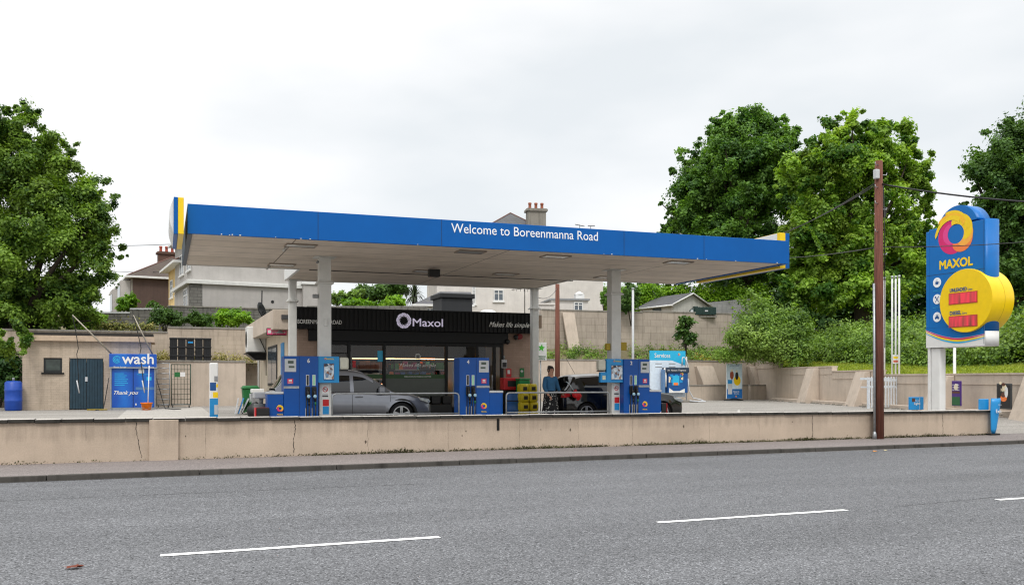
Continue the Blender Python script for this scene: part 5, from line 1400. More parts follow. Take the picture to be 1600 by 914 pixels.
# slim totem
t = floorthing('slim_totem', 'slim blue and yellow upright sign on a black round foot', 'sign', 334, 29.6)
w = (U(341, 29.6) - U(327.5, 29.6)) / 2; H_ = ZP(334, 567, 29.6)
b = MB(); b.box(-w, w, -.06, .06, .08, H_); tb = b.build('panel', WHITE, t, bev=.03)
for z0, z1, mt, a, c in ((.1, .75, TEAL, -1, 1), (.78, .95, YELLOW, -.2, .95), (1.0, 1.25, DARKBLUE, -.9, .5), (1.28, 1.45, GREY, .1, .9), (1.1, 1.2, YELLOW, .55, .95), (.25, .55, LGREY, .1, .9)):
    b = MB(); b.box(w * a + (.004 if a == -1 else 0), w * c - (.004 if c == 1 else 0), -.07 if mt is LGREY else -.066, -.0665 if mt is LGREY else -.061, z0, z1); b.build('print', mt, tb)
b = MB(); b.lathe([(.45, 0), (.44, .03), (.2, .07), (.05, .08)], n=30); b.xf(Matrix.Scale(.85, 4, (0, 1, 0))); b.build('foot', BLACK, t)
# wheelie bin
t = floorthing('wheelie_bin', 'dark green wheelie bin with grey label near pump 6', 'bin', 392, 36.0)
b = MB(); b.hexa([(-.24, .05, .08), (.24, .05, .08), (.24, .5, .08), (-.24, .5, .08)], [(-.3, 0, .98), (.3, 0, .98), (.3, .68, .98), (-.3, .68, .98)]); b.build('bin_body', GREEN, t, bev=.02)
b = MB(); b.box(-.33, .33, -.04, .74, .983, 1.04); b.hexa([(-.3, 0, 1.041), (.3, 0, 1.041), (.3, .7, 1.041), (-.3, .7, 1.041)], [(-.26, .05, 1.1), (.26, .05, 1.1), (.26, .6, 1.1), (-.26, .6, 1.1)]); b.build('lid', pm('mid green plastic', '24763c', .45), t, bev=.02)
b = MB(); b.box(-.05, .2, -.002, .012, .45, .8); b.build('label', LGREY, t)
for s in (-.27, .27): b = MB(); b.cyl((s - .03, .56, .1), (s + .03, .56, .1), .1); b.build('wheel', BLACK, t)
t = floorthing('grey_bin', 'grey bin with white lid in front of the green wheelie bin', 'bin', 403, 33.5)
b = MB(); b.hexa([(-.17, 0, 0), (.17, 0, 0), (.17, .35, 0), (-.17, .35, 0)], [(-.21, -.03, .85), (.21, -.03, .85), (.21, .38, .85), (-.21, .38, .85)]); b.build('bin_body', GREY, t, bev=.02)
b = MB(); b.box(-.23, .23, -.05, .4, .853, 1.0); b.build('lid', WHITE, t, bev=.03)
random.seed(9)
def sackmesh(rx, ry, rz_, j=.1):
    b = MB(); n1_, n2_ = 9, 16; vs = []
    for i in range(n1_):
        ph = math.pi * i / (n1_ - 1)
        for k in range(n2_):
            a = 2 * math.pi * k / n2_; f = 1 + random.uniform(-j, j); vs.append((rx * math.sin(ph) * math.cos(a) * f, ry * math.sin(ph) * math.sin(a) * f, max(0, rz_ * .8 + rz_ * math.cos(ph) * f)))
    b.add(vs, [(i*n2_+k, i*n2_+(k+1) % n2_, (i+1)*n2_+(k+1) % n2_, (i+1)*n2_+k) for i in range(n1_-1) for k in range(n2_)], sm=True); return b
t = floorthing('rubbish_sack', 'black rubbish sack slumped between the green bin and pump 6', 'sack', 400, 32.5); sackmesh(.3, .25, .3, .14).build('sack', BLACK, t)
for i, (px, rot, l) in enumerate(((374, -.5, 'grey hose reel frame leaning left of the green bin'),)):
    t = floorthing('folded_sign_stack', 'stack of folded sign boards leaning beside the green bin', 'boards', px, 35.5)
    for k, (mt, a) in enumerate(((LGREY, .18), (TEAL, .32), (LGREY, .46), (GREEN, .6))):
        b = MB(); b.box(-.14, -.12, 0, .5, 0, .62); b.xf(Matrix.Translation((k * .1, 0, 0)) @ Matrix.Rotation(a, 4, 'Y')); b.v = [(p[0], p[1], max(p[2], .0)) for p in b.v]; b.build('board', mt, t)

# ------------------------------------------------------------------ right side: wooden poles, wires, vents
WOOD = None
m, nt, ns, ls, bb = mk('weathered red brown pole')
tc = N(ns, 'ShaderNodeTexCoord'); mp = N(ns, 'ShaderNodeMapping'); mp.inputs['Scale'].default_value = (30, 30, 1.2); ls.new(tc.outputs['Object'], mp.inputs[0])
no = N(ns, 'ShaderNodeTexNoise', Scale=1.0, Detail=7.0, Roughness=.7); ls.new(mp.outputs[0], no.inputs[0])
cr = N(ns, 'ShaderNodeValToRGB'); cr.color_ramp.elements[0].position = .3; cr.color_ramp.elements[0].color = lin('48271c'); cr.color_ramp.elements[1].position = .7; cr.color_ramp.elements[1].color = lin('835040')
ls.new(no.outputs[0], cr.inputs[0]); ls.new(cr.outputs[0], bb.inputs['Base Color']); bb.inputs['Roughness'].default_value = .85
bp = N(ns, 'ShaderNodeBump', Strength=.6, Distance=.01); ls.new(no.outputs[0], bp.inputs['Height']); ls.new(bp.outputs[0], bb.inputs['Normal'])
WOOD = m
px, py = U(1373, 18.8), 18.8
PT = ZP(1373, 252, 18.8)
t = thing('utility_pole', 'tall red brown wooden pole standing at the wall on the footpath', 'pole', (px, py, PATH_Z))
hp = PT - PATH_Z
b = MB(); b.tube([(0, 0, -.1), (0, 0, hp * .5), (0, 0, hp)], [.135, .12, .10], 20); b.build('shaft', WOOD, t)
b = MB(); b.tube([(-.17, -.03, 0), (-.17, -.02, 1.9), (-.16, 0, 4.15)], .032, 10); b.lathe([(.06, 0), (.05, .12), (.035, .2)], (-.17, -.03, 0)); b.build('cable_guard', STEEL, t)
b = MB()
for z, s in ((hp - .12, -1), (hp - .38, 1), (hp - .72, -1), (hp - 1.3, 1), (hp - 1.9, -1), (hp - 2.5, 1), (hp - 1.15, -1)): b.tube([(0, -.05, z), (s * .19, -.08, z), (s * .2, -.08, z + .06)], .012, 5)
b.build('step_bolt', STEEL, t)
b = MB(); b.box(-.2, -.08, -.13, .0, hp - .5, hp - .25); b.build('junction_box', LGREY, t, bev=.02)
b = MB(); b.box(.11, .21, -.06, .06, hp - 1.5, hp - 1.22); b.build('cable_terminal', BLACK, t, bev=.02)
b = MB(); b.tube([(.09, -.07, hp - .6), (.125, -.08, hp - 2), (.12, -.09, hp - 5)], .012, 5); b.build('down_cable', BLACK, t)
ax, ay, az = px, py, PT
def wire(p0, p1, sag, r, label, n=16):
    b = MB(True); pts = []
    for i in range(n + 1):
        q = i / n; p = Vector(p0).lerp(Vector(p1), q); p.z -= sag * 4 * q * (1 - q); pts.append(tuple(p))
    b.tube(pts, r, 5); o = b.build('overhead_wire', BLACK); tag(o, label, 'wire', 'overhead wires'); return o
def P3(pxx, pyy, Z): x, y = W(pxx, Z); return (x, y, ZH(pyy, Z))
wire((ax, ay, ZH(287, Dep(ax, ay))), P3(1800, 322, 19), .15, .022, 'thick black overhead wire running right from the wooden pole')
wire((ax, ay, ZH(283, Dep(ax, ay))), P3(1130, 384, 48), .5, .014, 'upper thin overhead wire running left from the pole over the canopy')
wire((ax, ay, ZH(287, Dep(ax, ay))), P3(1110, 387, 46), .5, .014, 'lower thin overhead wire running left from the pole over the canopy')
wire((ax, ay, ZH(386, Dep(ax, ay))), P3(1150, 396, 60), .3, .014, 'thin overhead wire passing right of the canopy corner at half height')
wire((ax, ay, ZH(386, Dep(ax, ay))), P3(1800, 352, 30), .2, .012, 'thin overhead wire running right behind the big price sign')
wire(P3(100, 384, 70), P3(300, 380, 70), .1, .022, 'thin overhead wire beside the left end of the canopy')
wire(P3(120, 418, 80), P3(260, 424, 72), .2, .02, 'thin overhead wire low above the brown terrace roof')
# second brown pole behind the shop
x, y = U(871, 47.0), 47.0
t = thing('utility_pole', 'slim red brown wooden pole rising behind the black car', 'pole', (x, y, 0))
b = MB(); b.tube([(0, 0, 0), (0, 0, 6.8)], [.16, .12], 14); b.build('shaft', WOOD, t)
wire((x, y, 6.6), (U(835, 29.3), 29.3, 4.3), .3, .012, 'slack wire from the rear brown pole to the canopy')
# galvanised lamp/vent poles
def wpole(px, y, z0, ytop, r, label, mat=WHITE):
    x = U(px, y); t = thing('slim_pole', label, 'pole', (x, y, z0)); h = ZP(px, ytop, y) - z0
    b = MB(); b.tube([(0, 0, 0), (0, 0, h)], [r, r * .8], 10); b.build('shaft', mat, t)
    b = MB(); b.lathe([(r * 1.2, 0), (r * 1.2, .06), (r * .3, .09)], (0, 0, h)); b.build('cap', STEEL, t); return t
wpole(989, 47.5, 0, 452, .085, 'slim pale steel pole standing behind the advert box on pump 2', LGREY)
# vent pipes in a palisade cage
vy = 30.2
vt = []
for i, (pxx, tp) in enumerate(((1382, 437), (1394, 435), (1399.5, 435), (1405, 434))):
    vv = VB(pxx, 1.35); x = U(pxx, vv); t = thing('vent_pipe', ['white vent pipe nearest the wooden pole', 'second white vent pipe from the wooden pole', 'third white vent pipe from the wooden pole', 'white vent pipe farthest from the wooden pole'][i], 'pipe', (x, vv, 0), 0, 'white fuel vent pipes')
    h = ZP(pxx, tp, vv); b = MB(); b.tube([(0, 0, 0), (0, 0, h)], .042, 10); b.build('pipe', WHITE, t); b = MB(); b.tube([(0, 0, h), (0, 0, h + .12)], .06, 10); b.build('cowl', STEEL, t); vt.append(t)
t = thing('warning_sign', 'small white warning sign with yellow and red print on the vent pipes', 'sign', (U(1399.5, VB(1399, 1.35) - .07), VB(1399, 1.35) - .07, ZP(1399, 568, VB(1399, 1.35))))
b = MB(); b.box(-.16, .16, 0, .02, 0, .42); s_ = b.build('panel', WHITE, t); b = MB(); b.box(-.14, .14, -.004, -.001, .24, .33); b.build('yellow_print', YELLOW, s_); b = MB(); b.box(-.14, .14, -.004, -.001, .06, .16); b.build('red_print', pm('pale red print', 'd2695a', .5), s_)
GALV = pm('pale galvanised fence', 'd3d9df', .45, .1, var=.15, scale=9)
CV = VB(1395, 1.9) - .9
x0, x1 = U(1357, CV), U(1409, CV)
t = thing('palisade_cage', 'pale galvanised palisade fence round the vent pipes', 'fence', ((x0 + x1) / 2, CV, 0)); hw = (x1 - x0) / 2; h = ZP(1380, 590, CV)
for s in (-hw, hw): b = MB(); b.box(s - .05, s + .05, -.05, .05, 0, h + .02); b.build('post', GALV, t)
b = MB(); b.box(-hw, hw, -.02, .02, .95, 1.05); b.box(-hw, hw, -.02, .02, h - .16, h - .06); b.box(-hw, -hw + .04, .06, .5, .95, 1.02); b.box(hw - .04, hw, .06, .5, .95, 1.02); b.box(-hw, hw, .5, .54, h - .1, h); b.build('rail', GALV, t)
k_ = int((2 * hw) / .16)
for k in range(1, k_):
    xx = -hw + k * 2 * hw / k_; b = MB(); b.prism([(xx - .04, .05), (xx + .04, .05), (xx + .04, h - .0), (xx, h + .06), (xx - .04, h)], 'y', -.035, -.021); b.build('pale', GALV, t)
# ------------------------------------------------------------------ price sign
sx, sya, syb = 22.62, 19.62, 21.78
t = thing('price_sign', 'tall blue petrol price sign with yellow drum on a white leg', 'sign', (sx, (sya + syb) / 2, -.05), 0)
t.rotation_euler = (0, 0, 0)
SB = pm('sign blue enamel', '0a6cb8', .35, var=.05, scale=2, spec=.3)
TH = .56
# drawn in a frame: a = distance from the near (road) edge along the face, depth = +x
W_ = syb - sya
zb_, zt_ = 2.32, 6.08
def face_box(b, a0, a1, z0, z1, d0, d1, mi=0): b.box(sx + d0, sx + d1, sya + a0, sya + a1, z0, z1, mi)
b = MB(True); face_box(b, 0, W_ - .1, 2.96, zt_, .0, TH); body = b.build('sign_body', SB, t, bev=.012)
b = MB(True); face_box(b, W_ - .098, W_ + .03, 2.96, zt_ - .06, .0, TH); b.build('edge_column', SB, t, bev=.02)
b = MB(True)
pr_ = [(sx + TH * (.5 + .5 * math.cos(R(a))), sya - .0 - .10 * math.sin(R(a))) for a in range(0, 181, 15)]
b.prism([(p[0], p[1] - .002) for p in pr_], 'z', 2.783, zt_ + .02, sm=True); b.build('rounded_edge', SB, t)
b = MB(True); b.prism([(p[0], p[1] - .002) for p in pr_], 'z', 2.34, 2.78, sm=True); b.build('rounded_foot', WHITE, t)
# dome top
b = MB(True); cyy, czz, rr_ = sya + .98, 5.92, .74
pts = [(cyy + rr_ * math.cos(R(a)), czz + rr_ * math.sin(R(a))) for a in range(12, 169, 6)] + [(cyy - rr_ * .978, zt_ + .002), (cyy + rr_ * .978, zt_ + .002)]
pts = [(cyy + rr_ * math.cos(R(a)), czz + rr_ * math.sin(R(a))) for a in range(13, 168, 5)]
b.prism([(p[0], max(p[1], zt_ + .002)) for p in pts], 'x', sx + .002, sx + TH - .01, sm=True); b.build('dome_top', SB, t)
# white foot panel with waves, leg
b = MB(True); face_box(b, 0, W_ + .03, 2.34, 2.958, .0, TH); fp = b.build('foot_panel', WHITE, t, bev=.01)
b = MB(True)
pts = []
n_ = 24
A, B = [], []
def wy(q): return 2.60 + .32 * max(0, (q - .35) / .65) ** 1.8 + .10 * max(0, (.5 - q) / .5) ** 1.5
for i in range(n_ + 1):
    q = i / n_; a = q * (W_ + .03); A.append((sx - .003, sya + a, wy(q))); B.append((sx - .003, sya + a, 2.962))
b.add(A + B, [(i, i+1, n_+2+i, n_+1+i) for i in range(n_)]); b.build('blue_wave', SB, fp, fix=False)
b = MB(True)
for k, (off, th_) in enumerate(((.0, .045), (-.05, .055), (-.105, .04))):
    A, B = [], []
    for i in range(n_ + 1):
        q = i / n_; a = q * (W_ + .03); z = wy(q) + off - .01; w = th_ * (.35 + math.sin(q * math.pi) * .9)
        A.append((sx - .005 - .001 * k, sya + a, z - w)); B.append((sx - .005 - .001 * k, sya + a, z))
    b.add(A + B, [(i, i+1, n_+2+i, n_+1+i) for i in range(n_)], k)
b.build('wave_stripes', [MAGENTA, YELLOW, CYAN], fp, fix=False)
b = MB(True); lg0 = W_ - .47
b.box(sx + .06, sx + .32, sya + lg0, sya + W_ - .1, 0, 2.338); b.build('leg', WHITE, t, bev=.05)
b = MB(True); b.box(sx + .03, sx + .32, sya + W_ - .098, sya + W_ - .01, 0, 2.338); b.build('leg_edge', WHITE, t, bev=.01)
# seams
b = MB(True); face_box(b, .0, W_, 4.62, 4.632, -.004, -.001); face_box(b, .02, .03, 2.4, zt_, -.004, -.001); b.build('seam', NAVY, body)
# lettering faces -x: rotate -90 about z
def stext(s, a, z, w, h, mat, parent, d=.004, bold=.0, align='L', name='lettering'):
    # a = distance of the start from the far edge, reading towards the road edge
    o = text(s, 0, 0, w, mat, parent, h=h, bold=bold, align=align, name=name)
    off = OFF[parent.name]
    o.rotation_euler = (R(90), 0, R(-90)); o.location = (sx - d - off[0], syb - a - off[1], z - off[2]); return o
stext('MAXOL', .52, 4.78, 1.22, .27, YELLOW, body, bold=.045, name='brand_lettering')
# emblem on the face: build in xz then rotate to face -x
def face_emblem(cy_, cz_, rad):
    off = OFF[body.name]
    o = emblem(body, 0, 0, rad, 0, cols=None); o.rotation_euler = (0, 0, R(-90)); o.location = (sx - .004 - off[0], cy_ - off[1], cz_ - off[2]); return o
face_emblem(cyy + .05, 5.80, .72)
ICON = LETW
for i, z in enumerate((4.38, 3.86, 3.30)):
    a = W_ - .42
    b = MB(True); b.cyl((sx - .004, sya + a, z), (sx - .012, sya + a, z), .155, n=28); ic = b.build('service_icon', ICON, body)
    g = MB(True); y0 = sya + a; X_ = sx - .015
    if i == 0:
        g.box(X_, X_ + .002, y0 - .045, y0 + .06, z - .06, z + .03); 
        for k in range(8): pass
        g.box(X_, X_ + .002, y0 - .085, y0 - .07, z - .04, z + .02); g.box(X_, X_ + .002, y0 - .07, y0 - .046, z + .008, z + .02); g.box(X_, X_ + .002, y0 - .07, y0 - .046, z - .04, z - .028)
        g.box(X_, X_ + .002, y0 - .01, y0 + .0, z + .045, z + .09); g.box(X_, X_ + .002, y0 + .025, y0 + .035, z + .045, z + .08)
    elif i == 1:
        for s in (-1, 1): g.add([(X_, y0 + s * .08, z - .09), (X_, y0 + s * .06, z - .1), (X_, y0 - s * .08, z + .08), (X_, y0 - s * .06, z + .095)], [(0, 1, 2, 3)])
        g.add([(X_ - .001, y0 + .09, z + .06), (X_ - .001, y0 + .05, z + .1), (X_ - .001, y0 + .03, z + .06), (X_ - .001, y0 + .06, z + .03)], [(0, 1, 2, 3)])
    else:
        g.box(X_, X_ + .002, y0 - .08, y0 + .08, z - .05, z + .0); g.box(X_, X_ + .002, y0 - .05, y0 + .05, z + .001, z + .04)
        g.box(X_, X_ + .002, y0 - .06, y0 - .035, z - .075, z - .051); g.box(X_, X_ + .002, y0 + .035, y0 + .06, z - .075, z - .051); g.box(X_, X_ + .002, y0 - .06, y0 + .03, z + .065, z + .08)
    g.build('pictogram', DARKBLUE, ic, fix=False)
    if i < 2: g = MB(True); g.box(sx - .008, sx - .003, y0 - .17, y0 + .17, z - .268, z - .258); g.build('divider', CYAN, body)
# drum
dyc, dzc, dr = sya + .60, 3.72, .955
b = MB(True); b.cyl((sx - .10, dyc, dzc), (sx + .78, dyc, dzc), dr, n=72); dm = b.build('price_drum', YELLOW, t, bev=.008)
b = MB(True); b.cyl((sx + .40, dyc, dzc), (sx + .41, dyc, dzc), dr + .003, n=72); b.build('drum_seam', pm('dull yellow seam', 'b99a00', .5), dm)
for z, s, sub in ((dzc + .28, 'UNLEADED', 'Litre'), (dzc - .42, 'DIESEL', 'Litre')):
    o = stext(s, 0, z + .02, .62 if s == 'UNLEADED' else .42, .115, DARKBLUE, dm, d=.104, bold=.03); o.location.y = dyc + .56 - OFF[dm.name][1]
    o = stext(sub, 0, z + .02, .16, .07, DARKBLUE, dm, d=.104); o.location.y = dyc + .56 - (.66 if s == 'UNLEADED' else .46) - OFF[dm.name][1]
    b = MB(True); b.box(sx - .112, sx - .102, dyc - .44, dyc + .60, z - .37, z - .02); pdn = b.build('price_display', pm('dull red frame', 'b84a30', .5) if 'dull red frame' not in bpy.data.materials else bpy.data.materials['dull red frame'], dm)
    b = MB(True); b.box(sx - .118, sx - .113, dyc - .41, dyc + .57, z - .345, z - .045)
    PG = bpy.data.materials.get('blurred red price digits')
    if not PG:
        m, nt, ns, ls, bb = mk('blurred red price digits')
        tc = N(ns, 'ShaderNodeTexCoord'); mp = N(ns, 'ShaderNodeMapping'); mp.inputs['Scale'].default_value = (1, 3.4, .5); no = N(ns, 'ShaderNodeTexNoise', Scale=2.0, Detail=1.0); ls.new(tc.outputs['Object'], mp.inputs[0]); ls.new(mp.outputs[0], no.inputs[0])
        cr = N(ns, 'ShaderNodeValToRGB'); cr.color_ramp.elements[0].position = .3; cr.color_ramp.elements[0].color = lin('7c3f35'); cr.color_ramp.elements[1].position = .62; cr.color_ramp.elements[1].color = lin('e23a4c')
        ls.new(no.outputs[0], cr.inputs[0]); ls.new(cr.outputs[0], bb.inputs['Base Color']); ls.new(cr.outputs[0], bb.inputs['Emission Color']); bb.inputs['Emission Strength'].default_value = .25; PG = m
    b.build('digits', PG, pdn)

# ------------------------------------------------------------------ exit sign
t = thing('exit_sign', 'curved bright blue exit sign standing at the right end of the wall', 'sign', (22.08, 18.86, PATH_Z))
b = MB(); n_ = 14; vs = []
H_ = 1.0
for i in range(9):
    z = .05 + H_ * i / 8; q = i / 8; w0 = .13 + .12 * min(1, q * 1.35) ; lean = .10 * q
    if q < .08: w0 = .1
    for k in range(n_ + 1):
        a = -1 + 2 * k / n_; vs.append((a * w0 * .75 + lean, -.11 * (1 - a * a) * w0 / .3, z))
b.add(vs, [(i*(n_+1)+k, i*(n_+1)+k+1, (i+1)*(n_+1)+k+1, (i+1)*(n_+1)+k) for i in range(8) for k in range(n_)], sm=True)
ob = b.build('curved_panel', TEAL, t, fix=False); so = ob.modifiers.new('s', 'SOLIDIFY'); so.thickness = .03
b = MB(); b.box(-.42, -.05, .10, .15, .72, 1.03); b.build('side_wing', TEAL, t, bev=.02)
text('Exit', .06, .64, .21, WHITE, ob, y=-.125, bold=.02, align='C'); text('Thank you', .07, .86, .13, WHITE, ob, y=-.15, align='C')
b = MB(); b.box(-.16, .2, -.06, .12, 0, .05); b.build('foot', BLACK, t, bev=.01)

# ------------------------------------------------------------------ small displays on the right
def wboard(name, label, px0, px1, py0, py1, d, cat, frame=BLACK, panel=BLACK, fr=.04):
    s0, s1 = s_at(px0, d), s_at(px1, d); x, y = BP((s0 + s1) / 2, -d); Z = Dep(x, y); za, zb2 = max(ZH(py1, Z), .18 if d < .45 else 0), ZH(py0, Z)
    t = thing(name, label, cat, (x, y, 0), math.atan2(dirc.y, dirc.x)); w = (s1 - s0) / 2
    b = MB(); b.box(-w, w, 0, .05, za, zb2); f = b.build('frame', frame, t, bev=.015)
    b = MB(); b.box(-w + fr, w - fr, -.006, -.001, za + fr, zb2 - fr); p = b.build('poster', panel, f)
    return t, f, p, w, za, zb2
def aboard(name, label, px0, px1, py0, py1, v, cat, z0=0.0, frame=BLACK, panel=BLACK, fr=.04, posts=None):
    x0, x1 = U(px0, v), U(px1, v); za, zb2 = max(ZP((px0+px1)/2, py1, v), z0), ZP((px0+px1)/2, py0, v)
    t = thing(name, label, cat, ((x0+x1)/2, v, z0)); w = (x1-x0)/2
    b = MB(); b.box(-w, w, 0, .05, za - z0, zb2 - z0); f = b.build('frame', frame, t, bev=.015)
    b = MB(); b.box(-w + fr, w - fr, -.006, -.001, za - z0 + fr, zb2 - z0 - fr); p = b.build('poster', panel, f)
    return t, f, p, w, za - z0, zb2 - z0
PURP = pm('purple print', '45217a', .4); DGREEN = pm('dark green print', '165c30', .4); BROWN = pm('brown print', '5a3120', .5); CREAM = pm('cream print', 'e7d9b8', .5); NEARBLACK = pm('near black print', '17171a', .45)
t, f, p, w, z0, z1 = wboard('purple_banner', 'tall purple advert banner by the right retaining wall', 1487, 1501, 595, 634, .75, 'banner', panel=PURP, fr=.02, frame=PURP)
b = MB(); b.box(-w + .03, w - .03, -.010, -.007, z0 + .03, z0 + .36); b.build('green_print', DGREEN, p)
b = MB(); b.lathe([(.01, -.12), (.12, -.08), (.14, 0), (.1, .1), (.01, .14)], (0, -.01, z0 + .75), 14); b.v = [(q[0], -.008 + (q[1] + .01) * .02, q[2]) for q in b.v]; b.build('picture', CREAM, p)
b = MB(); b.box(-w + .05, w - .05, -.010, -.007, z0 + .5, z0 + .58); b.build('picture', BROWN, p)
for i, s in enumerate(('milk', 'choco', 'ice cream')): text(s, 0, z1 - .18 - .1 * i, w * 1.5, WHITE, p, y=-.009, h=.06, align='C', bold=.02)
wp = wpole(1491.5, VB(1492, .6), 0, 541, .07, 'white steel pole rising behind the purple banner')
t, f, p, w, z0, z1 = wboard('food_poster_board', 'black framed pavement board with a food picture near the exit', 1557, 1580, 599, 639, .7, 'board', panel=NEARBLACK, fr=.06, frame=pm('dark grey frame', '3a3c3e', .45))
text('New', 0, z1 - .3, .3, CREAM, p, y=-.008, h=.13, bold=.03, align='C')
for (cx_, cz_, rx, rz_, mt, dy) in ((.0, .40, .19, .13, ORANGE, 0), (-.02, .52, .13, .09, BROWN, 1), (.16, .62, .1, .2, WHITE, 2), (.05, .78, .13, .12, CREAM, 0), (.0, .9, .1, .06, BROWN, 3), (-.18, .95, .07, .06, CREAM, 1)):
    b = MB(); b.prism([(cx_ + rx * math.cos(a), cz_ + z0 + rz_ * math.sin(a)) for a in np.linspace(0, 2 * math.pi, 15)[:-1]], 'y', -.009 - .002 * dy, -.007); b.build('food_picture', mt, p)
t, f, p, w, z0, z1 = aboard('small_blue_banner', 'low blue and white banner between wall and price sign leg', 1421, 1443, 620, 640, 22.5, 'banner', panel=TEAL, fr=.006, frame=TEAL)
text('Try our', .02, z1 - .14, .2, WHITE, p, y=-.008, align='C'); text('Lights', .02, z1 - .25, .25, WHITE, p, y=-.008, bold=.02, align='C')
b = MB(); b.box(-.2, -.06, -.009, -.007, z1 - .16, z1 - .04); b.build('photo', BROWN, p); b = MB(); b.box(.12, .14, -.009, -.007, z0 + .02, z1 - .02); b.build('fold', LGREY, p)
# people banner on a round foot
BY = 47.6
t, f, p, w, z0, z1 = aboard('advert_banner', 'white and blue advert banner on a black foot by the rear wall', 1135, 1160, 568, 623, BY, 'banner', panel=pm('pale sky print', 'cfe2ee', .4), fr=.02, frame=WHITE)
b = MB(); b.box(-w + .022, w - .022, -.010, -.007, z0 + .03, z0 + .62); b.build('blue_print', pm('mid blue print', '1668ae', .4), p)
b = MB(); b.box(-w + .1, -w + .42, -.014, -.011, z0 + .3, z0 + .95); b.build('notice', LGREY, p)
b = MB(); b.box(-w + .1, -w + .42, -.014, -.011, z0 + .96, z0 + 1.2); b.build('notice', TEAL, p)
for (cx_, cz_, rx, rz_, mt, dy) in ((-.2, 1.5, .14, .28, pm('rust print', '9c4a34', .5), 0), (.2, 1.15, .26, .32, YELLOW, 0), (.17, 1.45, .12, .26, NEARBLACK, 1), (-.2, 1.78, .07, .09, CREAM, 1), (.15, 1.74, .07, .08, CREAM, 2)):
    b = MB(); b.prism([(cx_ + rx * math.cos(a), cz_ + z0 + rz_ * math.sin(a)) for a in np.linspace(0, 2 * math.pi, 13)[:-1]], 'y', -.010 - .002 * dy, -.007); b.build('figure_picture', mt, p)
text('Rewards', .14, z0 + .42, .42, WHITE, p, y=-.012, bold=.02, align='C'); text('for you', .14, z0 + .3, .36, WHITE, p, y=-.012, align='C'); text('LOYALTY CARD', 0, z1 - .16, .7, DARKBLUE, p, y=-.009, align='C')
emblem(p, .12, z0 + .15, .06, -.012)
b = MB(); b.box(-.03, .03, .06, .12, .05, 1.2); b.build('back_pole', STEEL, t); b = MB(); b.lathe([(.62, 0), (.6, .05), (.3, .12), (.1, .16)], (0, .1, 0), 28); b.build('foot', BLACK, t)
# air and water unit with its big panel
SY_ = 45.5
x0, x1 = U(1016, SY_), U(1071, SY_)
t = thing('services_unit', 'air and water service unit with a blue headed Services panel', 'service unit', ((x0+x1)/2, SY_, 0)); w = (x1-x0)/2; zt2 = ZP(1043, 548, SY_); zh2 = ZP(1043, 563, SY_)
b = MB(); b.box(-w, w, 0, .1, .3, zh2 - .002); bp_ = b.build('back_panel', pm('pale blue white panel', 'd5e2ee', .4), t)
b = MB(); b.box(-w, w, 0, .1, zh2, zt2); hp_ = b.build('header', CYAN, t)
b = MB(); b.add([(.25, -.003, zh2), (w, -.003, zh2 - .3), (w, -.003, zt2), (.6, -.003, zt2)], [(0, 1, 2, 3)]); b.build('curved_band', CYAN, bp_, fix=False)
text('Services', -w + .28, zh2 + .16, 1.05, WHITE, hp_, y=-.006, h=.27, bold=.01); emblem(hp_, .75, zh2 + .35, .08, -.006)
b = MB(); 
for a, z in ((-.85, zh2 - .22), (.05, zh2 - .22), (-.85, zh2 - .42), (.05, zh2 - .40)): b.box(a, a + .45, -.004, -.001, z, z + .05)
b.build('small_print', GREY, bp_)
b = MB(); b.box(-.25, w - .12, -.45, -.05, .55, zh2 - .72); cb2 = b.build('machine_cabinet', DARKBLUE, t, bev=.02)
b = MB(); b.box(-.4, w - .06, -.5, -.02, zh2 - .718, zh2 - .42); hb = b.build('machine_header', NAVY, t, bev=.02)
text('Air  Vacuum  Fragrance', -.34, zh2 - .62, 1.25, WHITE, hb, y=-.504, h=.1)
g = MB()
for r_ in range(2):
    for c_ in range(3): g.box(-.12 + c_ * .32, .06 + c_ * .32, -.456, -.451, zh2 - 1.0 - r_ * .3, zh2 - .82 - r_ * .3)
g.build('button_plate', TEAL, cb2)
g = MB(); g.box(.02, .48, -.462, -.457, 1.0, 1.55); g.build('keypad_plate', CYAN, cb2); g = MB(); g.box(.1, .4, -.466, -.463, 1.0, 1.15); g.build('keypad_print', ORANGE, cb2)
g = MB(); g.box(-.22, -.08, -.456, -.451, 1.15, 1.5); g.box(.6, .74, -.456, -.451, 1.3, 1.5); g.build('label', CREAM, cb2); emblem(cb2, .66, 1.65, .1, -.456)
g = MB(); g.prism([(-.2, .56), (.85, .56), (.85, .8), (.5, .66), (.1, .66), (-.2, .85)], 'y', -.458, -.452); g.build('foot_band', WHITE, cb2)
b = MB(); b.tube([(w - .05, -.2, .1), (w - .05, -.2, zt2 - .35)], .04, 8); b.tube([(w - .35, -.2, zh2 - .3), (w - .35, -.2, zt2 - .5), (w - .3, -.2, zt2 - .38), (w - .2, -.25, zt2 - .4), (w - .05, -.35, zt2 - .8), (w - .02, -.3, 1.4)], .035, 8); b.build('hose_mast', LGREY, t)
b = MB(); b.tube([(w - .02, -.3, 1.4), (w + .05, -.3, .7), (w + .3, -.35, .25), (w + .9, -.4, .12), (w + .9, -.7, .06), (w + .3, -.7, .05), (w - .1, -.6, .1)], .035, 8); b.build('hose', pm('pale hose', 'c9ccd0', .4), t)
b = MB(); b.box(-.55, -.42, -.4, -.1, .5, 1.9); b.build('nozzle_holder', pm('steel blue', '5b7fa8', .4), t, bev=.02); b = MB(); b.tube([(-.36, -.3, .9), (-.36, -.3, 2.0)], .09, 12); b.build('canister', WHITE, t)
b = MB(); b.box(-w - .1, w + .5, -.6, .4, 0, .12); b.build('plinth', CONC, t, bev=.02)

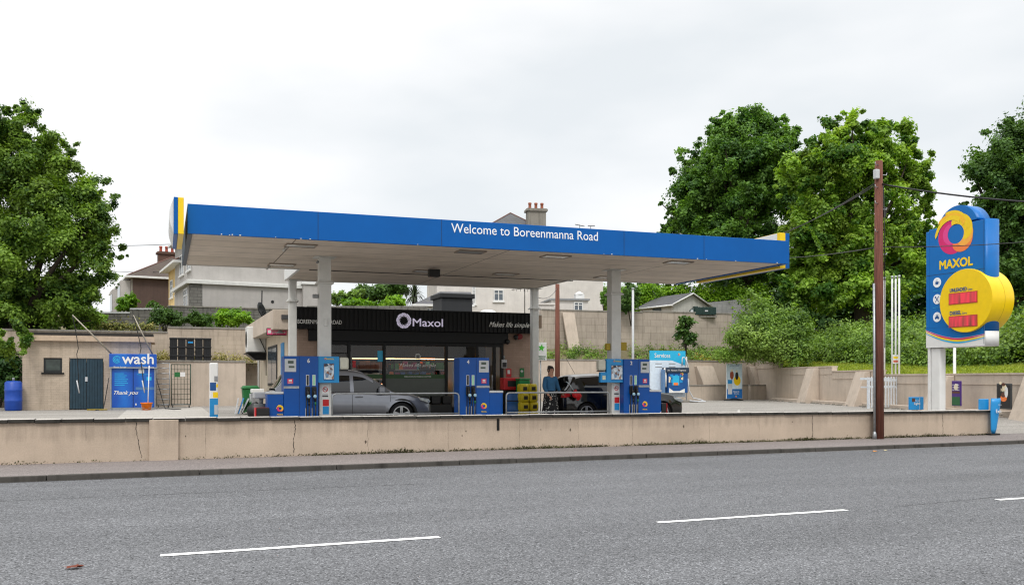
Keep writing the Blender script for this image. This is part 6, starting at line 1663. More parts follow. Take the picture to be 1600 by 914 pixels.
# ------------------------------------------------------------------ retaining walls
def wallthing(name, label, mat, segs, cat='wall', cope=None):
    x0 = segs[0][0]; t = thing(name, label, cat, (segs[0][0], segs[0][2], 0)); b = MB(True); c = MB(True)
    for (xa, xb, ya, yb, za, zb3) in segs:
        b.box(xa, xb, ya, yb, za, zb3)
        c.box(xa - .0, xb + .0, ya - .04, yb + .04, zb3 + .002, zb3 + .09)
    b.build('face', mat, t); c.build('coping', cope or CONC, t, bev=.01)
    return t
# left
zlow = ZP(350, 566, 47.5)
zup1 = ZP(330, 514, 49.2); zup0 = ZP(160, 519, 49.2)
wallthing('lower_retaining_wall', 'low beige rendered wall behind the cage trolleys', BEIGE_BANK, [(U(244, 47.5), 3.9, 47.5, 47.8, 0, zlow)])
wallthing('upper_retaining_wall', 'beige block wall above the ledge with the black crates', BEIGE_BLOCK, [(U(262, 49.2), 14, 49.2, 49.5, 0, zup1), (-45, U(262, 49.2) - .002, 49.2, 49.5, 0, zup0)])
b = MB(); b.poly([(-6, 47.8, zlow - .03), (14, 47.8, zlow - .03), (14, 49.2, zlow + .05), (-6, 49.2, zlow + .05)]); struct(b.build('ledge_ground', EARTH))
# right rear: planter, low wall, upper wall
RX1 = 36.9
zl2 = ZP(1100, 565, 50.5); zp = ZP(1150, 603, 48.9)
wallthing('rear_low_wall', 'low beige wall with steps in its top behind the services unit', BEIGE_BANK, [(14.2, U(1192, 50.5), 50.5, 50.8, 0, zl2)])
wallthing('planter_wall', 'knee high beige planter wall along the rear of the forecourt', BEIGE_BANK, [(U(1060, 48.9), U(1168, 48.9), 48.9, 49.15, 0, zp), (U(1168, 48.9) + .002, U(1240, 48.6), 48.6, 48.85, 0, zp)])
wu = wallthing('upper_block_wall', 'tall weathered beige block wall above the weedy bank', BEIGE_BIG, [(U(846, 53.6), U(1004, 53.6), 53.6, 53.95, 0, ZP(930, 487, 53.6)), (U(1004, 53.6) + .002, U(1143, 53.6), 53.6, 53.95, 0, ZP(1070, 489, 53.6)), (10, U(846, 53.6) - .002, 53.6, 53.95, 0, ZP(838, 493, 53.6))])
# leaning slab on that wall and blind window
t = thing('leaning_slab', 'narrow concrete slab leaning on the tall block wall', 'slab', (U(890, 53.4), 53.4, 3.2))
b = MB(); b.hexa([(-.3, -.6, 0), (.5, -.6, 0), (.5, -.45, 0), (-.3, -.45, 0)], [(-.5, .0, 1.6 + .9), (.35, .0, 2.5), (.35, .15, 2.5), (-.5, .15, 2.5)]); b.build('slab', BEIGE_BANK, t)
b = MB(True); b.box(U(839, 53.6), U(846, 53.6), 53.56, 53.59, ZP(842, 512, 53.6), ZP(842, 493, 53.6)); b.build('blocked_window', pm('brown board', '5c4c3e', .8), wu)
# bank between
b = MB(); nx_, ny_ = 40, 8; vs = []
for j in range(ny_):
    for i in range(nx_):
        x = 10 + 29 * i / (nx_ - 1); q = j / (ny_ - 1); y = 50.75 + 2.9 * q
        vs.append((x, y, zl2 - .05 + (ZP(1000, 545, 53) - zl2) * sm(q) + random.uniform(-.06, .06)))
b.add(vs, [(j*nx_+i, j*nx_+i+1, (j+1)*nx_+i+1, (j+1)*nx_+i) for j in range(ny_-1) for i in range(nx_-1)], sm=True); struct(b.build('bank', EARTH))
# oblique right boundary
obl = thing('right_boundary_wall', 'stepped beige retaining wall running along the right side of the forecourt', 'wall', (Pa.x, Pa.y, 0))
sA, sB, sC, sD = s_of(1170), s_of(1216), s_of(1300), LEN + 9
steps_ = [(sA, sB, 2.42), (sB, sC, 2.0), (sC, LEN * .62, 1.74), (LEN * .62, sD, 1.52)]
b, c = MB(True), MB(True)
for s0, s1, h in steps_:
    p = [BP(s0, 0), BP(s1 - .003, 0), BP(s1 - .003, .3), BP(s0, .3)]; b.hexa([(q[0], q[1], -.3) for q in p], [(q[0], q[1], h) for q in p])
    p = [BP(s0, -.04), BP(s1 - .003, -.04), BP(s1 - .003, .34), BP(s0, .34)]; c.hexa([(q[0], q[1], h + .002) for q in p], [(q[0], q[1], h + .07) for q in p])
    p = [BP(s0, -.03), BP(s1 - .003, -.03), BP(s1 - .003, -.002), BP(s0, -.002)]; c.hexa([(q[0], q[1], h - .38) for q in p], [(q[0], q[1], h - .36) for q in p])
b.build('face', BEIGE_BANK, obl); c.build('coping', BEIGE_BANK, obl)
b = MB(True); p = [BP(sB, -.45), BP(sD, -.45), BP(sD, -.003), BP(sB, -.003)]; b.hexa([(q[0], q[1], -.3) for q in p], [(q[0], q[1], .17 - .0 * i) for i, q in enumerate(p)]); b.build('foot_ledge', BEIGE_BANK, obl, bev=.02)
def hz(s):
    for s0, s1, h in steps_:
        if s < s1: return h
    return 1.5
k = 0
for pxx, lab in ((1268, 'nearest the rear corner'), (1345, 'left of the palisade fence'), (1470, 'just left of the price sign leg'), (1612, 'at the right edge by the food poster board')):
    s = s_of(pxx); h = hz(s) - .03; out = .95
    t = thing('buttress', 'sloping beige concrete buttress ' + lab, 'buttress', (*BP(s, 0), 0), 0, 'sloping buttresses on the right boundary wall')
    b = MB(True); w = 1.05
    p = [BP(s, -.47), BP(s, -out), BP(s + w, -out), BP(s + w, -.47)]
    A = [BP(s, -.005), BP(s, -out), BP(s + w, -out), BP(s + w, -.005)]; T_ = [BP(s, -.005), BP(s, -.30), BP(s + w, -.30), BP(s + w, -.005)]
    b.hexa([(q[0], q[1], -.2) for q in A], [(q[0], q[1], h) for q in T_]); b.build('wedge', BEIGE_BANK, t, bev=.025)
for px0, px1, lab in ((1086, 1112, 'half hidden behind the planter wall'), (1168, 1196, 'in the rear corner')):
    x0, x1 = U(px0, 50.4), U(px1, 50.4)
    t = thing('buttress', 'sloping beige buttress on the rear low wall ' + lab, 'buttress', (x0, 50.49, 0), 0, 'sloping buttresses on the rear low wall')
    b = MB(True); b.hexa([(x0 + .4, 49.3, 0), (x1 + .35, 49.3, 0), (x1 + .35, 50.49, 0), (x0 + .4, 50.49, 0)], [(x0, 50.2, zl2 - .3), (x1, 50.2, zl2 - .3), (x1, 50.49, zl2 - .3), (x0, 50.49, zl2 - .3)]); b.build('wedge', BEIGE_BANK, t, bev=.03)
# lawn strip above the right wall, hill behind
ns_ = 30; ds = [.3, 1.0, 2.0, 3.2, 4.5, 8, 14, 30, 80]; zlawn = [-.04, .1, .25, .42, .6, 1.1, 1.6, 2.6, 4]
b = MB(); vs = []
for i in range(ns_ + 1):
    s = -24 + (sD + 24) * i / ns_; h = float(np.interp(s, [0, sB, sC, LEN * .62, sD], [2.3, 1.95, 1.7, 1.5, 1.45]))
    for d, z in zip(ds, zlawn): x, y = BP(s, d); vs.append((x, y, h + z + random.uniform(-.03, .03)))
nd = len(ds)
b.add(vs, [(i*nd+j, i*nd+j+1, (i+1)*nd+j+1, (i+1)*nd+j) for i in range(ns_) for j in range(nd-1)], sm=True); struct(b.build('lawn', GRASSM))
# garden ground behind the houses
b = MB(); vs = []; ys_ = [49.4, 54, 59, 64, 74, 90, 120, 180]; zs_ = [3.8, 3.7, 3.8, 5.2, 6.3, 7.2, 8.5, 11]
for y, z in zip(ys_, zs_):
    for x in np.linspace(-80, 15, 16): vs.append((x, y, z - .0))
b.add(vs, [(j*16+i, j*16+i+1, (j+1)*16+i+1, (j+1)*16+i) for j in range(7) for i in range(15)], sm=True); struct(b.build('garden_ground', EARTH))
b = MB(); vs = []; ys_ = [53.9, 58, 64, 74, 90, 120, 180]; zs_ = [5.0, 5.3, 5.6, 6.3, 7.2, 8.5, 11]
for y, z in zip(ys_, zs_):
    for x in np.linspace(15, 75, 12): vs.append((x, y, z))
b.add(vs, [(j*12+i, j*12+i+1, (j+1)*12+i+1, (j+1)*12+i) for j in range(6) for i in range(11)], sm=True); b.add([(15, 53.9, 5.0), (75, 53.9, 5.0), (75, 53.9, 0), (15, 53.9, 0)], [(0, 1, 2, 3)]); struct(b.build('garden_terrace', EARTH))
# ------------------------------------------------------------------ houses behind
PHI = R(7)
def roofmat(name, col, stain='6b6a45'):
    m = rendered(name, col, stain=stain, blocks=(.3, .22, .012, .6), stainamt=.6, rough=.85); return m
SLATE = roofmat('brown slate roof', '5b504b'); GSLATE = roofmat('grey slate roof', '66666a')
PEBBLE = rendered('grey pebbledash', 'b5b1ad', stain='6b6764', stainamt=.15)
WHOUSE = rendered('white house render', 'dad5cf', stain='948c82', stainamt=.18)
YHOUSE = rendered('yellow house render', 'd9bd85', stain='8d7a55', stainamt=.3)
BROWNR = rendered('brown house render', '5e4e48', stain='3a302c', stainamt=.4)
STONE = rendered('grey rubble stone', '7c7a75', stain='3f3e3a', blocks=(.42, .2, .02, .55), stainamt=.7)
def win(parent, x0, x1, z0, z1, y, nx_=2, face='y', sillm=WHITE):
    """window in a wall; face y: wall looks to -y, face x: wall looks to -x (x0,x1 then run along y)"""
    def B(b, a0, a1, c0, c1, d0, d1):
        if face == 'y': b.box(a0, a1, y + d0, y + d1, c0, c1)
        else: b.box(y + d0, y + d1, a0, a1, c0, c1)
    b = MB(); B(b, x0, x1, z0, z1, -.02, -.003); w = b.build('window', HGLASS, parent)
    b = MB(); f = .07
    B(b, x0, x0 + f, z0, z1, -.06, -.021); B(b, x1 - f, x1, z0, z1, -.06, -.021); B(b, x0 + f, x1 - f, z0, z0 + f, -.06, -.021); B(b, x0 + f, x1 - f, z1 - f, z1, -.06, -.021)
    for k in range(1, nx_): xx = x0 + (x1 - x0) * k / nx_; B(b, xx - .03, xx + .03, z0 + f, z1 - f, -.055, -.021)
    B(b, x0 + f, x1 - f, (z0 + z1 * 2) / 3 - .025, (z0 + z1 * 2) / 3 + .025, -.05, -.0215)
    b.build('frame', WHITE, w)
    b = MB(); B(b, x0 - .08, x1 + .08, z0 - .1, z0 - .003, -.12, -.003); b.build('sill', sillm, w)
def hip(parent, x0, x1, y0, y1, ze, zr, mat, ov=.35, hipf=None, name='roof', gut=WHITE):
    h = hipf if hipf is not None else (x1 - x0) / 2
    X0, X1, Y0, Y1 = x0 - ov, x1 + ov, y0 - ov, y1 + ov; xm = (x0 + x1) / 2
    b = MB(); b.add([(X0, Y0, ze), (X1, Y0, ze), (X1, Y1, ze), (X0, Y1, ze), (xm, Y0 + h, zr), (xm, max(Y1 - h, Y0 + h + .1), zr)], [(0, 1, 4), (1, 2, 5, 4), (2, 3, 5), (3, 0, 4, 5), (3, 2, 1, 0)])
    r = b.build(name, mat, parent)
    b = MB(); b.box(X0 - .03, X1 + .03, Y0 - .1, Y0 - .005, ze - .16, ze + .0); b.box(X0 - .1, X0 - .005, Y0 - .004, Y1, ze - .16, ze + .0); b.box(X0, X1, Y0, Y1, ze - .15, ze - .004); b.build('gutter', gut, parent)
    b = MB(); rr = .055
    for p, q in (((X0, Y0, ze), (xm, Y0 + h, zr)), ((X1, Y0, ze), (xm, Y0 + h, zr)), ((xm, Y0 + h, zr), (xm, Y1 - h, zr))): b.tube([p, q], rr, 6)
    b.build('ridge_tiles', pm('ridge tile', '6e4c42', .8), r)
    return r
def chimney(parent, x, y, z0, z1, w, d, mat, n, pot='9a5a44'):
    b = MB(); b.box(x - w/2, x + w/2, y - d/2, y + d/2, z0, z1 - .22); b.box(x - w/2 - .12, x + w/2 + .12, y - d/2 - .12, y + d/2 + .12, z1 - .218, z1 - .05); b.box(x - w/2 - .05, x + w/2 + .05, y - d/2 - .05, y + d/2 + .05, z1 - .048, z1); c = b.build('chimney', mat, parent)
    P_ = pm('clay pot', pot, .8, var=.2)
    for k in range(n):
        b = MB(); xx = x - w/2 + w * (k + .5) / n; b.lathe([(.15, 0), (.12, .1), (.11, .35), (.14, .38), (.13, .5), (.08, .5)], (xx, y, z1)); b.build('chimney_pot', P_, c)
# brown terrace
x, y = W(205, 72); t = thing('terrace_house', 'brown rendered terrace end with slate hip roof beyond the left trees', 'house', (x, y, 4), PHI)
ze, zr = ZH(431, 72) - 4, ZH(391, 72) - 4
b = MB(); b.box(0, 7, 0, 17, 0, ze); b.build('wall', BROWNR, t)
b = MB(); b.box(-.03, 6.9, -.05, -.003, ze - 4.2, ze - 4.0); b.box(-.04, .1, -.03, -.001, 0, ze); b.build('band_course', CONC, t)
r = hip(t, 0, 7, 0, 17, ze, zr, SLATE, hipf=3.2)
chimney(r, 3.6, 5.5, zr - .6, ZH(388, 76) - 4, 1.9, .8, rendered('brown brick chimney', '6b5248', blocks=(.22, .075, .008, .7)), 4, 'a8503c')
for k in range(2):
    yy = 1.2 + k * 8
    b = MB(); b.hexa([(-.7, yy, 1), (-.003, yy - .5, 1), (-.003, yy + 3.1, 1), (-.7, yy + 2.6, 1)], [(-.7, yy, ze - .3), (-.003, yy - .5, ze - .3), (-.003, yy + 3.1, ze - .3), (-.7, yy + 2.6, ze - .3)]); bay = b.build('bay_window', PEBBLE, t)
    b = MB(); b.box(-.73, -.705, yy + .2, yy + 2.4, ze - 2.2, ze - .7); b.box(-.73, -.705, yy + .2, yy + 2.4, ze - 5, ze - 3.3)
    b.build('pane', HGLASS, bay)
b = MB(); b.box(.3, 7.5, -2.2, -.06, 0, ze - 4.4); b.build('porch', WHOUSE, t)
# yellow house
x, y = W(283, 63); t = thing('yellow_house', 'narrow view of a yellow rendered house with white eaves', 'house', (x, y, 4), PHI)
ze = ZH(408, 63) - 4
b = MB(); b.box(0, 6, 0, 6.5, 0, ze); b.build('wall', YHOUSE, t); hip(t, 0, 6, 0, 6.5, ze, ze + 2, GSLATE, ov=.5)
win(t, 1.2, 2.6, ze - 2.2, ze - .9, 0, face='x'); win(t, 4, 5.4, ze - 2.2, ze - .9, 0, face='x')
b = MB(); b.hexa([(-1.1, .5, 0), (0, .5, 0), (0, 5.5, 0), (-1.1, 5.5, 0)], [(-1.1, .5, ze - 3.4), (-.003, .5, ze - 3.0), (-.003, 5.5, ze - 3.0), (-1.1, 5.5, ze - 3.4)]); b.build('porch', WHITE, t)
# grey pebbledash house: single storey wing in front, two storeys behind
x, y = W(297, 57); t = thing('pebbledash_house', 'grey pebbledash house with a long blank side wall left of the shop', 'house', (x, y, 4), PHI)
zs = ZH(443, 57) - 4
Lw = 8.6
b = MB(); b.box(.75, Lw, 0, 7, 0, zs); b.build('wing_wall', PEBBLE, t)
b = MB(); b.box(0, .747, -.02, .5, 0, zs); b.build('stone_corner', STONE, t)
b = MB(); b.box(0, .74, .51, 7, 0, zs); b.build('wing_front', PEBBLE, t)
b = MB(); b.box(-.25, Lw + .1, -.22, 7.1, zs + .003, zs + .2); b.box(-.15, Lw + .1, -.12, 7, zs + .203, zs + .27); b.build('wing_roof', OFFWHITE, t)
win(t, .8, 2.6, zs - 1.5, zs - .2, 0, 2, face='x')
b = MB(); b.box(.3, Lw - .3, 1.0, 9, zs + .28, zs + 3.6); b.build('wall', PEBBLE, t); hip(t, .3, Lw - .3, 1, 9, zs + 3.6, zs + 5.6, GSLATE)
win(t, 1.6, 3.2, zs + 1.1, zs + 2.5, .3, 2, face='x'); win(t, 4.6, 6.4, zs + 1.1, zs + 2.5, .3, 2, face='x')
b = MB(); b.box(6.0, 7.6, .88, .99, zs + 1.72, zs + 1.86); b.build('ledge', WHITE, t)
b = MB(); b.cyl((5.2, -.004, 1.1 + zs - 2.05), (5.2, -.03, 1.1 + zs - 2.05), .1); b.build('vent', BLACK, t)
b = MB(); b.tube([(Lw - .1, -.08, 0), (Lw - .1, -.08, zs)], .06); b.build('drainpipe', GREY, t)
x, y = W(474, 60); t = thing('garage_block', 'pale grey rendered block seen between the two left canopy columns', 'building', (x, y, 4), PHI)
b = MB(); b.box(0, 1.6, 0, 5, 0, ZH(444, 60) - 4); b.build('wall', PEBBLE, t); b = MB(); b.box(-.1, 1.7, -.1, 5, ZH(444, 60) - 3.997, ZH(440, 60) - 4 + .1); b.build('roof', WHITE, t)
# white house in the centre
x, y = W(683, 66); wd = 253 / (F / 66)
t = thing('white_house', 'large white rendered house with hip roof rising above the canopy', 'house', (x, y, 4), R(-3) + R(-YAW) * 0)
t.rotation_euler.z = R(-12)
ze = ZH(402, 66) - 4; zr = ZH(329, 71) - 4
wd = 12.6
b = MB(); b.box(0, wd, 0, 11, 0, ze); b.build('wall', WHOUSE, t)
r = hip(t, 0, wd, 0, 11, ze, zr, GSLATE, hipf=5.5)
chimney(r, wd * .5 + 1.75, 3.4, ze + .5, ZH(321, 69) - 4, 1.45, .9, CONC, 3)
b_ = None
def winpx(t, px0, px1, py0, py1, Z, nx_=2):
    pass
for (a0, a1, z0, z1) in ((4.2, 4.95, 3.15, 4.0), (2.6, 2.85, 2.9, 4.5)): win(t, a0, a1, z0, z1, 0)
x, y = W(862, 60); t2_ = thing('white_outhouse', 'low white outhouse with flat roof and small window in front of the white house', 'outbuilding', (x, y, 4), R(-12))
b = MB(); h2 = ZH(469, 60) - 4; b.box(0, 2.5, 0, 4, 0, h2); b.build('wall', WHOUSE, t2_); b = MB(); b.box(-.15, 2.6, -.15, 4, h2 + .003, h2 + .12); b.build('roof', GREY, t2_)
win(t2_, 1.5, 2.15, h2 - .75, h2 - .1, 0); b = MB(); b.box(1.9, 2.5, 1, 1.6, h2 + .13, h2 + .5); b.lathe([(.35, 0), (.3, .1), (.02, .25)], (2.2, 1.3, h2 + .5), 12); b.build('chimney', WHITE, t2_)
x, y = W(842, 59); t2_ = thing('white_gate_pier', 'white capped gate pier beside the outhouse', 'pier', (x, y, 4), R(-12))
b = MB(); h2 = ZH(476, 59) - 4; b.box(-.2, 1.0, 0, .8, 0, h2); b.box(-.3, 1.1, -.1, .9, h2 + .003, h2 + .1); b.build('pier', WHOUSE, t2_)
x, y = W(652, 59); t2_ = thing('white_bungalow', 'white bungalow wing with grey slate roof behind the shop vent box', 'bungalow', (x, y, 4), R(-12))
h2 = ZH(476, 59) - 4
b = MB(); b.box(0, 3.6, 0, 5, 0, h2); b.build('wall', WHOUSE, t2_)
b = MB(); b.hexa([(-.3, -.3, h2), (3.7, -.3, h2), (3.7, 5.2, h2), (-.3, 5.2, h2)], [(1.6, 1.2, h2 + 1.0), (3.7, 1.2, h2 + 1.0), (3.7, 3.8, h2 + 1.0), (1.6, 3.8, h2 + 1.0)]); b.build('roof', GSLATE, t2_)
b = MB(); b.box(-.35, 3.75, -.4, -.31, h2 - .12, h2 + .02); b.build('gutter', WHITE, t2_)
win(t2_, .5, 1.5, h2 - 1.0, h2 - .2, 0, 3)
x, y = W(744, 58); t2_ = thing('corrugated_outbuilding', 'low white walled outbuilding with pale corrugated roof behind the shop', 'outbuilding', (x, y, 4), R(-12))
h2 = ZH(489, 58) - 4; b = MB(); b.box(0, 3.9, 0, 3, 0, h2); b.build('wall', WHOUSE, t2_)
b = MB(); n_ = 46
pr2 = [(i * 4.1 / n_ - .1, h2 + .01 + .02 * (i % 2)) for i in range(n_ + 1)] + [(4.0, h2 - .02), (-.1, h2 - .02)]
b.prism(pr2, 'y', -.15, 3.1); rf_ = b.build('roof', LGREY, t2_)
b = MB(); b.lathe([(.6, 0), (.55, .12), (.35, .22), (.02, .27)], (.9, 1, h2 + .04), 16); b.build('dome', WHITE, t2_)
x, y = W(820, 57)
t2_ = thing('tv_aerial', 'thin television aerial beside the white house wall', 'aerial', (x, y, 4), 0)
b = MB(); b.tube([(0, 0, 0), (0, 0, 4.0)], .03, 5); b.tube([(-.9, 0, 3.0), (.7, 0, 3.2)], .02, 4)
for k in range(5): b.tube([(-.8 + k * .25, 0, 2.9), (-.8 + k * .25, 0, 3.25)], .012, 4)
b.build('mast', BLACKM, t2_)
x, y = W(915, 70); t2_ = thing('roof_aerial', 'pair of aerials showing above the blue canopy edge right of the chimney', 'aerial', (x, y, 10), 0)
zt3 = ZH(352, 70) - 10
b = MB(); b.tube([(-.5, 0, 0), (-.5, 0, zt3)], .025, 5); b.tube([(-.9, 0, zt3), (-.1, 0, zt3 - .1)], .03, 5); b.tube([(.45, 0, 0), (.45, 0, zt3 - .05)], .025, 5); b.tube([(.2, 0, zt3 - .05), (.8, 0, zt3 - .02)], .03, 5); b.build('mast', BLACKM, t2_)
# weatherboard shed on the right
c0 = Vector(W(1052, 66)); c1 = Vector(W(1001, 69.5)); c2 = Vector(W(1107, 68.5))
t = thing('white_shed', 'white boarded shed with grey pitched roof above the block wall', 'shed', (c0.x, c0.y, 4))
zb4, ze4, za4 = 0, ZH(477, 67) - 4, ZH(460, 67.5) - 4
off = Vector((c0.x, c0.y)); p0 = c0 - off; p1 = c1 - off; p2 = c2 - off; p3 = p1 + p2
BOARD = rendered('white weatherboard', 'cdccc6', stain='84827a', blocks=(.16, 60, .012, .7), stainamt=.4)
m2, mb = (p0 + p2) / 2, (p1 + p3) / 2
b = MB(); b.add([(p0.x, p0.y, 0), (p2.x, p2.y, 0), (p2.x, p2.y, ze4), (m2.x, m2.y, za4), (p0.x, p0.y, ze4)], [(0, 1, 2, 3, 4)]); b.build('gable_wall', BOARD, t)
b = MB(); b.add([(p0.x, p0.y, 0), (p1.x, p1.y, 0), (p1.x, p1.y, ze4), (p0.x, p0.y, ze4)], [(0, 1, 2, 3)]); b.add([(p1.x, p1.y, 0), (p3.x, p3.y, 0), (p3.x, p3.y, ze4), (mb.x, mb.y, za4), (p1.x, p1.y, ze4)], [(0, 1, 2, 3, 4)]); b.build('side_wall', WHOUSE, t)
ex = (p0 - p1).normalized() * .25; ey = (p0 - p2).normalized() * .3; dz = -.12
b = MB()
def rp(p, z): return (p.x, p.y, z)
for (A_, B_, C_, D_) in ((p0 + ex + ey, p1 - ex + ey, mb - ex, m2 + ex), (p2 + ex - ey, p3 - ex - ey, mb - ex, m2 + ex)):
    b.hexa([rp(A_, ze4 + dz), rp(B_, ze4 + dz), rp(C_, za4), rp(D_, za4)], [rp(A_, ze4 + dz + .1), rp(B_, ze4 + dz + .1), rp(C_, za4 + .1), rp(D_, za4 + .1)])
b.build('roof', GSLATE, t)
b = MB(); A_ = p0 + ex + ey; B_ = p1 - ex + ey; b.tube([rp(A_, ze4 - .1), rp(B_, ze4 - .1)], .07, 6); b.tube([rp(A_, ze4 - .05), rp(m2 + ex, za4 + .03), rp(p2 + ex - ey, ze4 - .05)], .06, 5); b.build('fascia_board', WHITE, t)
q0 = p0.lerp(p1, .35) + ey * .05; q1 = p0.lerp(p1, .62) + ey * .05
b = MB(); b.add([rp(q0, ze4 - .9), rp(q1, ze4 - .9), rp(q1, ze4 - .15), rp(q0, ze4 - .15)], [(0, 1, 2, 3)]); b.build('window', HGLASS, t)
# concrete block wall right of the shed
x, y = W(1104, 69.3); t = thing('concrete_block_wall', 'grey concrete block wall rising right of the white shed', 'wall', (x, y, 4), R(-6))
CBLK = rendered('grey concrete block', 'a3a4a4', stain='6a6a68', blocks=(.45, .225, .012, .7), stainamt=.5)
b = MB(); b.hexa([(0, 0, 0), (5, 0, 0), (5, .25, 0), (0, .25, 0)], [(0, 0, ZH(474, 70) - 4), (5, 0, ZH(463, 70) - 4), (5, .25, ZH(463, 70) - 4), (0, .25, ZH(474, 70) - 4)]); b.build('face', CBLK, t)
# green oil tank on the block wall
x, y = W(1099, 62.5); zt5 = ZH(491, 62.5)
t = thing('oil_tank', 'dark green ribbed plastic oil tank behind the top of the block wall', 'tank', (x, y, zt5 - .06), R(-18))
b = MB(); b.box(-.62, .92, 0, .8, .04, .56)
for k in range(6): b.box(-.56 + k * .25, -.46 + k * .25, -.03, .83, .02, .58)
DG = pm('dark green tank plastic', '12302b', .45); b.build('tank_body', DG, t, bev=.03)
b = MB(); b.hexa([(-.95, 0, .05), (-.64, 0, .04), (-.64, .8, .04), (-.95, .8, .05)], [(-.78, .1, .45), (-.64, .05, .5), (-.64, .75, .5), (-.78, .7, .45)]); b.box(-.62, -.3, .2, .6, .57, .64); b.build('tank_end', DG, t, bev=.03)
b = MB(); b.box(.1, .32, -.04, -.031, .25, .34); b.build('label', LGREY, t); b = MB(); b.box(-.9, -.72, -.02, -.003, .2, .36); b.build('pale_patch', LGREY, t)
b = MB(); b.box(-1, 1, .1, .7, -.15, .015); b.build('plinth', CONC, t)
# garden walls on the left
t = thing('garden_wall', 'grey stone garden wall below the pebbledash house', 'wall', (*W(283, 53.5), 3.5))
b = MB(True); xa, ya = W(262, 53.5); xb_, yb_ = W(500, 56.5); zz0, zz1 = ZH(479, 53.5), ZH(486, 56.5)
b.hexa([(xa, ya, 3.4), (xb_, yb_, 3.4), (xb_, yb_ + .3, 3.4), (xa, ya + .3, 3.4)], [(xa, ya, zz0), (xb_, yb_, zz1), (xb_, yb_ + .3, zz1), (xa, ya + .3, zz0)]); b.build('face', STONE, t)
b = MB(True); b.hexa([(xa, ya - .05, zz0 + .003), (xb_, yb_ - .05, zz1 + .003), (xb_, yb_ + .35, zz1 + .003), (xa, ya + .35, zz0 + .003)], [(xa, ya - .05, zz0 + .08), (xb_, yb_ - .05, zz1 + .08), (xb_, yb_ + .35, zz1 + .08), (xa, ya + .35, zz0 + .08)]); b.build('coping', CONC, t)
t = thing('stone_wall', 'lower grey rubble wall behind the round bushes on the left', 'wall', (*W(150, 54), 3.5))
b = MB(True); c = MB(True)
for p0_, p1_, yy0, yy1 in ((150, 203, 490, 490), (203, 261.5, 484, 484)):
    xa, ya = W(p0_, 54); xb_, yb_ = W(p1_, 54); z0_ = ZH(yy0, 54)
    b.hexa([(xa, ya, 3.4), (xb_, yb_, 3.4), (xb_, yb_ + .3, 3.4), (xa, ya + .3, 3.4)], [(xa, ya, z0_), (xb_, yb_, z0_), (xb_, yb_ + .3, z0_), (xa, ya + .3, z0_)])
    c.hexa([(xa, ya - .05, z0_ + .003), (xb_, yb_ - .05, z0_ + .003), (xb_, yb_ + .35, z0_ + .003), (xa, ya + .35, z0_ + .003)], [(xa, ya - .05, z0_ + .1), (xb_, yb_ - .05, z0_ + .1), (xb_, yb_ + .35, z0_ + .1), (xa, ya + .35, z0_ + .1)])
b.build('face', STONE, t); c.build('coping', LGREY, t)
t = thing('stone_wall', 'grey stone wall seen between the column and the shop roof', 'wall', (*W(515, 55), 3.5))
b = MB(True); xa, ya = W(480, 55); xb_, yb_ = W(668, 55); z0_ = ZH(478, 55); b.hexa([(xa, ya, 3.4), (xb_, yb_, 3.4), (xb_, yb_ + .3, 3.4), (xa, ya + .3, 3.4)], [(xa, ya, z0_), (xb_, yb_, z0_), (xb_, yb_ + .3, z0_), (xa, ya + .3, z0_)]); b.build('face', STONE, t)

# ------------------------------------------------------------------ vegetation
LEAF_D = leafmat('sycamore leaves', '2f5522', '7ca648', .38, '7d8f2a', .25)
LEAF_L = leafmat('left tree leaves', '33551e', '8aaa46', .38, '94a832', .3)
LEAF_Y = leafmat('lime tree leaves', '3d661f', 'a2c44e', .40, 'b0b446', .3)
LEAF_K = leafmat('dark tree leaves', '2c4e22', '6c9048', .32, '5c7030', .15)
LEAF_I = leafmat('ivy leaves', '30501a', '8fb04e', .32, 'b8c874', .35)
LEAF_H = leafmat('hedge leaves', '4d7a16', '93bd33', .35, 'b4cc44', .3)
LEAF_B = leafmat('garden shrub leaves', '24421a', '5c7f36', .3, '8f9f40', .2)
BARK = pm('bark', '3d352b', .9, var=.3, scale=6, bump=.6, bscale=20)
def clumps(P, N_, S, tone, c, rad, n, size, t0, flat=.75):
    d = rng.normal(size=(n, 3)); ln = np.linalg.norm(d, axis=1, keepdims=True); d /= ln
    r = np.minimum(ln[:, 0] * .42, 1.35)
    tilt = rng.normal(size=3) * .45
    d[:, 2] = np.where(rng.random(n) < .35, np.abs(d[:, 2]), d[:, 2])
    off = d * r[:, None] * np.array(rad); off[:, 2] = off[:, 2] * flat + off[:, 0] * tilt[0] + off[:, 1] * tilt[1]
    P.append(off + np.array(c)); nn = d + rng.normal(scale=.55, size=(n, 3)) + np.array([0, 0, .7]); N_.append(nn)
    S.append(size * rng.uniform(.6, 1.25, n)); tone.append(np.clip(t0 + rng.normal(scale=.2, size=n), 0, 1))
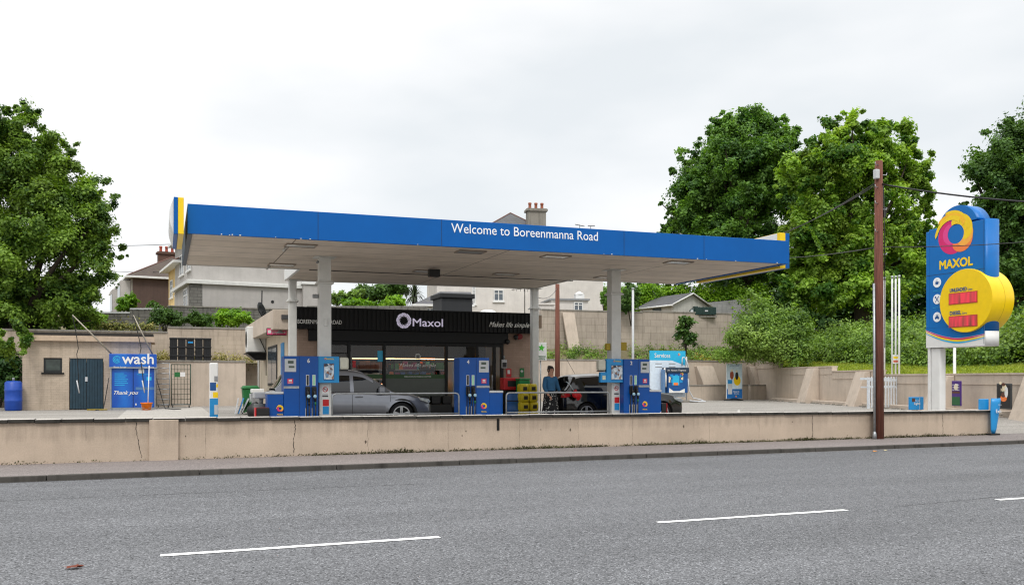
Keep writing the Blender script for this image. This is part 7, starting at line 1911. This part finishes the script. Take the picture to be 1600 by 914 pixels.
def crown_mesh(name, blobs, nclump, nleaf, size, mat, parent, crad=.19, tone=(.25, .7), fill=.25, shell=(.62, 1.0), world=True, twigs=0):
    """blobs: (cx, cy, cz, rx, ry, rz) in world space"""
    P, N_, S, T = [], [], [], []; ctr = []
    vol = np.array([(b[3] * b[4] * b[5]) ** (2 / 3) for b in blobs]); vol = vol / vol.sum()
    for bb_, f in zip(blobs, vol):
        c = np.array(bb_[:3]); r = np.array(bb_[3:]); k = max(3, int(nclump * f))
        for i in range(k):
            d = rng.normal(size=3); d /= np.linalg.norm(d)
            if d[2] < -.55: d[2] *= -.5
            q = rng.uniform(*shell) if rng.random() > fill else rng.uniform(.1, .6)
            cc = c + d * r * q
            rc = float(np.mean(r)) * crad * rng.uniform(.7, 1.5)
            if twigs and rng.random() < twigs: cc = c + d * r * rng.uniform(.95, 1.16); rc *= .42
            t0 = rng.uniform(*tone)
            clumps(P, N_, S, T, cc, (rc * 1.15, rc * 1.15, rc), max(12, int(nleaf * (rc / (np.mean(r) * crad)) ** 1.6)), size, t0); ctr.append((cc, rc))
    P, N_, S, T = map(np.concatenate, (P, N_, S, T))
    o = leafmesh(name, P, N_, S, T, mat, parent, world=world); return o, ctr
def px_blobs(L_, Z, depth=1.0):
    """(px, py, rx_px, ry_px[, dz]) -> world ellipsoids at distance Z"""
    out = []
    for q in L_:
        zz = Z + (q[4] if len(q) > 4 else 0); s = F / zz; x, y = W(q[0], zz); out.append((x, y, ZH(q[1], zz), q[2] / s, q[2] / s * depth, q[3] / s))
    return out
def tree(name, label, Z, blobs, base_px, base_z, mat, nclump, nleaf, size, trunk_r, cat='tree', crad=.19, tone=(.25, .7), depth=.9, limbs=26, fill=.25, group=None, fork=.35):
    wb = px_blobs(blobs, Z, depth); x, y = W(base_px, Z)
    t = thing(name, label, cat, (x, y, base_z), 0, group)
    o, ctr = crown_mesh('crown', wb, int(nclump * 1.35), nleaf, size, mat, t, crad, tone, fill, twigs=.32)
    cz_ = np.mean([b_[2] for b_ in wb]); b = MB(True)
    fz_ = base_z + (cz_ - base_z) * fork
    b.tube([(x, y, base_z - .3), (x + .1, y, (base_z + fz_) / 2), (x, y, fz_)], [trunk_r * 1.25, trunk_r, trunk_r * .85], 12)
    b.build('trunk', BARK, t)
    idx = rng.permutation(len(ctr))[:limbs]; b = MB(True)
    for i in idx:
        e = Vector(ctr[i][0]); s0 = Vector((x, y, fz_ - .2)); m1 = s0.lerp(e, .35) + Vector((random.uniform(-.5, .5), random.uniform(-.5, .5), .9)); m2_ = s0.lerp(e, .7) + Vector((random.uniform(-.4, .4), random.uniform(-.4, .4), .5))
        b.tube([s0, m1, m2_, e], [trunk_r * .55, trunk_r * .34, trunk_r * .18, trunk_r * .05], 6)
    b.build('limbs', BARK, t); return t
tree('sycamore_tree', 'big leafy tree overhanging the beige brick store on the left', 45.5,
     [(-30, 300, 95, 110), (50, 250, 62, 75), (10, 225, 60, 60), (105, 330, 68, 75), (60, 390, 110, 90), (140, 395, 48, 58), (35, 480, 95, 70), (-60, 420, 90, 110), (110, 470, 50, 45), (15, 520, 65, 50), (65, 495, 62, 42), (125, 490, 34, 34), (-10, 460, 60, 55), (-50, 540, 80, 60), (0, 535, 45, 42, -7), (-15, 560, 45, 48, -6.5), (42, 543, 26, 24, -7.2), (165, 350, 18, 22), (30, 185, 22, 22), (95, 255, 22, 22), (183, 408, 14, 18), (20, 175, 14, 14)],
     20, 0, LEAF_L, 620, 480, .088, .5, crad=.19, tone=(.0, .9), depth=.8, limbs=34)
tree('sycamore_tree', 'dark round headed tree rising behind the canopy on the right', 72,
     [(1155, 290, 95, 95), (1180, 235, 70, 60), (1100, 320, 62, 62), (1140, 380, 88, 55), (1215, 300, 55, 80), (1075, 355, 38, 40), (1215, 225, 42, 42), (1195, 195, 30, 22), (1065, 260, 18, 22), (1130, 215, 40, 36), (1200, 430, 60, 40), (1100, 420, 60, 30)],
     1160, 5, LEAF_D, 620, 440, .135, .6, crad=.17, tone=(.0, .85), depth=.85)
tree('lime_tree', 'yellow green tree with drooping sprays behind the tall wooden pole', 64,
     [(1335, 290, 95, 85), (1340, 225, 62, 45), (1270, 270, 50, 50), (1395, 245, 55, 50), (1425, 290, 38, 60), (1425, 375, 55, 60), (1460, 400, 22, 34), (1300, 380, 80, 80), (1360, 420, 95, 80), (1250, 430, 55, 60), (1230, 380, 28, 30), (1445, 430, 30, 40), (1250, 300, 36, 26), (1445, 335, 20, 26), (1300, 470, 90, 40), (1335, 195, 22, 18), (1400, 200, 20, 20)],
     1345, 4, LEAF_Y, 560, 430, .138, .55, crad=.16, tone=(-.1, 1.0), depth=.8)
tree('oak_tree', 'dark green tree at the right edge behind the price sign', 62,
     [(1590, 290, 78, 95), (1640, 250, 90, 85), (1560, 340, 50, 70), (1600, 400, 80, 80), (1560, 440, 60, 70), (1680, 400, 100, 120), (1590, 205, 40, 26), (1530, 300, 22, 32), (1620, 470, 80, 50), (1500, 450, 45, 60)],
     1610, 3, LEAF_K, 520, 420, .122, .55, crad=.16, tone=(.0, .9), depth=.85)
tree('background_tree', 'small tree top showing over the blue canopy edge below the dark tree', 78,
     [(1040, 385, 30, 28), (1020, 372, 12, 10), (1050, 360, 16, 12), (1085, 400, 40, 30), (1010, 450, 22, 14)], 1040, 5, LEAF_K, 60, 220, .2, .3, limbs=8)
# far wood closing the gaps low behind the trees
P, N_, S, T = [], [], [], []
for i in range(150):
    pxx = rng.uniform(1120, 1680); pyy = rng.uniform(395, 520); Z = rng.uniform(80, 88); s = F / Z; x, y = W(pxx, Z); clumps(P, N_, S, T, (x, y, ZH(pyy, Z)), (2.2, 2.2, 2.0), 300, .3, rng.uniform(.0, .35))
o = leafmesh('woods', *map(np.concatenate, (P, N_, S, T)), LEAF_K); tag(o, kind='stuff')
# shrubs
def shrub(name, label, Z, blobs, base_z, mat, nclump=30, nleaf=180, size=.07, tone=(.2, .8), group=None, cat='bush', crad=.3):
    wb = px_blobs(blobs, Z, .8); t = thing(name, label, cat, (wb[0][0], wb[0][1], base_z), 0, group)
    crown_mesh('leaves', wb, nclump, nleaf, size, mat, t, crad, tone, .15, (.45, .85))
    b = MB(True)
    for k in range(5): b.tube([(wb[0][0], wb[0][1], base_z - .1), (wb[0][0] + random.uniform(-.4, .4), wb[0][1], wb[0][2])], [.04, .015], 5)
    b.build('stem', BARK, t); return t
G = 'round garden bushes on the terrace'
shrub('round_bush', 'darker rambling bush above the car wash', 51.8, [(258, 500, 27, 18), (245, 497, 12, 15)], 4, LEAF_B, 60, 200, group=G)
shrub('round_bush', 'middle green bush between darker and brighter bushes', 51.8, [(311, 502, 22, 15), (300, 500, 14, 12)], 4, LEAF_B, 50, 200, tone=(.4, .9), group=G)
shrub('round_bush', 'bright yellow green bush above the black crates', 51.5, [(355, 500, 26, 18), (378, 500, 20, 15), (370, 496, 18, 14)], 4, LEAF_H, 80, 200, group=G)
shrub('round_bush', 'upright green bush in front of the brown terrace', 60, [(198, 478, 18, 17), (207, 470, 12, 12)], 5, LEAF_H, 50, 180, tone=(0, .5), group=G)
shrub('round_bush', 'light green bush between the big left tree and the stone wall', 52, [(150, 503, 18, 16), (140, 510, 16, 12)], 4, LEAF_H, 50, 180, tone=(.3, .9), group=G)
shrub('ivy_thicket', 'dark ivy thicket filling the corner left of the brick store', 42.5, [(0, 585, 32, 50), (-40, 590, 50, 55), (14, 610, 18, 30)], 0, LEAF_K, 150, 170, .1, tone=(-.4, .4), cat='thicket')
shrub('wild_shrub', 'green shrub beside the yellow house porch', 56, [(243, 482, 10, 10), (235, 476, 7, 6)], 4, LEAF_B, 14, 110, tone=(.5, 1))
G = 'garden shrubs behind the shop roof'
shrub('garden_shrub', 'pale green shrub just right of the left front column', 62, [(535, 468, 22, 12), (560, 462, 16, 12)], 5, LEAF_I, 50, 160, .1, group=G)
shrub('garden_shrub', 'leafy tree like shrub with bright tips behind the shop', 68, [(590, 462, 32, 16), (565, 455, 16, 10), (620, 452, 22, 12)], 5, LEAF_B, 80, 180, .12, tone=(.4, 1), group=G)
shrub('garden_shrub', 'yellow green round shrub behind the ribbed sign band', 60, [(617, 472, 18, 8)], 5, LEAF_H, 30, 160, .1, tone=(.5, 1), group=G)
shrub('garden_shrub', 'low clipped shrubs along the stone wall behind the sign band', 58, [(560, 477, 30, 6), (600, 478, 20, 6)], 5, LEAF_H, 40, 140, .09, tone=(0, .5), group=G)
# cabbage palm
x, y = W(647, 62); t = thing('palm', 'spiky palm with dark fronds behind the shop roof', 'palm', (x, y, 5))
z0_ = ZH(462, 62) - 5
b = MB(); b.tube([(0, 0, 0), (0, 0, z0_)], [.2, .15], 10); b.build('trunk', BARK, t)
b = MB()
for k in range(130):
    a = random.uniform(0, 2 * math.pi); el = random.uniform(-.9, 1.4); L_ = random.uniform(.8, 1.15); d = Vector((math.cos(a) * math.cos(el), math.sin(a) * math.cos(el), math.sin(el))); s = d.cross(Vector((0, 0, 1))).normalized() * .035
    p = Vector((0, 0, z0_)); q = p + d * L_ * .6; r_ = p + d * L_ + Vector((0, 0, -.35 * math.cos(el))); b.add([p - s, p + s, q + s, q - s, r_], [(0, 1, 2, 3), (3, 2, 4)])
b.build('fronds', pm('palm frond', '3c4a2a', .6, var=.3), t, fix=False)
shrub('garden_shrub', 'dark leafy shrub seen right of the column by pump 2', 60, [(986, 465, 15, 24), (976, 478, 12, 14)], 5, LEAF_B, 60, 200, .1, group=G)
shrub('garden_shrub', 'lighter shrub seen left of the column by pump 2', 62, [(947, 466, 9, 17)], 5, LEAF_D, 30, 160, .1, tone=(.5, 1), group=G)
# long clipped hedge
t = thing('hedge', 'long bright green clipped hedge behind the white shed', 'hedge', (*W(1060, 74), 5))
P, N_, S, T = [], [], [], []
for i in range(230):
    pxx = rng.uniform(940, 1195); Z = 71.2 + rng.uniform(-.6, .6); x, y = W(pxx, Z); top = ZH(451, 71) if pxx > 1000 else ZH(455, 71)
    clumps(P, N_, S, T, (x, y, rng.uniform(6.6, top)), (.75, .7, .6), 190, .11, rng.uniform(.2, .9))
leafmesh('leaves', *map(np.concatenate, (P, N_, S, T)), LEAF_H, t, world=True)
b = MB(True); 
for pxx in range(945, 1195, 12): x, y = W(pxx, 74); b.tube([(x, y, 5), (x, y, 8)], .04, 5)
b.build('stem', BARK, t)
# ivy and bramble bank along the right boundary
P, N_, S, T = [], [], [], []
def lump(s): return 1 + .16 * math.sin(s * .9) + .12 * math.sin(s * 2.1 + 1) + .08 * math.sin(s * 4.3)
for i in range(820):
    s = rng.uniform(-5, LEN + 10); a = rng.uniform(.05, 2.2); hh_ = (1.7 if s < 8 else 1.8) * lump(s); wdth = 2.9
    base = 2.7 if s < 8 else 2.15
    d = 3.4 + wdth - wdth * math.cos(a); z = base + hh_ * math.sin(min(a, math.pi - a)) if a < math.pi else base
    if a > math.pi / 2: z = base + hh_ * (1 - .0 * a)
    x, y = BP(s, d + .0); clumps(P, N_, S, T, (x, y, z - .2), (.85, .85, .62), 230, .083, rng.uniform(.15, .9))
for i in range(330):
    pxx = rng.uniform(1146, 1262); top = np.interp(pxx, [1146, 1165, 1185, 1205, 1225, 1262], [530, 508, 490, 480, 494, 495]); pyy = rng.uniform(top, max(top + 4, np.interp(pxx, [1146, 1180, 1215, 1262], [524, 542, 560, 564]))); x, y = W(pxx, 56.5 + rng.uniform(-1, 1) - (pyy - 500) * .03); clumps(P, N_, S, T, (x, y, ZH(pyy, 56.5)), (.6, .6, .5), 170, .085, rng.uniform(.15, .9))
for i in range(20):      # taller mound in the corner
    a = rng.normal(size=3); a /= np.linalg.norm(a); x, y = W(1182 + a[0] * 26, 56.5 + a[1]); clumps(P, N_, S, T, (x, y, ZH(500 - a[2] * 38, 56.5)), (.6, .6, .5), 150, .1, rng.uniform(.2, .9))
o = leafmesh('undergrowth', *map(np.concatenate, (P, N_, S, T)), LEAF_I); tag(o, kind='stuff')
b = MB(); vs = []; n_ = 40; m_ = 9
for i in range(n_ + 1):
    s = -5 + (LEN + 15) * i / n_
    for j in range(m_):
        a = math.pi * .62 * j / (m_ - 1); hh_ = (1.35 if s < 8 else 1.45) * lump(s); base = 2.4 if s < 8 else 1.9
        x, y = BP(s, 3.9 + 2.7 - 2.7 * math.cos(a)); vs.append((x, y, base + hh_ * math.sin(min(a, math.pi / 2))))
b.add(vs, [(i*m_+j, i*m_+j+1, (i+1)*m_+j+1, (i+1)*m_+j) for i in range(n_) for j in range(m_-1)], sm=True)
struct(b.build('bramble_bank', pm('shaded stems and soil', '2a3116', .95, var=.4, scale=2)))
# sapling and weeds on the bank
shrub('sapling', 'young leafy sapling on the bank above the services unit', 56, [(1072, 505, 12, 16), (1066, 522, 13, 18), (1078, 532, 13, 14)], 3, LEAF_B, 70, 22, .12, cat='sapling', crad=.35)
P, N_, S, T = [], [], [], []
for i in range(150):
    pxx = rng.choice([rng.uniform(985, 1145), rng.uniform(1060, 1145), rng.uniform(842, 960)]); x = U(pxx, 52); y = rng.uniform(50.9, 53.2); z = zl2 + (ZP(1000, 545, 53) - zl2) * sm((y - 50.75) / 2.9)
    clumps(P, N_, S, T, (x, y, z + .12), (.4, .4, rng.uniform(.12, .5)), 60, .06, rng.uniform(.1, .9), 1.0)
for i in range(110):
    x, y = W(rng.uniform(1118, 1216), rng.uniform(55, 57.5)); Zq = Dep(x, y); clumps(P, N_, S, T, (x, y, ZH(rng.uniform(546, 562), Zq)), (.45, .45, .22), 80, .06, rng.uniform(.2, .9), 1.0)
o = leafmesh('weeds', *map(np.concatenate, (P, N_, S, T)), LEAF_I); tag(o, kind='stuff')
P, N_, S, T = [], [], [], []
for i in range(70):
    pxx = rng.uniform(1080, 1150); x = U(pxx, 51.6); y = rng.uniform(50.9, 52.6); z = zl2 + .45 * sm((y - 50.75) / 2.9)
    clumps(P, N_, S, T, (x, y, z), (.5, .4, .1), 60, .05, rng.uniform(.1, .9), 1.0)
o = leafmesh('moss', *map(np.concatenate, (P, N_, S, T)), leafmat('yellow moss', '8a7420', 'c9ac34', .1)); tag(o, kind='stuff')
P, N_, S, T = [], [], [], []
for i in range(60):
    pxx = rng.choice([rng.uniform(244, 262), rng.uniform(300, 400), rng.uniform(335, 400)]); x = U(pxx, 48.2); clumps(P, N_, S, T, (x, rng.uniform(47.9, 48.9), zlow + .15), (.25, .25, rng.uniform(.15, .5)), 40, .05, rng.uniform(.2, 1), 1.2)
for i in range(50):
    pxx = rng.uniform(155, 240); x = U(pxx, 51); clumps(P, N_, S, T, (x, 50.5, 4.05), (.5, .3, .15), 40, .06, rng.uniform(.0, .6), 1.2)
o = leafmesh('weeds', *map(np.concatenate, (P, N_, S, T)), leafmat('straw weeds', '5a6a2a', 'b5a868', .2)); tag(o, kind='stuff')
# grass blades on the lawn
n = 42000
s = rng.uniform(sA - 2, sD - 1, n); d = rng.uniform(.32, 4.4, n); hL = np.interp(s, [0, sB, sC, LEN * .62, sD], [2.3, 1.95, 1.7, 1.5, 1.45]); zz = hL + np.interp(d, ds, zlawn)
X = Pa.x + dirc.x * s + nrm_out.x * d; Y = Pa.y + dirc.y * s + nrm_out.y * d
P = np.stack([X, Y, zz + .05], 1); nrm_ = rng.normal(size=(n, 3)); nrm_[:, 2] *= .4
o = leafmesh('grass', P, nrm_, rng.uniform(.05, .12, n), rng.random(n), leafmat('grass blades', '6c7f24', 'adbb48', .3, 'c9bd5a', .4), asp=.3); tag(o, kind='stuff')
# rubble and litter strip along the foot of the right wall
b = MB(True)
for i in range(110):
    s_ = random.uniform(sB, LEN); x, y = BP(s_, -random.uniform(.5, .95)); r_ = random.uniform(.02, .06); b.box(x - r_, x + r_, y - r_, y + r_, 0.0, r_ * 1.2)
o = b.build('rubble', CONC); tag(o, kind='stuff')

bpy.context.view_layer.update()
